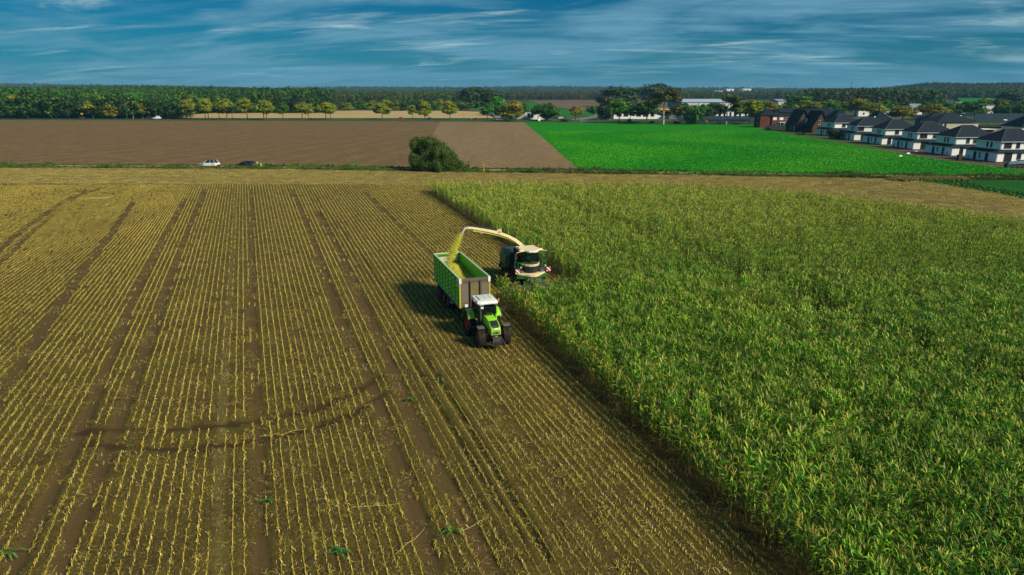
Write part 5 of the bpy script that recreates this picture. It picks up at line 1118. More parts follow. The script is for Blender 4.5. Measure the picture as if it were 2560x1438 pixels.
for s in (-1, 1):
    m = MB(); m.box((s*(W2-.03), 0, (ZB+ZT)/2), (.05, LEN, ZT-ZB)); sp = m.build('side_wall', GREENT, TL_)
    nb = 8; dx = (LEN-.5)/nb
    for i in range(nb):      # pressed bays between the posts, each with stacked ribs
        y = -L2+.25+dx*(i+.5)
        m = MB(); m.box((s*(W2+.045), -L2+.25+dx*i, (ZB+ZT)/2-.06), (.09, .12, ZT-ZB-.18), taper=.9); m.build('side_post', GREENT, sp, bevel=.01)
        m = MB()
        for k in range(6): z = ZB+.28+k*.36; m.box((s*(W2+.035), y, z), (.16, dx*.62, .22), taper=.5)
        m.build('pressed_panel', GREEN_LIT, sp, bevel=.01)  # lighter green imitates light catching the raised ribs
    m = MB(); m.box((s*(W2+.045), L2-.22, (ZB+ZT)/2-.06), (.09, .14, ZT-ZB-.18)); m.build('side_post', GREENT, sp)
    m = MB(); m.box((s*(W2+.02), 0, ZB+.02), (.13, LEN, .16)); m.build('lower_rail', paint('grey_rail', (.20, .22, .22), .5, .4), TL_, bevel=.015)
    m = MB(); m.box((s*(W2+.01), 0, ZT+.03), (.16, LEN+.04, .10)); m.build('top_rail', LIGHTG, TL_, bevel=.02)
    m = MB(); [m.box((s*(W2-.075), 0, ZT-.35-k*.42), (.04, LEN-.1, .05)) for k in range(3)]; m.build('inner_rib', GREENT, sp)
    m = MB(); m.box((s*(W2+.005), L2+.03, (ZB+ZT)/2-.15), (.15, .13, ZT-ZB-.25)); m.build('corner_post', YELP, TL_, bevel=.015)
    m = MB(); m.box((s*(W2+.035), L2-.28, ZT-.32), (.10, .75, .62)); wp = m.build('white_corner_plate', WHITEP, TL_, bevel=.02)
    text('lettering', 'CLAAS', .20, REDP, wp, (s*(W2+.092), L2-.30, ZT-.34), (R(90), 0, R(90) if s > 0 else R(-90)), .004)
    m = MB(); m.box((s*(W2-.02), L2+.06, ZT-.16), (.22, .16, .42)); m.build('white_corner_cap', WHITEP, TL_, bevel=.03)
    for k, y in enumerate((.20, -1.35, -2.90)):
        wheel(TL_, (s*.98, y, .66), .66, .56, .36, s, lugs=0, dish=.08)
        m = MB(); A_ = [R(x) for x in range(20, 161, 20)]
        for p, q in zip(A_[:-1], A_[1:]): m.hexa([(s*.70, y+.74*math.cos(p), .66+.72*math.sin(p)), (s*1.26, y+.74*math.cos(p), .66+.72*math.sin(p)), (s*1.26, y+.74*math.cos(q), .66+.72*math.sin(q)), (s*.70, y+.74*math.cos(q), .66+.72*math.sin(q)), (s*.70, y+.77*math.cos(p), .66+.75*math.sin(p)), (s*1.26, y+.77*math.cos(p), .66+.75*math.sin(p)), (s*1.26, y+.77*math.cos(q), .66+.75*math.sin(q)), (s*.70, y+.77*math.cos(q), .66+.75*math.sin(q))])
        m.build('mudguard', DGREY, TL_)
    m = MB(); m.box((s*1.10, 1.30, .98), (.34, .03, .34)); m.build('warning_board', STRIPE, TL_)
m = MB(); m.box((0, L2+.02, (ZB+ZT)/2-.1), (2*W2-.1, .07, ZT-ZB-.25)); fwl = m.build('front_wall', BROWNM, TL_)
m = MB(); m.box((0, L2+.03, ZT-.08), (2*W2, .13, .26)); m.build('front_header', BROWNM, TL_, bevel=.02)
for x in (-.42, .42):
    m = MB(); m.box((x, L2+.10, (ZB+ZT)/2-.1), (.09, .10, ZT-ZB-.2)); m.build('front_post', BLACKP, TL_, bevel=.01)
m = MB(); m.box((0, L2+.062, 2.75), (.70, .02, 1.35)); m.build('front_mesh_panel', paint('mesh_olive', (.16, .13, .05), .8, .6, (.3, .25, .1), 3), fwl)
for x in (-.85, .85):
    m = MB(); m.box((x, L2+.062, 2.65), (.55, .02, 1.5)); m.build('front_side_panel', paint('front_panel_grey', (.16, .135, .115), .7, .5, (.22, .17, .11), 2), fwl)
m = MB(); m.box((.75, L2+.11, 1.62), (.26, .03, .24)); m.build('number_plate', WHITEP, TL_)
m = MB(); m.box((0, -L2-.02, (ZB+ZT)/2), (2*W2+.06, .09, ZT-ZB)); tg = m.build('tailgate', paint('tailgate_green', (.09, .33, .02), .5, .4, (.25, .22, .08), 1.5), TL_, bevel=.02)
m = MB(); m.box((0, -L2+.04, ZT-.55), (1.9, .03, .50)); m.build('tailgate_inner_panel', paint('pale_inner_panel', (.50, .52, .44), .6, .5, (.3, .28, .1), 2), tg)
m = MB(); m.box((0, -L2+.04, ZT-1.05), (2.3, .05, .07)).box((0, -L2+.04, ZT-.2), (2.3, .05, .06)); m.build('tailgate_bar', BLACKP, tg)
m = MB(); m.box((0, -L2+.0, ZT+.03), (2*W2+.1, .14, .10)); m.build('top_rail', LIGHTG, TL_, bevel=.02)
m = MB(); m.box((0, L2+.75, 1.05), (1.7, 1.3, .22)).box((0, L2+.65, 1.32), (1.2, .7, .32)).box((0, L2+1.9, .86), (.34, 1.7, .22)).box((.55, L2+1.1, .8), (.35, .5, .4)); m.build('drawbar', BROWNM, TL_, bevel=.03)
m = MB(); m.tube([(0, L2+2.7, .78), (0, L2+3.05, .74)], .06, 8); m.build('hitch_eye', METAL, TL_)
m = MB(); m.tube([(.3, L2+.3, 1.6), (.25, L2+1.5, 1.35), (.1, L2+2.6, 1.25)], .018, 6).tube([(.2, L2+.3, 1.6), (.12, L2+1.4, 1.25), (.0, L2+2.6, 1.2)], .018, 6); m.build('hose', BLACKP, TL_)
# the load: its own thing, heaped towards the tail
nx, ny = 28, 90; V = []; Fc = []; rr = np.random.default_rng(5)
for j in range(ny+1):
    for i in range(nx+1):
        x = -1.16+2.32*i/nx; y = -L2+.08+(LEN-.16)*j/ny
        z = 2.75+.62*math.exp(-((y+1.9)/1.6)**2-((x-.25)/.85)**2)+.25*math.exp(-((y+3.4)/1.2)**2)-.18*((y+L2)/LEN)+.16*math.exp(-((y-1.0)/1.3)**2-(x/.9)**2)
        z += .035*rr.normal()+.05*math.sin(x*5+y*2.3)*math.sin(y*3.1); V.append((x, y, z))
for j in range(ny):
    for i in range(nx): k = j*(nx+1)+i; Fc.append((k, k+1, k+nx+2, k+nx+1))
m = MB(); m.add(V, Fc); b0 = len(m.v)
per = [i for i in range(nx+1)]+[j*(nx+1)+nx for j in range(1, ny+1)]+[ny*(nx+1)+i for i in range(nx-1, -1, -1)]+[j*(nx+1) for j in range(ny-1, 0, -1)]
bot = [(V[i][0], V[i][1], 1.50) for i in per]; m.v += bot; n_ = len(per)
for i in range(n_): m.f.append((per[i], per[(i+1) % n_], b0+(i+1) % n_, b0+i)); m.m.append(0); m.c.append((1, 1, 1))
HP = m.build('chopped_maize_load', SILAGE, None, True); HP.location = TL_.location; HP.rotation_euler = TL_.rotation_euler
tag(HP, 'yellow green heap of chopped maize filling the trailer', 'silage', None, 'thing')

# ------------------------------------------------------------------ forage harvester
hx_, hy_ = 1.35, 64.9
HV = empty('forage_harvester', (hx_, hy_, 0), HD, 'dark green forage harvester with a cream roof and cream discharge spout at the maize edge', 'harvester')
for s in (-1, 1):
    wheel(HV, (s*1.12, .55, .98), .98, .80, .50, s, paint('dark_rim', (.03, .04, .035), .5, .4), lugs=20, lug=.05)
    wheel(HV, (s*1.10, -3.0, .72), .72, .55, .36, s, paint('dark_rim', (.03, .04, .035), .5, .4), lugs=18, lug=.045)
m = MB(); m.box((0, -1.2, 1.15), (1.3, 5.2, .7)).box((0, .55, .98), (1.8, .4, .5)).box((0, -3.0, .75), (1.9, .3, .3)); m.build('chassis', DGREY, HV, bevel=.03)
def rect(y, w, z0, z1, r_=.25): h = w/2; return [(-h, y, z0), (h, y, z0), (h, y, z1-r_), (h-r_*.7, y, z1), (-h+r_*.7, y, z1), (-h, y, z1-r_)]
m = MB(); m.loft([rect(-4.35, 2.2, 1.25, 2.55, .5), rect(-4.0, 2.7, 1.05, 3.05, .45), rect(-2.6, 2.9, 1.3, 3.25, .35), rect(-1.0, 2.9, 1.7, 3.15, .3)]); m.build('engine_hood', DGREY, HV, True)
for s in (-1, 1):
    m = MB(); m.loft([[(s*1.43, -3.7, 2.2), (s*1.43, -3.2, 2.95), (s*1.43, -2.2, 3.05), (s*1.43, -1.6, 2.6), (s*1.43, -1.9, 1.75), (s*1.43, -2.9, 1.55)], [(s*1.50, -3.5, 2.25), (s*1.50, -3.1, 2.8), (s*1.50, -2.25, 2.9), (s*1.50, -1.75, 2.55), (s*1.50, -2.0, 1.85), (s*1.50, -2.85, 1.7)]]); m.build('side_panel', GREENH, HV, bevel=.02)
    m = MB(); m.lathe([(1.44*s, .62), (1.53*s, .58), (1.53*s, .46), (1.46*s, .42), (1.46*s, .01)], 28, 'x', (0, -1.15, 2.25)); m.build('air_intake_ring', BLACKP, HV)
    A_ = [R(x) for x in range(10, 171, 16)]
    for nm, yc, rr_, zc in (('front_fender', .55, 1.12, .98), ('rear_fender', -3.0, .92, .78)):
        m = MB()
        for p, q in zip(A_[:-1], A_[1:]): m.hexa([(s*.72, yc+rr_*math.cos(p), zc+rr_*math.sin(p)), (s*1.50, yc+rr_*math.cos(p), zc+rr_*math.sin(p)), (s*1.50, yc+rr_*math.cos(q), zc+rr_*math.sin(q)), (s*.72, yc+rr_*math.cos(q), zc+rr_*math.sin(q)), (s*.72, yc+(rr_+.06)*math.cos(p), zc+(rr_+.06)*math.sin(p)), (s*1.50, yc+(rr_+.06)*math.cos(p), zc+(rr_+.06)*math.sin(p)), (s*1.50, yc+(rr_+.06)*math.cos(q), zc+(rr_+.06)*math.sin(q)), (s*.72, yc+(rr_+.06)*math.cos(q), zc+(rr_+.06)*math.sin(q))])
        m.build(nm, DGREY if nm == 'rear_fender' else BLACKP, HV)
    # platforms, railings, lamps, warning boards
    m = MB(); m.box((s*1.15, 1.25, 1.82), (.62, 1.1, .06)); m.build('platform', METAL, HV)
    m = MB(); m.tube([(s*1.42, .8, 1.85), (s*1.42, .8, 2.75), (s*1.42, 1.7, 2.75), (s*1.42, 1.75, 1.85)], .022, 6).tube([(s*1.42, 1.7, 2.75), (s*1.05, 1.8, 2.70), (s*1.05, 1.8, 1.85)], .022, 6); m.build('railing', paint('railing_green', (.02, .30, .04), .4, .2), HV)
    m = MB(); m.lathe([(0, .10), (.08, .095), (.09, .002)], 12, 'y', (s*1.25, 1.95, 2.35)); m.build('head_lamp', CHROME, HV)
    m = MB(); m.tube([(s*1.2, 1.75, 2.30), (s*1.5, 1.95, 2.0)], .02, 6); m.build('lamp_bracket', METAL, HV)
    m = MB(); m.box((s*1.58, 2.0, 1.98), (.42, .03, .42)); m.build('warning_board', STRIPE, HV)
    m = MB(); m.tube([(s*.9, 1.5, 3.78), (s*1.55, 1.62, 3.72)], .025, 6); m.build('mirror_arm', BEIGE, HV)
    m = MB(); m.box((s*1.62, 1.62, 3.35), (.26, .10, .62)); m.build('mirror', BLACKP, HV, bevel=.02)
    m = MB(); m.lathe([(0, .07), (.12, .065), (.16, .03), (.165, .001)], 12, 'z', (s*1.05, .75 if s > 0 else .6, 3.98)); m.build('beacon', ORANGE, HV)
m = MB(); m.box((1.0, -1.55, 3.3), (.06, 2.2, .04)).box((1.0, -.6, 3.15), (.04, .04, .3)).box((1.0, -2.6, 3.2), (.04, .04, .25)).box((-1.0, -1.55, 3.3), (.06, 2.2, .04)).box((-1.0, -.6, 3.15), (.04, .04, .3)).box((-1.0, -2.6, 3.2), (.04, .04, .25)); m.build('deck_rail', paint('railing_green', (.02, .30, .04), .4, .2), HV)
m = MB(); m.tube([(.95, -.55, 2.9), (.95, -.55, 3.7)], .12, 12); m.build('exhaust', BLACKP, HV)
m = MB(); m.box((0, -.35, 2.55), (1.7, .7, 1.5)); m.build('rear_console', GREENH, HV, bevel=.04)
# rounded cab
def arc(w, y0, bulge, z, n=9): return [(w*math.sin(R(-90+180*k/(n-1)))*1.0, y0+bulge*math.cos(R(-90+180*k/(n-1))), z) for k in range(n)]
FR = [arc(.88, .95, .95, 2.50), arc(.93, 1.0, 1.0, 3.0), arc(.90, .98, .92, 3.70)]
m = MB(); n9 = 9
for r_ in range(2):
    for k in range(8): m.add([FR[r_][k], FR[r_][k+1], FR[r_+1][k+1], FR[r_+1][k]], [(0, 1, 2, 3)])
o = m.build('windscreen', CABG, HV, True)
for s in (-1, 1): pane(HV, [(s*.88, .95, 2.2), (s*.90, 0, 2.2), (s*.90, 0, 3.70), (s*.90, .95, 3.70)], 'side_window')
m = MB()
for s in (-1, 1): m.tube([(s*.90, .98, 1.9), (s*.94, 1.0, 2.7), (s*.91, .98, 3.72)], .05, 6).tube([(s*.90, 0, 1.9), (s*.91, 0, 3.72)], .05, 6)
m.box((0, .0, 2.8), (1.75, .06, 1.8)); m.build('cab_frame', BLACKP, HV)
m = MB(); m.loft([arc(.90, .95, .98, 1.72)+[(-.0, .3, 1.72)], arc(.92, .96, 1.0, 2.34)+[(0, .3, 2.34)]]); m.build('front_apron', BLACKP, HV)
for k in range(6):
    m = MB(); A2 = arc(.93, .96, 1.02, 1.80+k*.095); m.tube(A2[1:-1], .014, 4); m.build('apron_slat', DGREY, HV)
m = MB(); m.loft([arc(.95, .97, 1.04, 2.34)+[(0, .3, 2.34)], arc(.97, .98, 1.06, 2.53)+[(0, .3, 2.53)]]); m.build('cream_band', BEIGE, HV, bevel=.01)
rp = [(-1.0, -.35), (-1.0, 1.05), (-1.25, 1.30), (-1.15, 1.45), (-.75, 1.55), (-.45, 2.05), (0, 2.20), (.45, 2.05), (.75, 1.55), (1.15, 1.45), (1.25, 1.30), (1.0, 1.05), (1.0, -.35)]
m = MB(); m.loft([[(x*.96, y*.99, 3.72) for x, y in rp], [(x, y, 3.80) for x, y in rp], [(x*.93, y*.97, 3.90) for x, y in rp]]); m.build('roof', CREAMR, HV, bevel=.02)
for x in (-.45, -.2, .2, .45):
    m = MB(); m.box((x, 1.98-abs(x)*.3, 3.70), (.12, .07, .08)); m.build('work_light', CHROME, HV)
m = MB()  # cream bumper, swept
bp = [(-1.55, 1.75), (-.9, 2.0), (-.4, 2.35), (0, 2.45), (.4, 2.35), (.9, 2.0), (1.55, 1.75), (1.55, 1.5), (.9, 1.55), (0, 1.6), (-.9, 1.55), (-1.55, 1.5)]
m.loft([[(x, y, 1.42+.22*(abs(x)/1.55)**2) for x, y in bp], [(x, y, 1.66+.10*(abs(x)/1.55)**2) for x, y in bp]]); m.build('front_step', BEIGE, HV, bevel=.02)
m = MB(); m.loft([[(x*.97, y-.05, 1.18) for x, y in bp], [(x*.98, y-.04, 1.41+.2*(abs(x)/1.55)**2) for x, y in bp]]); m.build('front_step_skirt', GREENH, HV)
# maize header in front, mostly hidden in the crop
m = MB(); m.box((0, 2.7, .85), (1.4, 1.6, .9)); m.build('feed_housing', DGREY, HV, bevel=.05)
m = MB(); m.box((0, 3.45, .6), (7.2, .5, .8), taper=.9); m.build('header_frame', paint('header_grey', (.04, .045, .045), .5, .5), HV, bevel=.03)
for k in range(8):
    m = MB(); x = -3.3+k*.943; m.loft([[(x-.26, 3.7, .35), (x+.26, 3.7, .35), (x+.18, 3.7, .85), (x-.18, 3.7, .85)], [(x-.05, 4.9, .18), (x+.05, 4.9, .18), (x+.04, 4.9, .26), (x-.04, 4.9, .26)]]); m.build('divider', DGREY, HV)
m = MB(); m.box((0, .55, 2.35), (.55, .55, .15)).box((0, .28, 2.7), (.55, .14, .7)); m.build('seat', DGREY, HV, bevel=.04)
m = MB(); m.tube([(0, 1.35, 2.15), (0, 1.1, 2.65)], .035, 6); m.lathe([(-.015, .16), (.015, .16), (.015, .19), (-.015, .19), (-.015, .16)], 20, 'y', (0, 1.06, 2.7)); m.build('steering_wheel', BLACKP, HV)
m = MB(); m.box((.55, .95, 2.35), (.28, .20, .34)).box((-.60, .8, 2.2), (.3, .6, .25)); m.build('control_screen', paint('screen_casing', (.10, .14, .14), .4, .1), HV)
person(loc_of(HV, (0, .55, 2.50)), HD, 'driver seated in the glass cab of the forage harvester', ((.05, .12, .16), 'long'), (.03, .03, .05), (.05, .04, .03), 'sit')
# discharge spout: lies in the upright plane through the turret and the point where the crop lands
B0 = Vector(loc_of(HV, (0, -.9, 3.2))); LND = Vector((*G(1124, 657, 2.95), 2.95))
pn = (LND-B0).cross(Vector((0, 0, 1))).normalized(); camp = Vector((0, 0, CH))
def onplane(px, py): d = ray(px, py); t = (B0-camp).dot(pn)/d.dot(pn); return camp+d*t
SP = [onplane(*p) for p in ((1302, 612), (1287, 600), (1268, 590), (1248, 583), (1226, 578), (1203, 574), (1182, 570.5), (1168, 569.5))]
SP = [B0, B0.lerp(SP[0], .6)+Vector((0, 0, .25))]+SP
inv = HV.matrix_basis.inverted() if False else (Matrix.Translation(HV.location)@Matrix.Rotation(HD, 4, 'Z')).inverted()
SPL = [inv@p for p in SP]
m = MB(); m.tube(SPL, [.34, .33, .29, .27, .25, .24, .22, .20, .17, .15][:len(SPL)], 4, True, .8); sp = m.build('spout', BEIGE, HV, bevel=.02)
up = Vector((0, 0, 1))
m = MB(); m.tube([p-up*.24 for p in SPL[2:-1]], [.09]*len(SPL[2:-1]), 4, True); m.build('spout_liner', YELP, sp)
m = MB(); c = SPL[5]; m.box(c+Vector((0, 0, .22)), (.45, .55, .30), (0, R(8), R(-20))); m.build('spout_box', BEIGE, sp, bevel=.04)
m = MB(); 
for f in (.35, .75): q = SPL[6].lerp(SPL[7], f); m.tube([q+Vector((0, 0, .2)), q+Vector((.3, .1, .28))], .035, 6)
m.tube([SPL[5]+up*.3, SPL[6]+up*.28, SPL[7]+up*.26, SPL[8]+up*.25], .03, 6); m.build('spout_cylinder', DGREY, sp)
q = SPL[7]; m = MB(); m.lathe([(0, .08), (.08, .07), (.085, .002)], 10, 'y', (q.x, q.y, q.z-.38)); m.tube([(q.x, q.y, q.z-.15), (q.x, q.y, q.z-.38)], .02, 5); m.build('spout_lamp', CHROME, sp)
E0 = SPL[-1]; D0 = (inv.to_3x3()@((LND-SP[-1]).normalized())); hz = Vector((D0.x, D0.y, 0)).normalized()
m = MB(); m.tube([E0, E0+hz*.30-up*.07, E0+hz*.50-up*.35, E0+hz*.58-up*.62], [.16, .17, .15, .12], 4, True, .8); m.build('spout_flap', paint('pale_grey_flap', (.42, .45, .42), .5, .4), sp, bevel=.02)
m = MB(); m.lathe([(-.2, .45), (.15, .45), (.2, .35)], 20, 'z', tuple(inv@B0)); m.build('turret', DGREY, HV)
# the stream: thousands of chips thrown from the flap into the trailer
rr = random.Random(9); m = MB(); m.col = (1, 1, 1); P0 = SP[-1]+(HVM := Matrix.Rotation(HD, 3, 'Z'))@(hz*.56-up*.50); hz_w = HVM@hz
Tn = 1.0; span = (LND-P0); 
for i in range(26000):
    t = rr.random(); dens = (.05+.15*t**1.2)*(1.8 if rr.random() < .2 else 1); p = P0+Vector((span.x, span.y, 0))*(t*.62+.38*t*t if False else t)*1.0; zz_ = P0.z+span.z*(t*.55+.45*t*t)
    q = p+Vector((rr.gauss(0, dens), rr.gauss(0, dens), 0)); q.z = zz_+rr.gauss(0, dens*.9); s = rr.uniform(.012, .035); m.col = jit(rr.choice([(.60, .58, .05), (.72, .68, .09), (.46, .48, .03), (.78, .72, .18)]), .12, rr)
    a_ = Vector((rr.gauss(0, 1), rr.gauss(0, 1), rr.gauss(0, 1))).normalized()*s; b_ = a_.orthogonal().normalized()*s*.8; m.add([q-a_, q+b_, q+a_], [(0, 1, 2)])
st = m.build('chopped_maize_stream', CHAFF, None, recalc=False); tag(st, 'stream of chopped maize falling from the spout into the trailer', 'silage', None, 'stuff')

# ------------------------------------------------------------------ cars
def car(loc, rz, label, body, kind='suv', L=4.6, name='parked_car', group=None, glass=CARG, roofm=None):
    """nose towards +y"""
    e = empty(name, loc, rz, label, 'car' if kind != 'van' else 'van', group); W_ = L*.2; h = {'suv': 1.62, 'estate': 1.50, 'hatch': 1.48, 'van': 2.0}[kind]; k = L/2
    def sec(y, w, z0, zb, tum=.93): return [(-w, y, z0), (w, y, z0), (w*1.02, y, z0+.25), (w, y, zb-.04), (w*tum, y, zb), (-w*tum, y, zb), (-w, y, zb-.04), (-w*1.02, y, z0+.25)]
    m = MB(); bl = .92 if kind != 'van' else 1.1
    m.loft([sec(-k, W_*.86, .42, bl-.12), sec(-k*.95, W_*.96, .26, bl), sec(-k*.5, W_, .22, bl+.04), sec(0, W_, .22, bl+.02), sec(k*.42, W_*.99, .22, bl-.02), sec(k*.80, W_*.94, .25, bl-.15), sec(k*.96, W_*.84, .32, bl-.28), sec(k, W_*.72, .42, bl-.40)])
    b = m.build('body', body, e, True, .0)
    if kind == 'van': ys_ = (-k*.97, -k*.9, k*.30, k*.62)
    elif kind == 'estate': ys_ = (-k*.94, -k*.74, k*.02, k*.40)
    else: ys_ = (-k*.92, -k*.62, k*.06, k*.46)
    wt = W_*.74
    P = dict(rb=(W_*.93, ys_[0], bl), rt=(wt, ys_[1], h-.03), ft=(wt, ys_[2], h-.02), fb=(W_*.95, ys_[3], bl-.05))
    m = MB(); m.loft([[(-P['rb'][0]*.98, ys_[0], bl-.08), (P['rb'][0]*.98, ys_[0], bl-.08), (P['fb'][0]*.97, ys_[3], bl-.1), (-P['fb'][0]*.97, ys_[3], bl-.1)], [(-wt*.99, ys_[1], h-.05), (wt*.99, ys_[1], h-.05), (wt*.99, ys_[2], h-.05), (-wt*.99, ys_[2], h-.05)]]); m.build('windows', glass, e)
    m = MB(); m.loft([[(-wt, ys_[1]-.03, h-.06), (wt, ys_[1]-.03, h-.06), (wt, ys_[2]+.05, h-.06), (-wt, ys_[2]+.05, h-.06)], [(-wt*.93, ys_[1]+.02, h), (wt*.93, ys_[1]+.02, h), (wt*.93, ys_[2]-.02, h), (-wt*.93, ys_[2]-.02, h)]]); m.build('roof', roofm or body, e, bevel=.02)
    m = MB()
    for s in (-1, 1):
        for y0, y1 in ((ys_[0], ys_[1]), (ys_[3], ys_[2])): m.tube([(s*W_*.945, y0, bl-.06), (s*wt, y1, h-.04)], .045, 5)
        ymid = (ys_[1]+ys_[2])/2; m.tube([(s*W_*.955, ymid, bl-.03), (s*wt, ymid, h-.04)], .035, 5)
    m.build('pillar', body if kind == 'suv' else BLACKP, e)
    if kind == 'van':
        m = MB(); m.box((0, (ys_[0]+ys_[2])/2-.2, 1.5), (W_*1.86, (ys_[2]-ys_[0])*.72, .92), taper=.93); m.build('cargo_body', body, e, bevel=.05)
    wr = .345 if kind != 'suv' else .37
    for s in (-1, 1):
        for y in (-k*.60, k*.62):
            wheel(e, (s*(W_-.10), y, wr), wr, .24, wr*.66, s, METAL, lugs=0, dish=.03)
            m = MB(); m.lathe([(s*(W_-.0), wr*1.18), (s*(W_+.015), wr*1.18), (s*(W_+.015), wr*1.02), (s*(W_), wr*1.02)], 20, 'x', (0, y, wr)); m.build('wheel_arch', BLACKP, e)
        m = MB(); m.box((s*W_*.78, -k*.975, bl-.10), (.34, .10, .17)); m.build('tail_light', REDL, e)
        m = MB(); m.box((s*W_*.68, k*.93, bl-.34), (.34, .16, .12)); m.build('headlight', CHROME, e, bevel=.02)
        m = MB(); m.box((s*(W_+.09), ys_[3]-.15, bl+.08), (.18, .10, .13)); m.build('wing_mirror', body, e, bevel=.02)
    m = MB(); m.box((0, -k*1.005, .62), (.52, .02, .12)); m.build('number_plate', WHITEP, e)
    m = MB(); m.box((0, -k*.99, .38), (W_*1.5, .06, .16)).box((0, k*.985, .40), (W_*1.2, .06, .18)); m.build('bumper', BLACKP, e)
    return e
CARW = paint('car_white', (.80, .82, .84), .25, .08); CARB = paint('car_dark_blue', (.008, .018, .035), .2, .15); CARR = paint('car_red', (.42, .010, .015), .25, .1); CARDR = paint('car_dark_red', (.20, .008, .015), .25, .1); CARN = paint('car_navy', (.02, .04, .07), .25, .1)
x, y = G(524.5, 416.3); car((x, y, .03), R(82), 'white compact car with dark windows parked on the farm track', CARW, 'suv', 4.75, roofm=CARB)
x, y = G(614, 417.5); car((x, y, .03), R(78), 'black estate car parked near the two standing people', CARB, 'estate', 4.95)
for px, py, rz, lab, mt, kd, L in ((1000, 299.2, R(92), 'bright red car driving on the far road', CARR, 'hatch', 4.2), (1071.5, 299.8, R(92), 'dark car driving behind the bright red one', CARN, 'hatch', 4.3), (1187, 301, R(88), 'dark red car at the end of the pale stubble field', CARDR, 'hatch', 4.4), (372.5, 297.8, R(94), 'dark blue car before the white van on the far road', CARN, 'hatch', 4.3), (393, 297.8, R(94), 'white van on the far road under the bare birch', CARW, 'van', 5.2)):
    x, y = G(px, py); car((x, y, .06), rz, lab, mt, kd, L, 'moving_car' if kd != 'van' else 'delivery_van')
for i, (px, py, mt) in enumerate(((1387, 297.5, CARN), (1400, 297, CARW), (1760, 293, CARN), (1778, 293, CARR), (1806, 293, CARN), (1838, 292.5, CARW), (2545, 282, CARW), (2536, 283, CARN))):
    x, y = G(px, py); car((x, y, .05), R((90, 80, 95, 88, 92, 85, 90, 94)[i]), ('dark car at the right end of the white farm building', 'white car beside the road bend', 'dark car parked left of the others before the warehouse', 'red car parked before the warehouse', 'dark car parked right of the red one before the warehouse', 'white car parked under the warehouse end', 'white car on the street at the right end of the village', 'dark car on the street at the right end of the village')[i], mt, 'hatch', 4.3)
# people on the track
x, y = G(644, 419); person((x, y, 0), R(10), 'person in pale green shirt and shorts standing behind the black estate car', ((.42, .60, .25), 'short'), (.22, .42, .14), (.10, .07, .04), 'hands_front', 1.72, True)
x, y = G(653, 418.5); person((x, y, 0), R(-8), 'person in dark jacket and yellow high visibility trousers with hands at the face', ((.012, .02, .05), 'long'), (.62, .80, .04), (.03, .025, .02), 'hands_to_face', 1.80)
x, y = G(683.5, 418); person((x, y, 0), R(20), 'small figure in blue standing alone right of the two people', ((.03, .16, .34), 'long'), (.03, .05, .10), (.06, .05, .04), 'stand', 1.12)

# ------------------------------------------------------------------ small things beside the field
YPOST = paint('yellow_post_paint', (.72, .42, .01), .5, .15)
x, y = G(1209.5, 430.5); e = empty('marker_post', (x, y, 0), 0, 'yellow marker post with a red band beside the farm track', 'post')
m = MB(); m.tube([(0, 0, -.1), (0, 0, 2.05)], .09, 10); m.build('post', YPOST, e); m = MB(); m.tube([(0, 0, 1.25), (0, 0, 1.42)], .096, 10); m.build('band', REDP, e); m = MB(); m.lathe([(2.05, .10), (2.10, .07), (2.12, .002)], 10, 'z'); m.build('cap', YPOST, e)
STRAWO = paint('dry_stalk', (.48, .34, .10), .8, .3, (.35, .25, .08), 4); GLEAF = paint('fresh_leaf', (.02, .16, .025), .6, .2, (.1, .2, .03), 3); GLEAF2 = paint('bright_leaf', (.06, .20, .02), .6, .2, (.2, .3, .03), 3)
def lyingstalk(p0, p1, label, mat=STRAWO):
    a, b = Vector((*G(*p0), .09)), Vector((*G(*p1), .07)); n = 7; rr = random.Random(int(p0[0])); pts = [a.lerp(b, i/n)+Vector((rr.gauss(0, .03), rr.gauss(0, .06), rr.uniform(0, .05))) for i in range(n+1)]
    c = (a+b)/2; e = empty('fallen_stalk', (c.x, c.y, 0), 0, label, 'maize stalk'); m = MB(); m.tube([p-Vector((c.x, c.y, 0)) for p in pts], [.013]*(n-1)+[.009, .005], 5); m.build('stem', mat, e)
    m = MB()
    for k in range(5): q = pts[k+1]-Vector((c.x, c.y, 0)); an = rr.uniform(0, 6.28); d = Vector((math.cos(an), math.sin(an), .1))*rr.uniform(.15, .35); s = d.cross(Vector((0, 0, 1))).normalized()*.022; m.add([q-s, q+s, q+d*.6+s*1.1+Vector((0, 0, .06)), q+d*.6-s*1.1+Vector((0, 0, .06)), q+d, q+d], [(0, 1, 2, 3), (3, 2, 4)])
    m.build('dry_leaf', mat, e)
lyingstalk((650, 1098), (770, 1076), 'long dry stalk lying across the rows at the crossing wheel tracks'); lyingstalk((880, 1273), (1002, 1264), 'long straight dry stalk lying across the rows near the bottom'); lyingstalk((990, 1390), (1060, 1330), 'bent dry stalk lying in the rut near the bottom'); lyingstalk((1150, 1336), (1222, 1298), 'short pale stalk lying behind the fallen green plant')
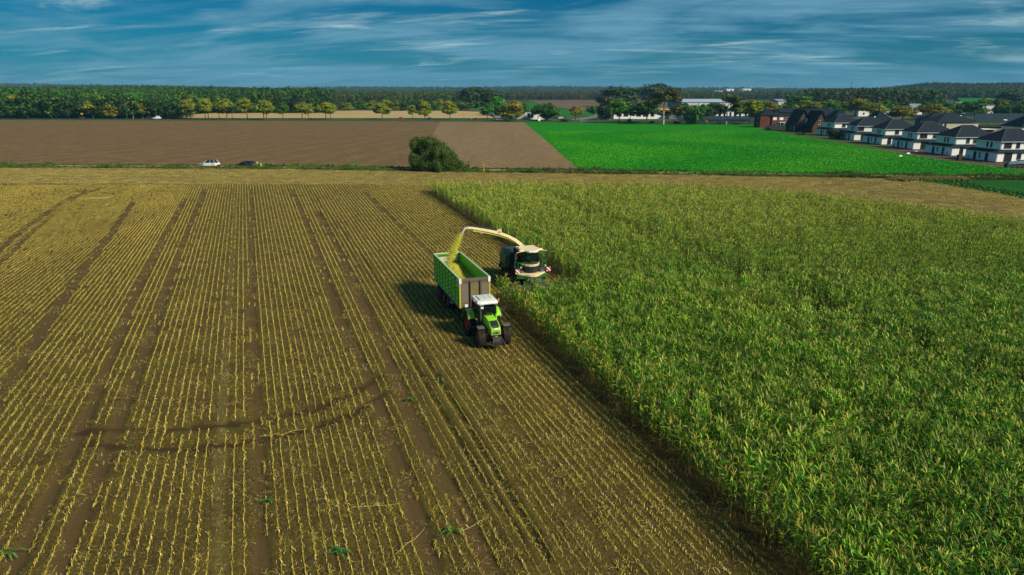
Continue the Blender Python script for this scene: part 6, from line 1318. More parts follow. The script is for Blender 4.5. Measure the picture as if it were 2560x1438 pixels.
def lyingplant(px, py, s, label, mat=GLEAF):
    x, y = G(px, py); e = empty('fallen_maize_plant', (x, y, 0), 0, label, 'maize plant'); rr = random.Random(int(px)); m = MB(); m.tube([(-s*.6, 0, .08), (0, .1, .10), (s*.5, .0, .06)], [.02, .018, .01], 5); m.build('stem', mat, e)
    for k in range(7):
        a = rr.uniform(-1.0, 1.2)+(math.pi if k % 2 else 0); L = s*rr.uniform(.45, .85); m = MB(); b = Vector((rr.uniform(-.4, .4)*s, .05, .10)); w = .045; d = Vector((math.cos(a), math.sin(a), 0)); n_ = Vector((-d.y, d.x, 0)); P_ = [b+d*L*t+Vector((0, 0, .22*math.sin(math.pi*t)*rr.uniform(.5, 1))) for t in (0, .3, .6, .85, 1)]; vs = []
        for p, ww in zip(P_, (.5, 1, .9, .5, .05)): vs += [p-n_*w*ww, p+n_*w*ww]
        m.add(vs, [(2*i, 2*i+1, 2*i+3, 2*i+2) for i in range(4)]); m.build('leaf', mat, e, recalc=False)
lyingplant(845, 1388, .8, 'dark green broken maize plant lying on the stubble near the bottom'); lyingplant(1125, 1336, .7, 'bright green broken maize plant lying beside the brown rut', GLEAF2); lyingplant(14, 1392, .9, 'bright green broken maize plant in the bottom corner of the stubble', GLEAF2); lyingplant(1025, 910+95, .45, 'small green leaves lying in the rut halfway to the tractor'); lyingplant(830, 578, .9, 'green leaves lying in the brown rut far beyond the trailer'); lyingplant(1095, 955, .5, 'small green leaves beside the crossing of the wheel tracks', GLEAF2); lyingplant(1590, 1040, .5, 'fresh leaf fallen at the foot of the standing maize'); lyingplant(670, 1262, .4, 'small dark green leaf lying beside the pale rut')

# ------------------------------------------------------------------ houses
WALLW = paint('white_render', (.88, .89, .90), .85, .06, (.5, .5, .48), .6, spec=.1); PLINTH = paint('dark_plinth', (.03, .035, .04), .8, .2)
def rooftile(name, c1, c2):
    t = NT(name); w = t.n.new('ShaderNodeTexWave'); w.bands_direction = 'Z'; w.inputs['Scale'].default_value = 1.35; w.inputs['Distortion'].default_value = .15; t.l.new(t.tc.outputs['Object'], w.inputs[0]); n = t.noise(1.2, 4, .6)
    c = t.mix(t.rng(n, .3, .7), c1, c2); c = t.mix(t.math('MULTIPLY', w.outputs['Fac'], .35), c, tuple(x*.5 for x in c1)); t.bump(w.outputs['Fac'], .3, .04); return t.fin(c, .85, .12)
RTILE = rooftile('dark_roof_tiles', (.017, .026, .040), (.026, .037, .052)); RTILE2 = rooftile('slate_roof_tiles', (.010, .020, .032), (.018, .030, .044)); RIDGE = paint('ridge_tiles', (.08, .095, .12), .6, .1)
BRICKR = fieldmat('red_brick', (.12, .040, .030), (.165, .058, .044), (.10, .034, .027), 1.5, (1, 1, 3), .2, 9); BRICKD = fieldmat('dark_brick', (.085, .050, .045), (.12, .07, .06), (.06, .04, .036), 1.5, (1, 1, 3), .2, 9)
WING = paint('window_glass', (.010, .014, .02), .35, .05, (.02, .02, .02), spec=.25); SHUT = paint('dark_shutter', (.035, .045, .05), .6, .1); FRM = paint('window_frame_grey', (.06, .07, .08), .5, .1); FRMW = paint('window_frame_white', (.75, .76, .76), .5, .1)
def win(par, c, w, h, face, frame=FRM, name='window', glass=WING, mull=0):
    """face: 'w' looks to -x, 's' looks to -y, 'e' to +x"""
    e = MB(); t = .10; fw_ = .07
    def B(m, u, z, a, b, d, off):
        if face == 's': m.box((c[0]+u, c[1]-off, c[2]+z), (a, d, b))
        elif face == 'w': m.box((c[0]-off, c[1]+u, c[2]+z), (d, a, b))
        else: m.box((c[0]+off, c[1]+u, c[2]+z), (d, a, b))
    B(e, 0, h/2-fw_/2, w, fw_, .12, .03); B(e, 0, -h/2+fw_/2, w, fw_, .12, .03)
    for s in (-1, 1): B(e, s*(w/2-fw_/2), 0, fw_, h-2*fw_, .12, .03)
    for k in range(mull): B(e, (k+1)*w/(mull+1)-w/2, 0, .05, h-2*fw_, .11, .03)
    f = e.build(name, frame, par); p = MB(); B(p, 0, 0, w-2*fw_, h-2*fw_, .04, .02); p.build('pane', glass, f)
    s_ = MB(); B(s_, 0, -h/2-.03, w+.14, .05, .18, .05); s_.build('sill', FRMW if frame is FRMW else METAL, f); return f
def hiproof(m, x0, x1, y0, y1, z, rise, ov=.45):
    x0, x1, y0, y1 = x0-ov, x1+ov, y0-ov, y1+ov; d = min(x1-x0, y1-y0)/2
    if (x1-x0) > (y1-y0): r0, r1 = (x0+d, (y0+y1)/2, z+rise), (x1-d, (y0+y1)/2, z+rise)
    else: r0, r1 = ((x0+x1)/2, y0+d, z+rise), ((x0+x1)/2, y1-d, z+rise)
    c = [(x0, y0, z), (x1, y0, z), (x1, y1, z), (x0, y1, z)]; m.add(c+[r0, r1]+[(p[0], p[1], z-.14) for p in c], [(0, 1, 5, 4), (2, 3, 4, 5), (1, 2, 5), (3, 0, 4)] if (x1-x0) > (y1-y0) else [(1, 2, 5, 4), (3, 0, 4, 5), (0, 1, 4), (2, 3, 5)])
    m.add(c+[(p[0], p[1], z-.14) for p in c], [(0, 1, 5, 4), (1, 2, 6, 5), (2, 3, 7, 6), (3, 0, 4, 7), (4, 5, 6, 7)]); return r0, r1, c
def villa(x0, y0, rz, W_, D_, label, bigwin, k):
    """near left corner of the ground floor at (x0, y0); local x to the right, y away"""
    e = empty('white_house', (x0, y0, 0), rz, label, 'house', 'row of white houses beside the green field'); l, r_, n, f = 1.15, .5, .6, max(1.0, D_-.6-8.8)
    X0, X1, Y0, Y1 = l, W_-r_, n, D_-f
    m = MB(); m.box((W_/2, D_/2, 1.45), (W_, D_, 2.7)); m.build('ground_floor_wall', WALLW, e)
    m = MB(); m.box((W_/2, D_/2, .10), (W_+.03, D_+.03, .24)); m.build('plinth', PLINTH, e)
    m = MB(); m.box(((X0+X1)/2, (Y0+Y1)/2, 4.05), (X1-X0, Y1-Y0, 2.75)); m.build('upper_wall', WALLW, e)
    m = MB(); a = -.45; P_ = [(a, a), (W_-a, a), (W_-a, D_-a), (a, D_-a)]; Q_ = [(X0-.02, Y0-.02), (X1+.02, Y0-.02), (X1+.02, Y1+.02), (X0-.02, Y1+.02)]
    for i in range(4): p, q, t2, t = P_[i], P_[(i+1) % 4], Q_[(i+1) % 4], Q_[i]; m.hexa([(p[0], p[1], 2.60), (q[0], q[1], 2.60), (t2[0], t2[1], 2.72), (t[0], t[1], 2.72), (p[0], p[1], 2.74), (q[0], q[1], 2.74), (t2[0], t2[1], 3.36), (t[0], t[1], 3.36)])
    m.build('skirt_roof', RTILE, e)
    m = MB(); r0, r1, c = hiproof(m, X0, X1, Y0, Y1, 5.42, 3.15, .5); rf = m.build('roof', RTILE, e)
    m = MB(); [m.tube([p, q], .07, 5) for p, q in ((r0, r1), (c[0], r0), (c[3], r0), (c[1], r1), (c[2], r1))]; m.build('ridge', RIDGE, rf)
    m = MB(); [m.tube([(x_, y_, z_), (x_, y_, z_+.42)], .08, 6) for x_, y_, z_ in ((W_*.48, Y0+2.0, 6.75), (W_*.66, Y0+2.2, 6.85))]; m.build('roof_vent', SHUT, rf)
    gx, gy = X0-.56, Y0-.56; m = MB(); m.tube([(gx, gy, 5.33), (X1+.5, gy, 5.33)], .06, 6).tube([(gx, gy, 5.33), (gx, Y1+.5, 5.33)], .06, 6); m.build('gutter', FRMW, e)
    m = MB(); m.tube([(X0-.2, gy, 5.3), (X0+.2, Y0-.08, 5.0), (X0+.2, Y0-.08, 3.3)], .045, 6); m.tube([(-.35, -.42, 2.6), (.14, -.08, 2.25), (.14, -.08, .2)], .045, 6); m.build('downpipe', METAL, e)
    for y_ in (.36, .52): win(e, (X0, Y0+(Y1-Y0)*y_, 4.4), .55, 1.4, 'w')
    for y_, w_, z_, h_, n_ in ((D_*.30, .95, 1.25, 2.15, 'door'), (D_*.52, .42, 1.55, 1.35, 'window'), (D_*.68, .95, 1.25, 2.15, 'door')): win(e, (0, y_, z_), w_, h_, 'w', name=n_)
    m = MB(); m.box((-.32, D_*.17 if k % 2 else D_*.9, .75), (.42, .95, .95)); m.build('heat_pump', FRMW, e, bevel=.03)
    for x_, w_, h_ in bigwin[0]:
        if x_ < W_-1.8: win(e, (x_, Y0, 4.4), w_, h_, 's', mull=1 if w_ > 1.5 else 0)
    for x_, w_, h_ in bigwin[1]:
        if x_ < W_-1: win(e, (x_, 0, .2+h_/2 if h_ > 1.7 else 1.6), w_, h_, 's', name='patio_door' if h_ > 1.7 else 'window', mull=1 if w_ > 1.4 else 0)
    return e
HS_ = [((2488, 407), 2403, 397, ([(3.2, 2.1, 1.45), (6.1, 1.05, 1.45), (10.5, 1.2, 1.4)], [(3.3, 2.2, 2.4), (6.4, 1.2, 1.45), (10.5, 1.2, 1.4)]), 14.2, 11.2, 'nearest white house of the row, at the right edge by the woodpile'),
       ((2376, 391), 2306, 382, ([(4.9, 1.0, 1.45), (7.0, 1.0, 1.45)], [(3.0, 1.1, 2.4), (8.5, 1.2, 2.2)]), 13.6, 11.8, 'white house second from the right, before the beige walled house'),
       ((2280.5, 375), 2221, 366, ([(3.3, 2.3, 1.45), (6.9, 1.2, 1.45)], [(3.7, 2.4, 2.35), (8.5, 1.2, 2.2)]), 13.4, 12.6, 'white house third from the right, with a wide half shut upper window'),
       ((2202, 363), 2151, 356, ([(5.4, 1.4, 1.45), (8, 1.0, 1.45)], [(2.8, 1.3, 2.35), (8.0, 1.2, 2.2)]), 13.4, 12.6, 'white house third from the brick buildings, before the one with a skylight'),
       ((2133, 352), 2088.5, 344.5, ([(2.6, 2.3, 1.5), (8, 1.0, 1.45)], [(3.9, 2.4, 2.35), (8.5, 1.2, 2.2)]), 13.2, 12.8, 'white house second from the brick buildings, right of the two garden trees'),
       ((2078, 341), 2035, 337, ([(5.4, 1.6, 1.5), (8, 1.0, 1.45)], [(3.9, 1.3, 2.35), (8.5, 1.2, 2.2)]), 13.2, 12.2, 'farthest white house of the row, next to the brick gabled houses')]
for k, ((cxp, cyp), fxp, fyp, bw, W_, D_, lab) in enumerate(HS_):
    a = Vector(G(cxp, cyp)); b = Vector(G(fxp, fyp)); d = b-a; villa(a.x, a.y, heading(d.x, d.y)*.5, W_, min(D_, d.length*1.0+.3), lab, bw, k)

def house_generic(name, px0, by0, px1, wall_h, depth_, roof, rise, wallm, roofm, label, wins=(), cat='house', rz=0, ridge='x', ov=.5, frame=FRMW):
    """front wall from pixel column px0 to px1 on pixel row by0"""
    a = Vector((*G(px0, by0), 0)); b = Vector((*G(px1, by0), 0)); W_ = (b-a).length; e = empty(name, a, rz, label, cat)
    m = MB(); m.box((W_/2, depth_/2, wall_h/2), (W_, depth_, wall_h)); m.build('wall', wallm, e)
    m = MB()
    if roof == 'hip': r0, r1, c = hiproof(m, 0, W_, 0, depth_, wall_h+.15, rise, ov)
    elif roof == 'gable' and ridge == 'x':
        z0 = wall_h; m.loft([[(-ov, -ov, z0), (-ov, depth_+ov, z0), (-ov, depth_+ov, z0+.2), (-ov, depth_/2, z0+rise+.2), (-ov, -ov, z0+.2)], [(W_+ov, -ov, z0), (W_+ov, depth_+ov, z0), (W_+ov, depth_+ov, z0+.2), (W_+ov, depth_/2, z0+rise+.2), (W_+ov, -ov, z0+.2)]])
    elif roof == 'gable':
        z0 = wall_h; 
        for s in (0, 1):
            xa, xb = (W_/2, -ov) if s == 0 else (W_/2, W_+ov); za = z0+rise; zb = z0-ov*rise/(W_/2)
            m.hexa([(xa, -ov, za), (xb, -ov, zb), (xb, depth_+ov, zb), (xa, depth_+ov, za), (xa, -ov, za+.22), (xb, -ov, zb+.22), (xb, depth_+ov, zb+.22), (xa, depth_+ov, za+.22)])
        g = MB(); g.prism([(0, z0), (W_, z0), (W_/2, z0+rise-.02)], .02, depth_-.02, 'y'); g.build('gable_wall', wallm, e)
    else: m.box((W_/2, depth_/2, wall_h+.12), (W_+2*ov, depth_+2*ov, .24))
    rf = m.build('roof', roofm, e)
    for u, z, w_, h_, fr, gl in wins: win(e, (u*W_, 0, z), w_, h_, 's', fr, glass=gl)
    return e, W_, rf
WSH = paint('white_roller_blind', (.80, .81, .82), .6, .05)
a_ = house_generic('brick_house', 1928, 319.5, 1999, 6.0, 11, 'hip', 3.3, BRICKR, RTILE2, 'red brick house with white window blinds at the end of the green field', [(.10, 4.5, 1.9, 1.3, FRMW, WSH), (.33, 4.5, 1.9, 1.3, FRMW, WSH), (.52, 4.5, 1.7, 1.2, FRMW, WING), (.75, 4.5, 1.7, 1.2, FRMW, WING), (.93, 4.5, 1.4, 1.3, FRMW, WSH), (.18, 1.5, 1.9, 1.2, FRMW, WSH), (.45, 1.6, 1.9, 1.2, FRMW, WSH), (.65, 1.6, 1.9, 1.2, FRMW, WSH)])
m = MB(); m.box((a_[1]*.55, -.35, 6.02), (a_[1]*1.0, .10, .14)); m.build('gutter', paint('pale_gutter', (.35, .55, .52), .4, .1), a_[0])
m = MB(); m.add([(a_[1]*.28, 1.2, 6.15+1.25), (a_[1]*.98, 1.2, 6.15+1.25), (a_[1]*.90, 4.6, 6.15+3.05), (a_[1]*.28, 4.6, 6.15+3.05)], [(0, 1, 2, 3)]); m.v = [(x, y-.12, z+.10) for x, y, z in m.v]; pv = m.build('solar_panel', paint('solar_dark', (.008, .014, .026), .25, .05), a_[2])
m = MB(); m.box((-3.2, 5, 3.0), (5.0, 9, 6.0)); wg = m.build('side_wing', BRICKR, a_[0]); win(a_[0], (-5.7, 3.5, 4.5), .8, 1.5, 'w', FRMW); win(a_[0], (-5.7, 3.5, 1.6), .8, 1.2, 'w', FRMW)
m = MB(); hiproof(m, -5.7, 3, .5, 9.5, 6.15, 3.1); m.build('side_wing_roof', RTILE2, a_[0])
m = MB(); m.box((a_[1]*.52, -2.2, 2.75), (9.5, 3.6, .16)); [m.box((a_[1]*.52+q, -3.8, 1.35), (.14, .14, 2.7)) for q in (-4.5, -2.6, .6, 2.6, 4.5)]; m.build('terrace_roof', FRMW, a_[0])
x, y = G(1953, 324); e = empty('garden_fence', (x, y, 0), 0, 'dark garden fence before the red brick house', 'fence'); m = MB(); m.box((0, 0, .95), (15.5, .08, 1.75)); m.build('fence_panel', PLINTH, e)
for k in range(8): m = MB(); m.box((-7.7+k*2.2, -.08, 1.0), (.12, .10, 2.0)); m.build('fence_post', SHUT, e)
g1 = house_generic('gabled_brick_house', 1988, 330, 2025, 3.2, 12, 'gable', 6.4, BRICKD, RTILE2, 'dark brick house whose steep gable faces the field, left of its twin', [(.42, 5.0, .9, 2.0, FRMW, WING), (.66, 4.8, .9, 2.4, FRMW, WSH), (.2, 1.4, 1.4, 1.6, FRM, WING), (.78, 1.4, .9, 2.2, FRMW, WING)], ridge='y')
m = MB(); m.loft([[(g1[1]*.55, 2.5, 6.6), (g1[1]*.55, 7.5, 6.6), (g1[1]*.55, 5, 9.3)], [(g1[1]+3.2, 2.5, 4.2), (g1[1]+3.2, 7.5, 4.2), (g1[1]+3.2, 5, 8.6)]]); m.build('dormer_roof', RTILE2, g1[0])
m = MB(); m.box((g1[1]+1.3, 5, 3.6), (3.2, 3.6, 4.2)); m.build('dormer_wall', WALLW, g1[0])
g2 = house_generic('gabled_brick_house', 2030, 333, 2070, 3.0, 12, 'gable', 6.4, BRICKD, RTILE2, 'dark brick house whose steep gable is half hidden by the first white house', [(.4, 4.6, .9, 1.8, FRMW, WING)], ridge='y')
g3 = house_generic('roofed_wing', 1995, 315, 2085, 3.4, 10, 'gable', 5.2, BRICKD, RTILE2, 'long slate roof running behind the two gabled brick houses', [], ridge='x')
x, y = G(2003, 329.5); e = empty('garden_shelter', (x, y, 0), 0, 'dark flat roofed garden shelter between the brick houses', 'shelter'); m = MB(); m.box((0, 0, 2.5), (9, 4, .2)); m.build('roof', SHUT, e)
for k in range(4): m = MB(); m.box((-4.3+(k % 2)*8.6, -1.9+(k//2)*3.8, 1.22), (.14, .14, 2.36)); m.build('post', FRMW, e)
BEIGEW = paint('beige_render', (.52, .47, .37), .85, .1)
h1 = house_generic('beige_house', 2338, 343, 2440, 5.8, 12, 'hip', 2.9, BEIGEW, RTILE, 'beige house with a dark hipped roof behind the white row', [(.10, 4.6, .8, 1.5, FRM, WING), (.2, 4.6, .8, 1.5, FRM, WING), (.75, 3.4, .9, 1.4, FRM, WING)])
m = MB(); m.box((h1[1]+2.2, -1, 1.6), (4.4, 5, 3.2)); m.build('wooden_annex', paint('red_brown_wood', (.16, .035, .02), .7, .2), h1[0]); m = MB(); m.box((h1[1]+1.6, -1.4, 3.3), (6.2, 6, .22)); m.build('annex_roof', FRMW, h1[0])
h2 = house_generic('grey_roofed_house', 2318, 318, 2425, 3.4, 12, 'hip', 3.5, paint('dark_green_render', (.10, .14, .13), .8, .1), RTILE2, 'long low house with a slate roof and skylights behind the beige house', [(.06, 2.2, .9, 1.1, FRMW, WING), (.14, 2.2, .9, 1.1, FRMW, WING)])
m = MB(); [m.box((q*h2[1], 2.6, 5.4), (.9, 1.2, .12), (R(35), 0, 0)) for q in (.36, .82)]; m.build('skylight', WSH, h2[2])
m = MB(); m.box((h2[1]*.6, 6.4, 7.2), (.7, .7, 1.2)); m.build('chimney', METAL, h2[2])
h3 = house_generic('slate_house', 2180, 334, 2232, 5.0, 11, 'hip', 4.6, WALLW, RTILE2, 'house with a slate roof and a bright skylight behind the third white house', [])
m = MB(); m.box((h3[1]*.18, 1.6, 6.6), (1.0, 2.2, .14), (R(34), 0, 0)); m.build('skylight', WSH, h3[2])
h4 = house_generic('slate_house', 2080, 326, 2128, 5.0, 11, 'hip', 4.4, WALLW, RTILE2, 'dark roofed house behind the first white house', [])
h5 = house_generic('slate_house', 2548, 352, 2650, 5.0, 11, 'hip', 4.4, WALLW, RTILE2, 'dark roofed house at the right edge behind the nearest white house', [])
# halls and low buildings
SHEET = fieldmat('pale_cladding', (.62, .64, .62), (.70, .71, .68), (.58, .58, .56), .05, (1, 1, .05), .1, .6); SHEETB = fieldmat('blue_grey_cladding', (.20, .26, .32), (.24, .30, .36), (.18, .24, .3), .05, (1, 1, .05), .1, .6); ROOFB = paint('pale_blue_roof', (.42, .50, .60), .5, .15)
b1 = house_generic('warehouse_hall', 1704, 286, 1858, 9.3, 50, 'gable', 1.9, SHEET, ROOFB, 'big white warehouse hall with a pale blue roof behind the village', [], 'building', ridge='x', ov=.6)
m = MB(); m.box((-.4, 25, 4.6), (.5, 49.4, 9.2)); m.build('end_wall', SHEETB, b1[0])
for q in (.27, .53, .79): m = MB(); m.box((q*b1[1], -.12, 4.6), (.5, .2, 9.1)); m.build('cladding_joint', METAL, b1[0])
def swirl(par, u, z):
    for col, off in (((.65, .04, .02), 0), ((.7, .35, .02), 1.2)):
        m = MB(); m.tube([(u+math.cos(t)*(5.0-off), -.2, z+math.sin(t)*(2.4-off*.6)) for t in [R(x) for x in range(20, 150, 12)]], .32, 5); m.build('wall_emblem', paint('emblem_colour', col, .5, 0), par)
swirl(b1[0], b1[1]*.955, 5.6)
b2 = house_generic('office_row', 1700, 297.2, 1868, 4.6, 14, 'flat', 0, paint('shop_grey_wall', (.36, .38, .38), .8, .2), SHEETB, 'low grey building with white columns before the big hall', [((k+.5)/13, 2.6, 4.8, 2.6, FRMW, WING) for k in range(13)], 'building')
for k in range(14): m = MB(); m.box((k*b2[1]/13+.2, -.4, 2.3), (1.5 if k % 3 else 2.4, .5, 4.5)); m.build('white_column', WALLW, b2[0])
b3 = house_generic('farm_building', 1276, 298.8, 1368, 4.9, 14, 'flat', 0, WALLW, METAL, 'long low white building behind the roadside trees', [(.50, 2.6, 1.9, 3.0, FRMW, WING), (.59, 2.6, 1.9, 3.0, FRMW, WING), (.2, 2.6, 1.8, 1.6, FRMW, WING), (.82, 2.6, 1.8, 1.6, FRMW, WING)], 'building')
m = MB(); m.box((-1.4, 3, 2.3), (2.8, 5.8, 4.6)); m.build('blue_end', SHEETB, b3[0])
b4 = house_generic('shop_building', 1534, 297.5, 1672, 7.2, 16, 'flat', 0, WALLW, METAL, 'white flat roofed shop building behind the round dark tree', [(.1, 2.8, 3.2, 2.4, FRM, WING), (.22, 2.8, 3.2, 2.4, FRM, WING), (.45, 2.8, 3.2, 2.4, FRM, WING), (.58, 2.8, 3.6, 2.6, FRM, WING), (.7, 2.8, 2.4, 2.4, FRM, WING)], 'building')
m = MB(); m.box((b4[1]*.90, -.25, 6.1), (6.5, .2, 1.6)); m.build('yellow_sign', YPOST, b4[0])
b5 = house_generic('gabled_shed', 1572, 290, 1598, 5.0, 14, 'gable', 4.0, SHEETB, SHEETB, 'grey shed with a steep gable behind the pale leaved tree', [], 'building', ridge='y')
b6 = house_generic('shop_hall', 1672, 298.2, 1702, 4.8, 12, 'flat', 0, paint('dark_grey_wall', (.16, .17, .18), .8, .2), METAL, 'low dark grey building between the shop building and the office row', [], 'building')
for k, (p0, p1, by, hh, dd, mt, lab) in enumerate(((1786, 1818, 276, 7, 20, None, ''), (1945, 1965, 264.5, 5, 30, SHEET, 'far pale roof before the green meadow'), (2145, 2172, 291, 4.4, 10, WALLW, 'white low house behind the big olive tree'), (2208, 2226, 292, 5, 10, WALLW, 'white wall under the fresh green small tree'), (2278, 2304, 287.5, 5.5, 10, WALLW, 'white house with a blue roof right of the orange green tree'), (2395, 2412, 276, 5, 12, SHEET, 'small pale blue roofed house before the meadow'), (2438, 2482, 288, 7.5, 12, SHEET, 'grey box shaped building under the green leafy tree'), (2484, 2500, 285.5, 3.2, 8, YPOST, 'low yellow shed beside the grey box shaped building'), (2548, 2575, 289, 5, 10, SHEETB, 'pale blue low building at the right edge'))):
    if mt: house_generic('village_house', p0, by, p1, hh, dd, 'gable' if k in (4, 5, 8, 1) else 'flat', 2.5, mt, SHEETB if k in (1, 4, 5, 8) else METAL, lab, [(.5, 2.0, 1.2, 1.4, FRM, WING)], 'house')

# far white buildings, masts and a crane on the horizon
def farpos(px, dist): s = (px-1280)/(F*CT+(719-HOR)*ST); return s*dist, dist
for k, (p0, p1, z1, lab) in enumerate(((1787, 1808, 226.5, 'low white building left of two on the horizon'), (1816, 1835, 222.5, 'white block in the middle of the horizon buildings'), (1857, 1878, 222.0, 'wide white block right of the others on the horizon'))):
    x0, y0 = farpos(p0, 2650); x1, _ = farpos(p1, 2650); zg = float(gz((x0+x1)/2, y0)); ztop = CH+(HOR-z1)/F*2650/CT; e = empty('distant_block', ((x0+x1)/2, y0, zg), 0, lab, 'building')
    m = MB(); m.box((0, 20, (ztop-zg)/2), (x1-x0, 40, ztop-zg)); m.build('wall', WALLW, e); m = MB(); m.box((0, 20, ztop-zg+.5), (x1-x0+1, 41, 1)); m.build('roof', METAL, e)
def mast(px, top, dist, label, name='radio_mast', cat='mast'):
    x, y = farpos(px, dist); zg = float(gz(x, y)); zt = CH+(HOR-top)/F*dist/CT; e = empty(name, (x, y, zg), 0, label, cat); m = MB(); h = zt-zg
    for a in (0, 2.09, 4.19): m.tube([(1.6*math.cos(a), 1.6*math.sin(a), -1), (.5*math.cos(a), .5*math.sin(a), h)], [.28, .18], 4)
    for k in range(14): z = k*h/14; a = k*2.09; m.tube([(1.4*math.cos(a), 1.4*math.sin(a), z), (1.3*math.cos(a+2.09), 1.3*math.sin(a+2.09), z+h/14)], .12, 4)
    m.build('lattice', METAL, e); return e, h
mast(1890, 211, 2600, 'thin mast left of the crane on the horizon'); mast(1974, 208, 2600, 'tall thin mast right of the crane on the horizon'); e, h = mast(2127, 209, 1650, 'mast with an antenna head rising over the conifer wood')
m = MB(); m.box((0, 0, h-1), (2.6, 2.6, 2.6)); m.build('antenna_head', METAL, e)
e, h = mast(1929, 219.5, 2600, 'orange tower crane on the horizon between two masts', 'tower_crane', 'crane'); m = MB(); m.box((-9, 0, h-1), (34, 1.2, 1.2)).box((8, 0, h+.6), (1.2, 1.2, 4)); m.build('jib', ORANGE, e)

# ------------------------------------------------------------------ solar park rows
PV = paint('solar_panel_dark', (.012, .024, .030), .35, .1); PVB = paint('panel_support', (.30, .33, .33), .5, .2)
def pvrow(px0, px1, by, label, n):
    a = Vector((*G(px0, by), 0)); b = Vector((*G(px1, by), 0)); L = (b-a).length; e = empty('solar_panel_row', ((a+b)/2).to_tuple(), 0, label, 'solar panels', 'rows of solar panels')
    nn = max(3, int(L/6)); w = L/nn
    for k in range(nn):
        x = -L/2+w*(k+.5); m = MB(); m.box((x, 0, 1.7), (w-.25, 2.7, .08), (R(20), 0, 0)); m.build('panel', PV, e)
        m = MB(); m.box((x, -.9, .7), (.12, .12, 1.4)).box((x, 1.1, 1.0), (.12, .12, 2.0)); m.build('support', PVB, e)
fo = ['nearest', 'second', 'third', 'fourth', 'fifth', 'sixth', 'seventh', 'eighth', 'ninth', 'tenth']
for k, by in enumerate((309, 306.6, 304.4, 302.4, 300.6, 299.0)): pvrow(1700-k*3, 1902, by, fo[k]+' row of dark solar panels left of the brick house', 0)
for k, by in enumerate((311, 307.5, 304.3, 301.5, 299.0, 296.8, 294.8, 293.0, 291.4)): pvrow(2432+k*1, 2620, by, fo[k]+' row of dark solar panels behind the nearest white house', 0)
for k, by in enumerate((306, 302.5, 299.8, 297.4, 295)): pvrow(2278, 2318, by, fo[k]+' short row of solar panels behind the fourth white house', 0)
# fences, lamps, posts by the road
def fence(p0, p1, label, n, h=1.8, mat=METAL):
    a = Vector((*G(*p0), 0)); b = Vector((*G(*p1), 0)); e = empty('wire_fence', a.to_tuple(), 0, label, 'fence'); d = b-a
    for k in range(n+1): m = MB(); p = d*k/n; m.box((p.x, p.y, h/2), (.12, .12, h)); m.build('post', mat, e)
    for z in (.4, .9, 1.4, h-.08): m = MB(); m.tube([(0, 0, z), (d.x, d.y, z)], .018, 4); m.build('wire', mat, e)
fence((1452, 306), (1560, 307), 'wire fence with pale posts along the road bend', 14, 1.6, FRMW); fence((1560, 307), (1700, 309.5), 'dark wire fence along the farm yard before the shop', 20)
def lamp(px, by, top, label):
    x, y = G(px, by); h = (by-top)*depth(by)/F; e = empty('street_lamp', (x, y, 0), 0, label, 'street lamp'); m = MB(); m.tube([(0, 0, 0), (0, 0, h*.6), (0, 0, h)], [.13, .10, .07], 8); m.build('pole', METAL, e); m = MB(); m.box((0, 0, h+.1), (1.3, .35, .18)); m.build('lamp_head', CHROME, e, bevel=.03)
lamp(2504, 345, 302, 'tall street lamp standing behind the nearest white house'); lamp(1425, 296, 264, 'pale street lamp left of the golden tree'); lamp(1452, 296, 263, 'pale street lamp right of the golden tree'); lamp(1527, 305, 282, 'short pale pole before the pale tall birch')
for i, (px, by, mt, nm, lab, h, w) in enumerate(((207, 298, YPOST, 'town_sign', 'yellow sign over a dark blue object by the far road', 3.4, 1.6), (1159, 298, YPOST, 'field_sign', 'small yellow round marker in the pale field', 4.4, 1.5), (1179, 301.5, YPOST, 'marker_post', 'short yellow post behind the dark red car', 1.6, .6))):
    x, y = G(px, by); e = empty(nm, (x, y, 0), 0, lab, 'sign' if i < 2 else 'post'); m = MB(); m.tube([(0, 0, 0), (0, 0, h)], .07, 6); m.build('pole', METAL, e); m = MB(); m.box((0, -.1, h), (w, .06, .9)); m.build('sign_board', mt, e, bevel=.02)
x, y = G(206, 298.5); e = empty('covered_cart', (x+.5, y-1, 0), 0, 'dark blue covered cart under the yellow sign', 'cart'); m = MB(); m.box((0, 0, 1.0), (3.6, 1.5, .9), taper=.8); m.build('cover', CARN, e, bevel=.08)
for s in (-1, 1): wheel(e, (s*1.2, -.7, .38), .38, .2, .24, s, METAL, lugs=0)
# silage bale by the field, white
x, y = G(1348, 304.5); m = MB(); m.lathe([(-.7, .85), (-.72, .4), (-.72, .01)], 20); m.lathe([(-.7, .85), (.7, .85), (.72, .4), (.72, .01)], 20); o = m.build('wrapped_bale', WALLW, None, True); o.location = (x, y, .82); tag(o, 'white wrapped bale at the corner of the green field', 'bale')
for i, (px, by) in enumerate(((2270, 385), (2251, 392), (2290, 380))):
    x, y = G(px, by); m = MB(); m.box((0, 0, .2), (1.3, .6, .4), taper=.6); o = m.build('plastic_sheet', WALLW, None, bevel=.05); o.location = (x, y, 0); tag(o, ('pale crumpled sheet at the edge of the bare plots', 'small white sheet lying in the green field', 'pale sheet beside the corner of the third house')[i], 'plastic sheet')
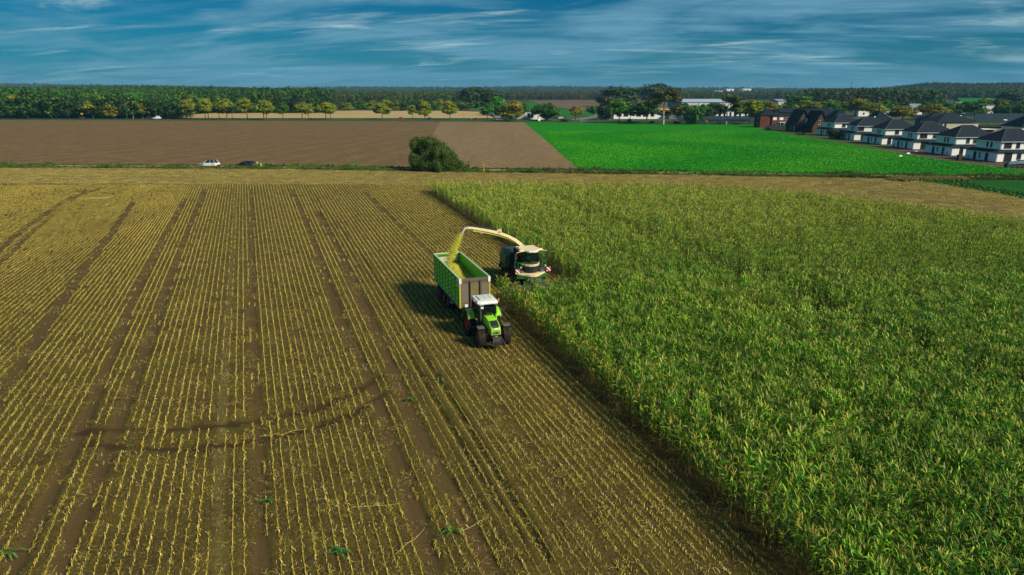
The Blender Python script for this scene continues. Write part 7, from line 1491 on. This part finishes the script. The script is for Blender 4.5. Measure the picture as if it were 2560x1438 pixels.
# covered woodpile with a tarpaulin at the right edge
x, y = G(2545, 420); e = empty('tarpaulin_stack', (x, y, 0), 0, 'dark stack of round bales under a blue grey tarpaulin by the nearest house', 'stack')
for k in range(6): m = MB(); m.lathe([(-.6, .62), (.6, .62), (.6, .01)], 16, 'y', (-2.6+k*1.26, 0, .62)); m.lathe([(-.6, .62), (-.6, .01)], 16, 'y', (-2.6+k*1.26, 0, .62)); m.build('round_bale', PLINTH, e)
m = MB(); m.loft([[(-3.2, -.75, .9), (-3.2, .75, .9), (-2.6, .3, 1.5), (-2.6, -.3, 1.5)], [(0, -.85, 1.1), (0, .85, 1.1), (0, .4, 1.75), (0, -.4, 1.75)], [(4.6, -.85, 1.1), (4.6, .85, 1.1), (4.6, .4, 1.7), (4.6, -.4, 1.7)]]); m.build('tarpaulin', paint('blue_grey_tarpaulin', (.06, .13, .19), .6, .2), e, bevel=.05)
x, y = G(2556, 411); e = empty('firewood_stack', (x, y, 0), 0, 'reddish brown firewood stack behind the tarpaulin', 'firewood')
for j in range(4):
    for k in range(9): m = MB(); m.lathe([(-.5, .13), (.5, .13), (.5, .01)], 7, 'y', (-1.2+k*.28, 0, .15+j*.27)); m.build('log', BRICKR, e)
x, y = G(2397, 402); e = empty('waste_bin', (x, y, 0), 0, 'dark waste bin at the left corner of the nearest white house', 'bin'); m = MB(); m.box((0, 0, .75), (.9, .9, 1.5), taper=1.1); m.build('body', PLINTH, e, bevel=.04); m = MB(); m.box((0, 0, 1.56), (1.05, 1.05, .12)); m.build('lid', SHUT, e, bevel=.03)

# ------------------------------------------------------------------ the air
hz_ = NT('haze_air'); hz_.n.remove(hz_.p); v_ = hz_.n.new('ShaderNodeVolumePrincipled'); v_.inputs['Density'].default_value = HAZE; v_.inputs['Color'].default_value = (.30, .62, .95, 1); v_.inputs['Anisotropy'].default_value = 0
hz_.l.new(v_.outputs[0], hz_.out.inputs['Volume'])
if HAZE > 0:
    m = MB(); m.box((0, 4000, 43.5), (15400, 9200, 89)); o = m.build('haze', hz_.m); tag(o, None, None, None, 'stuff')
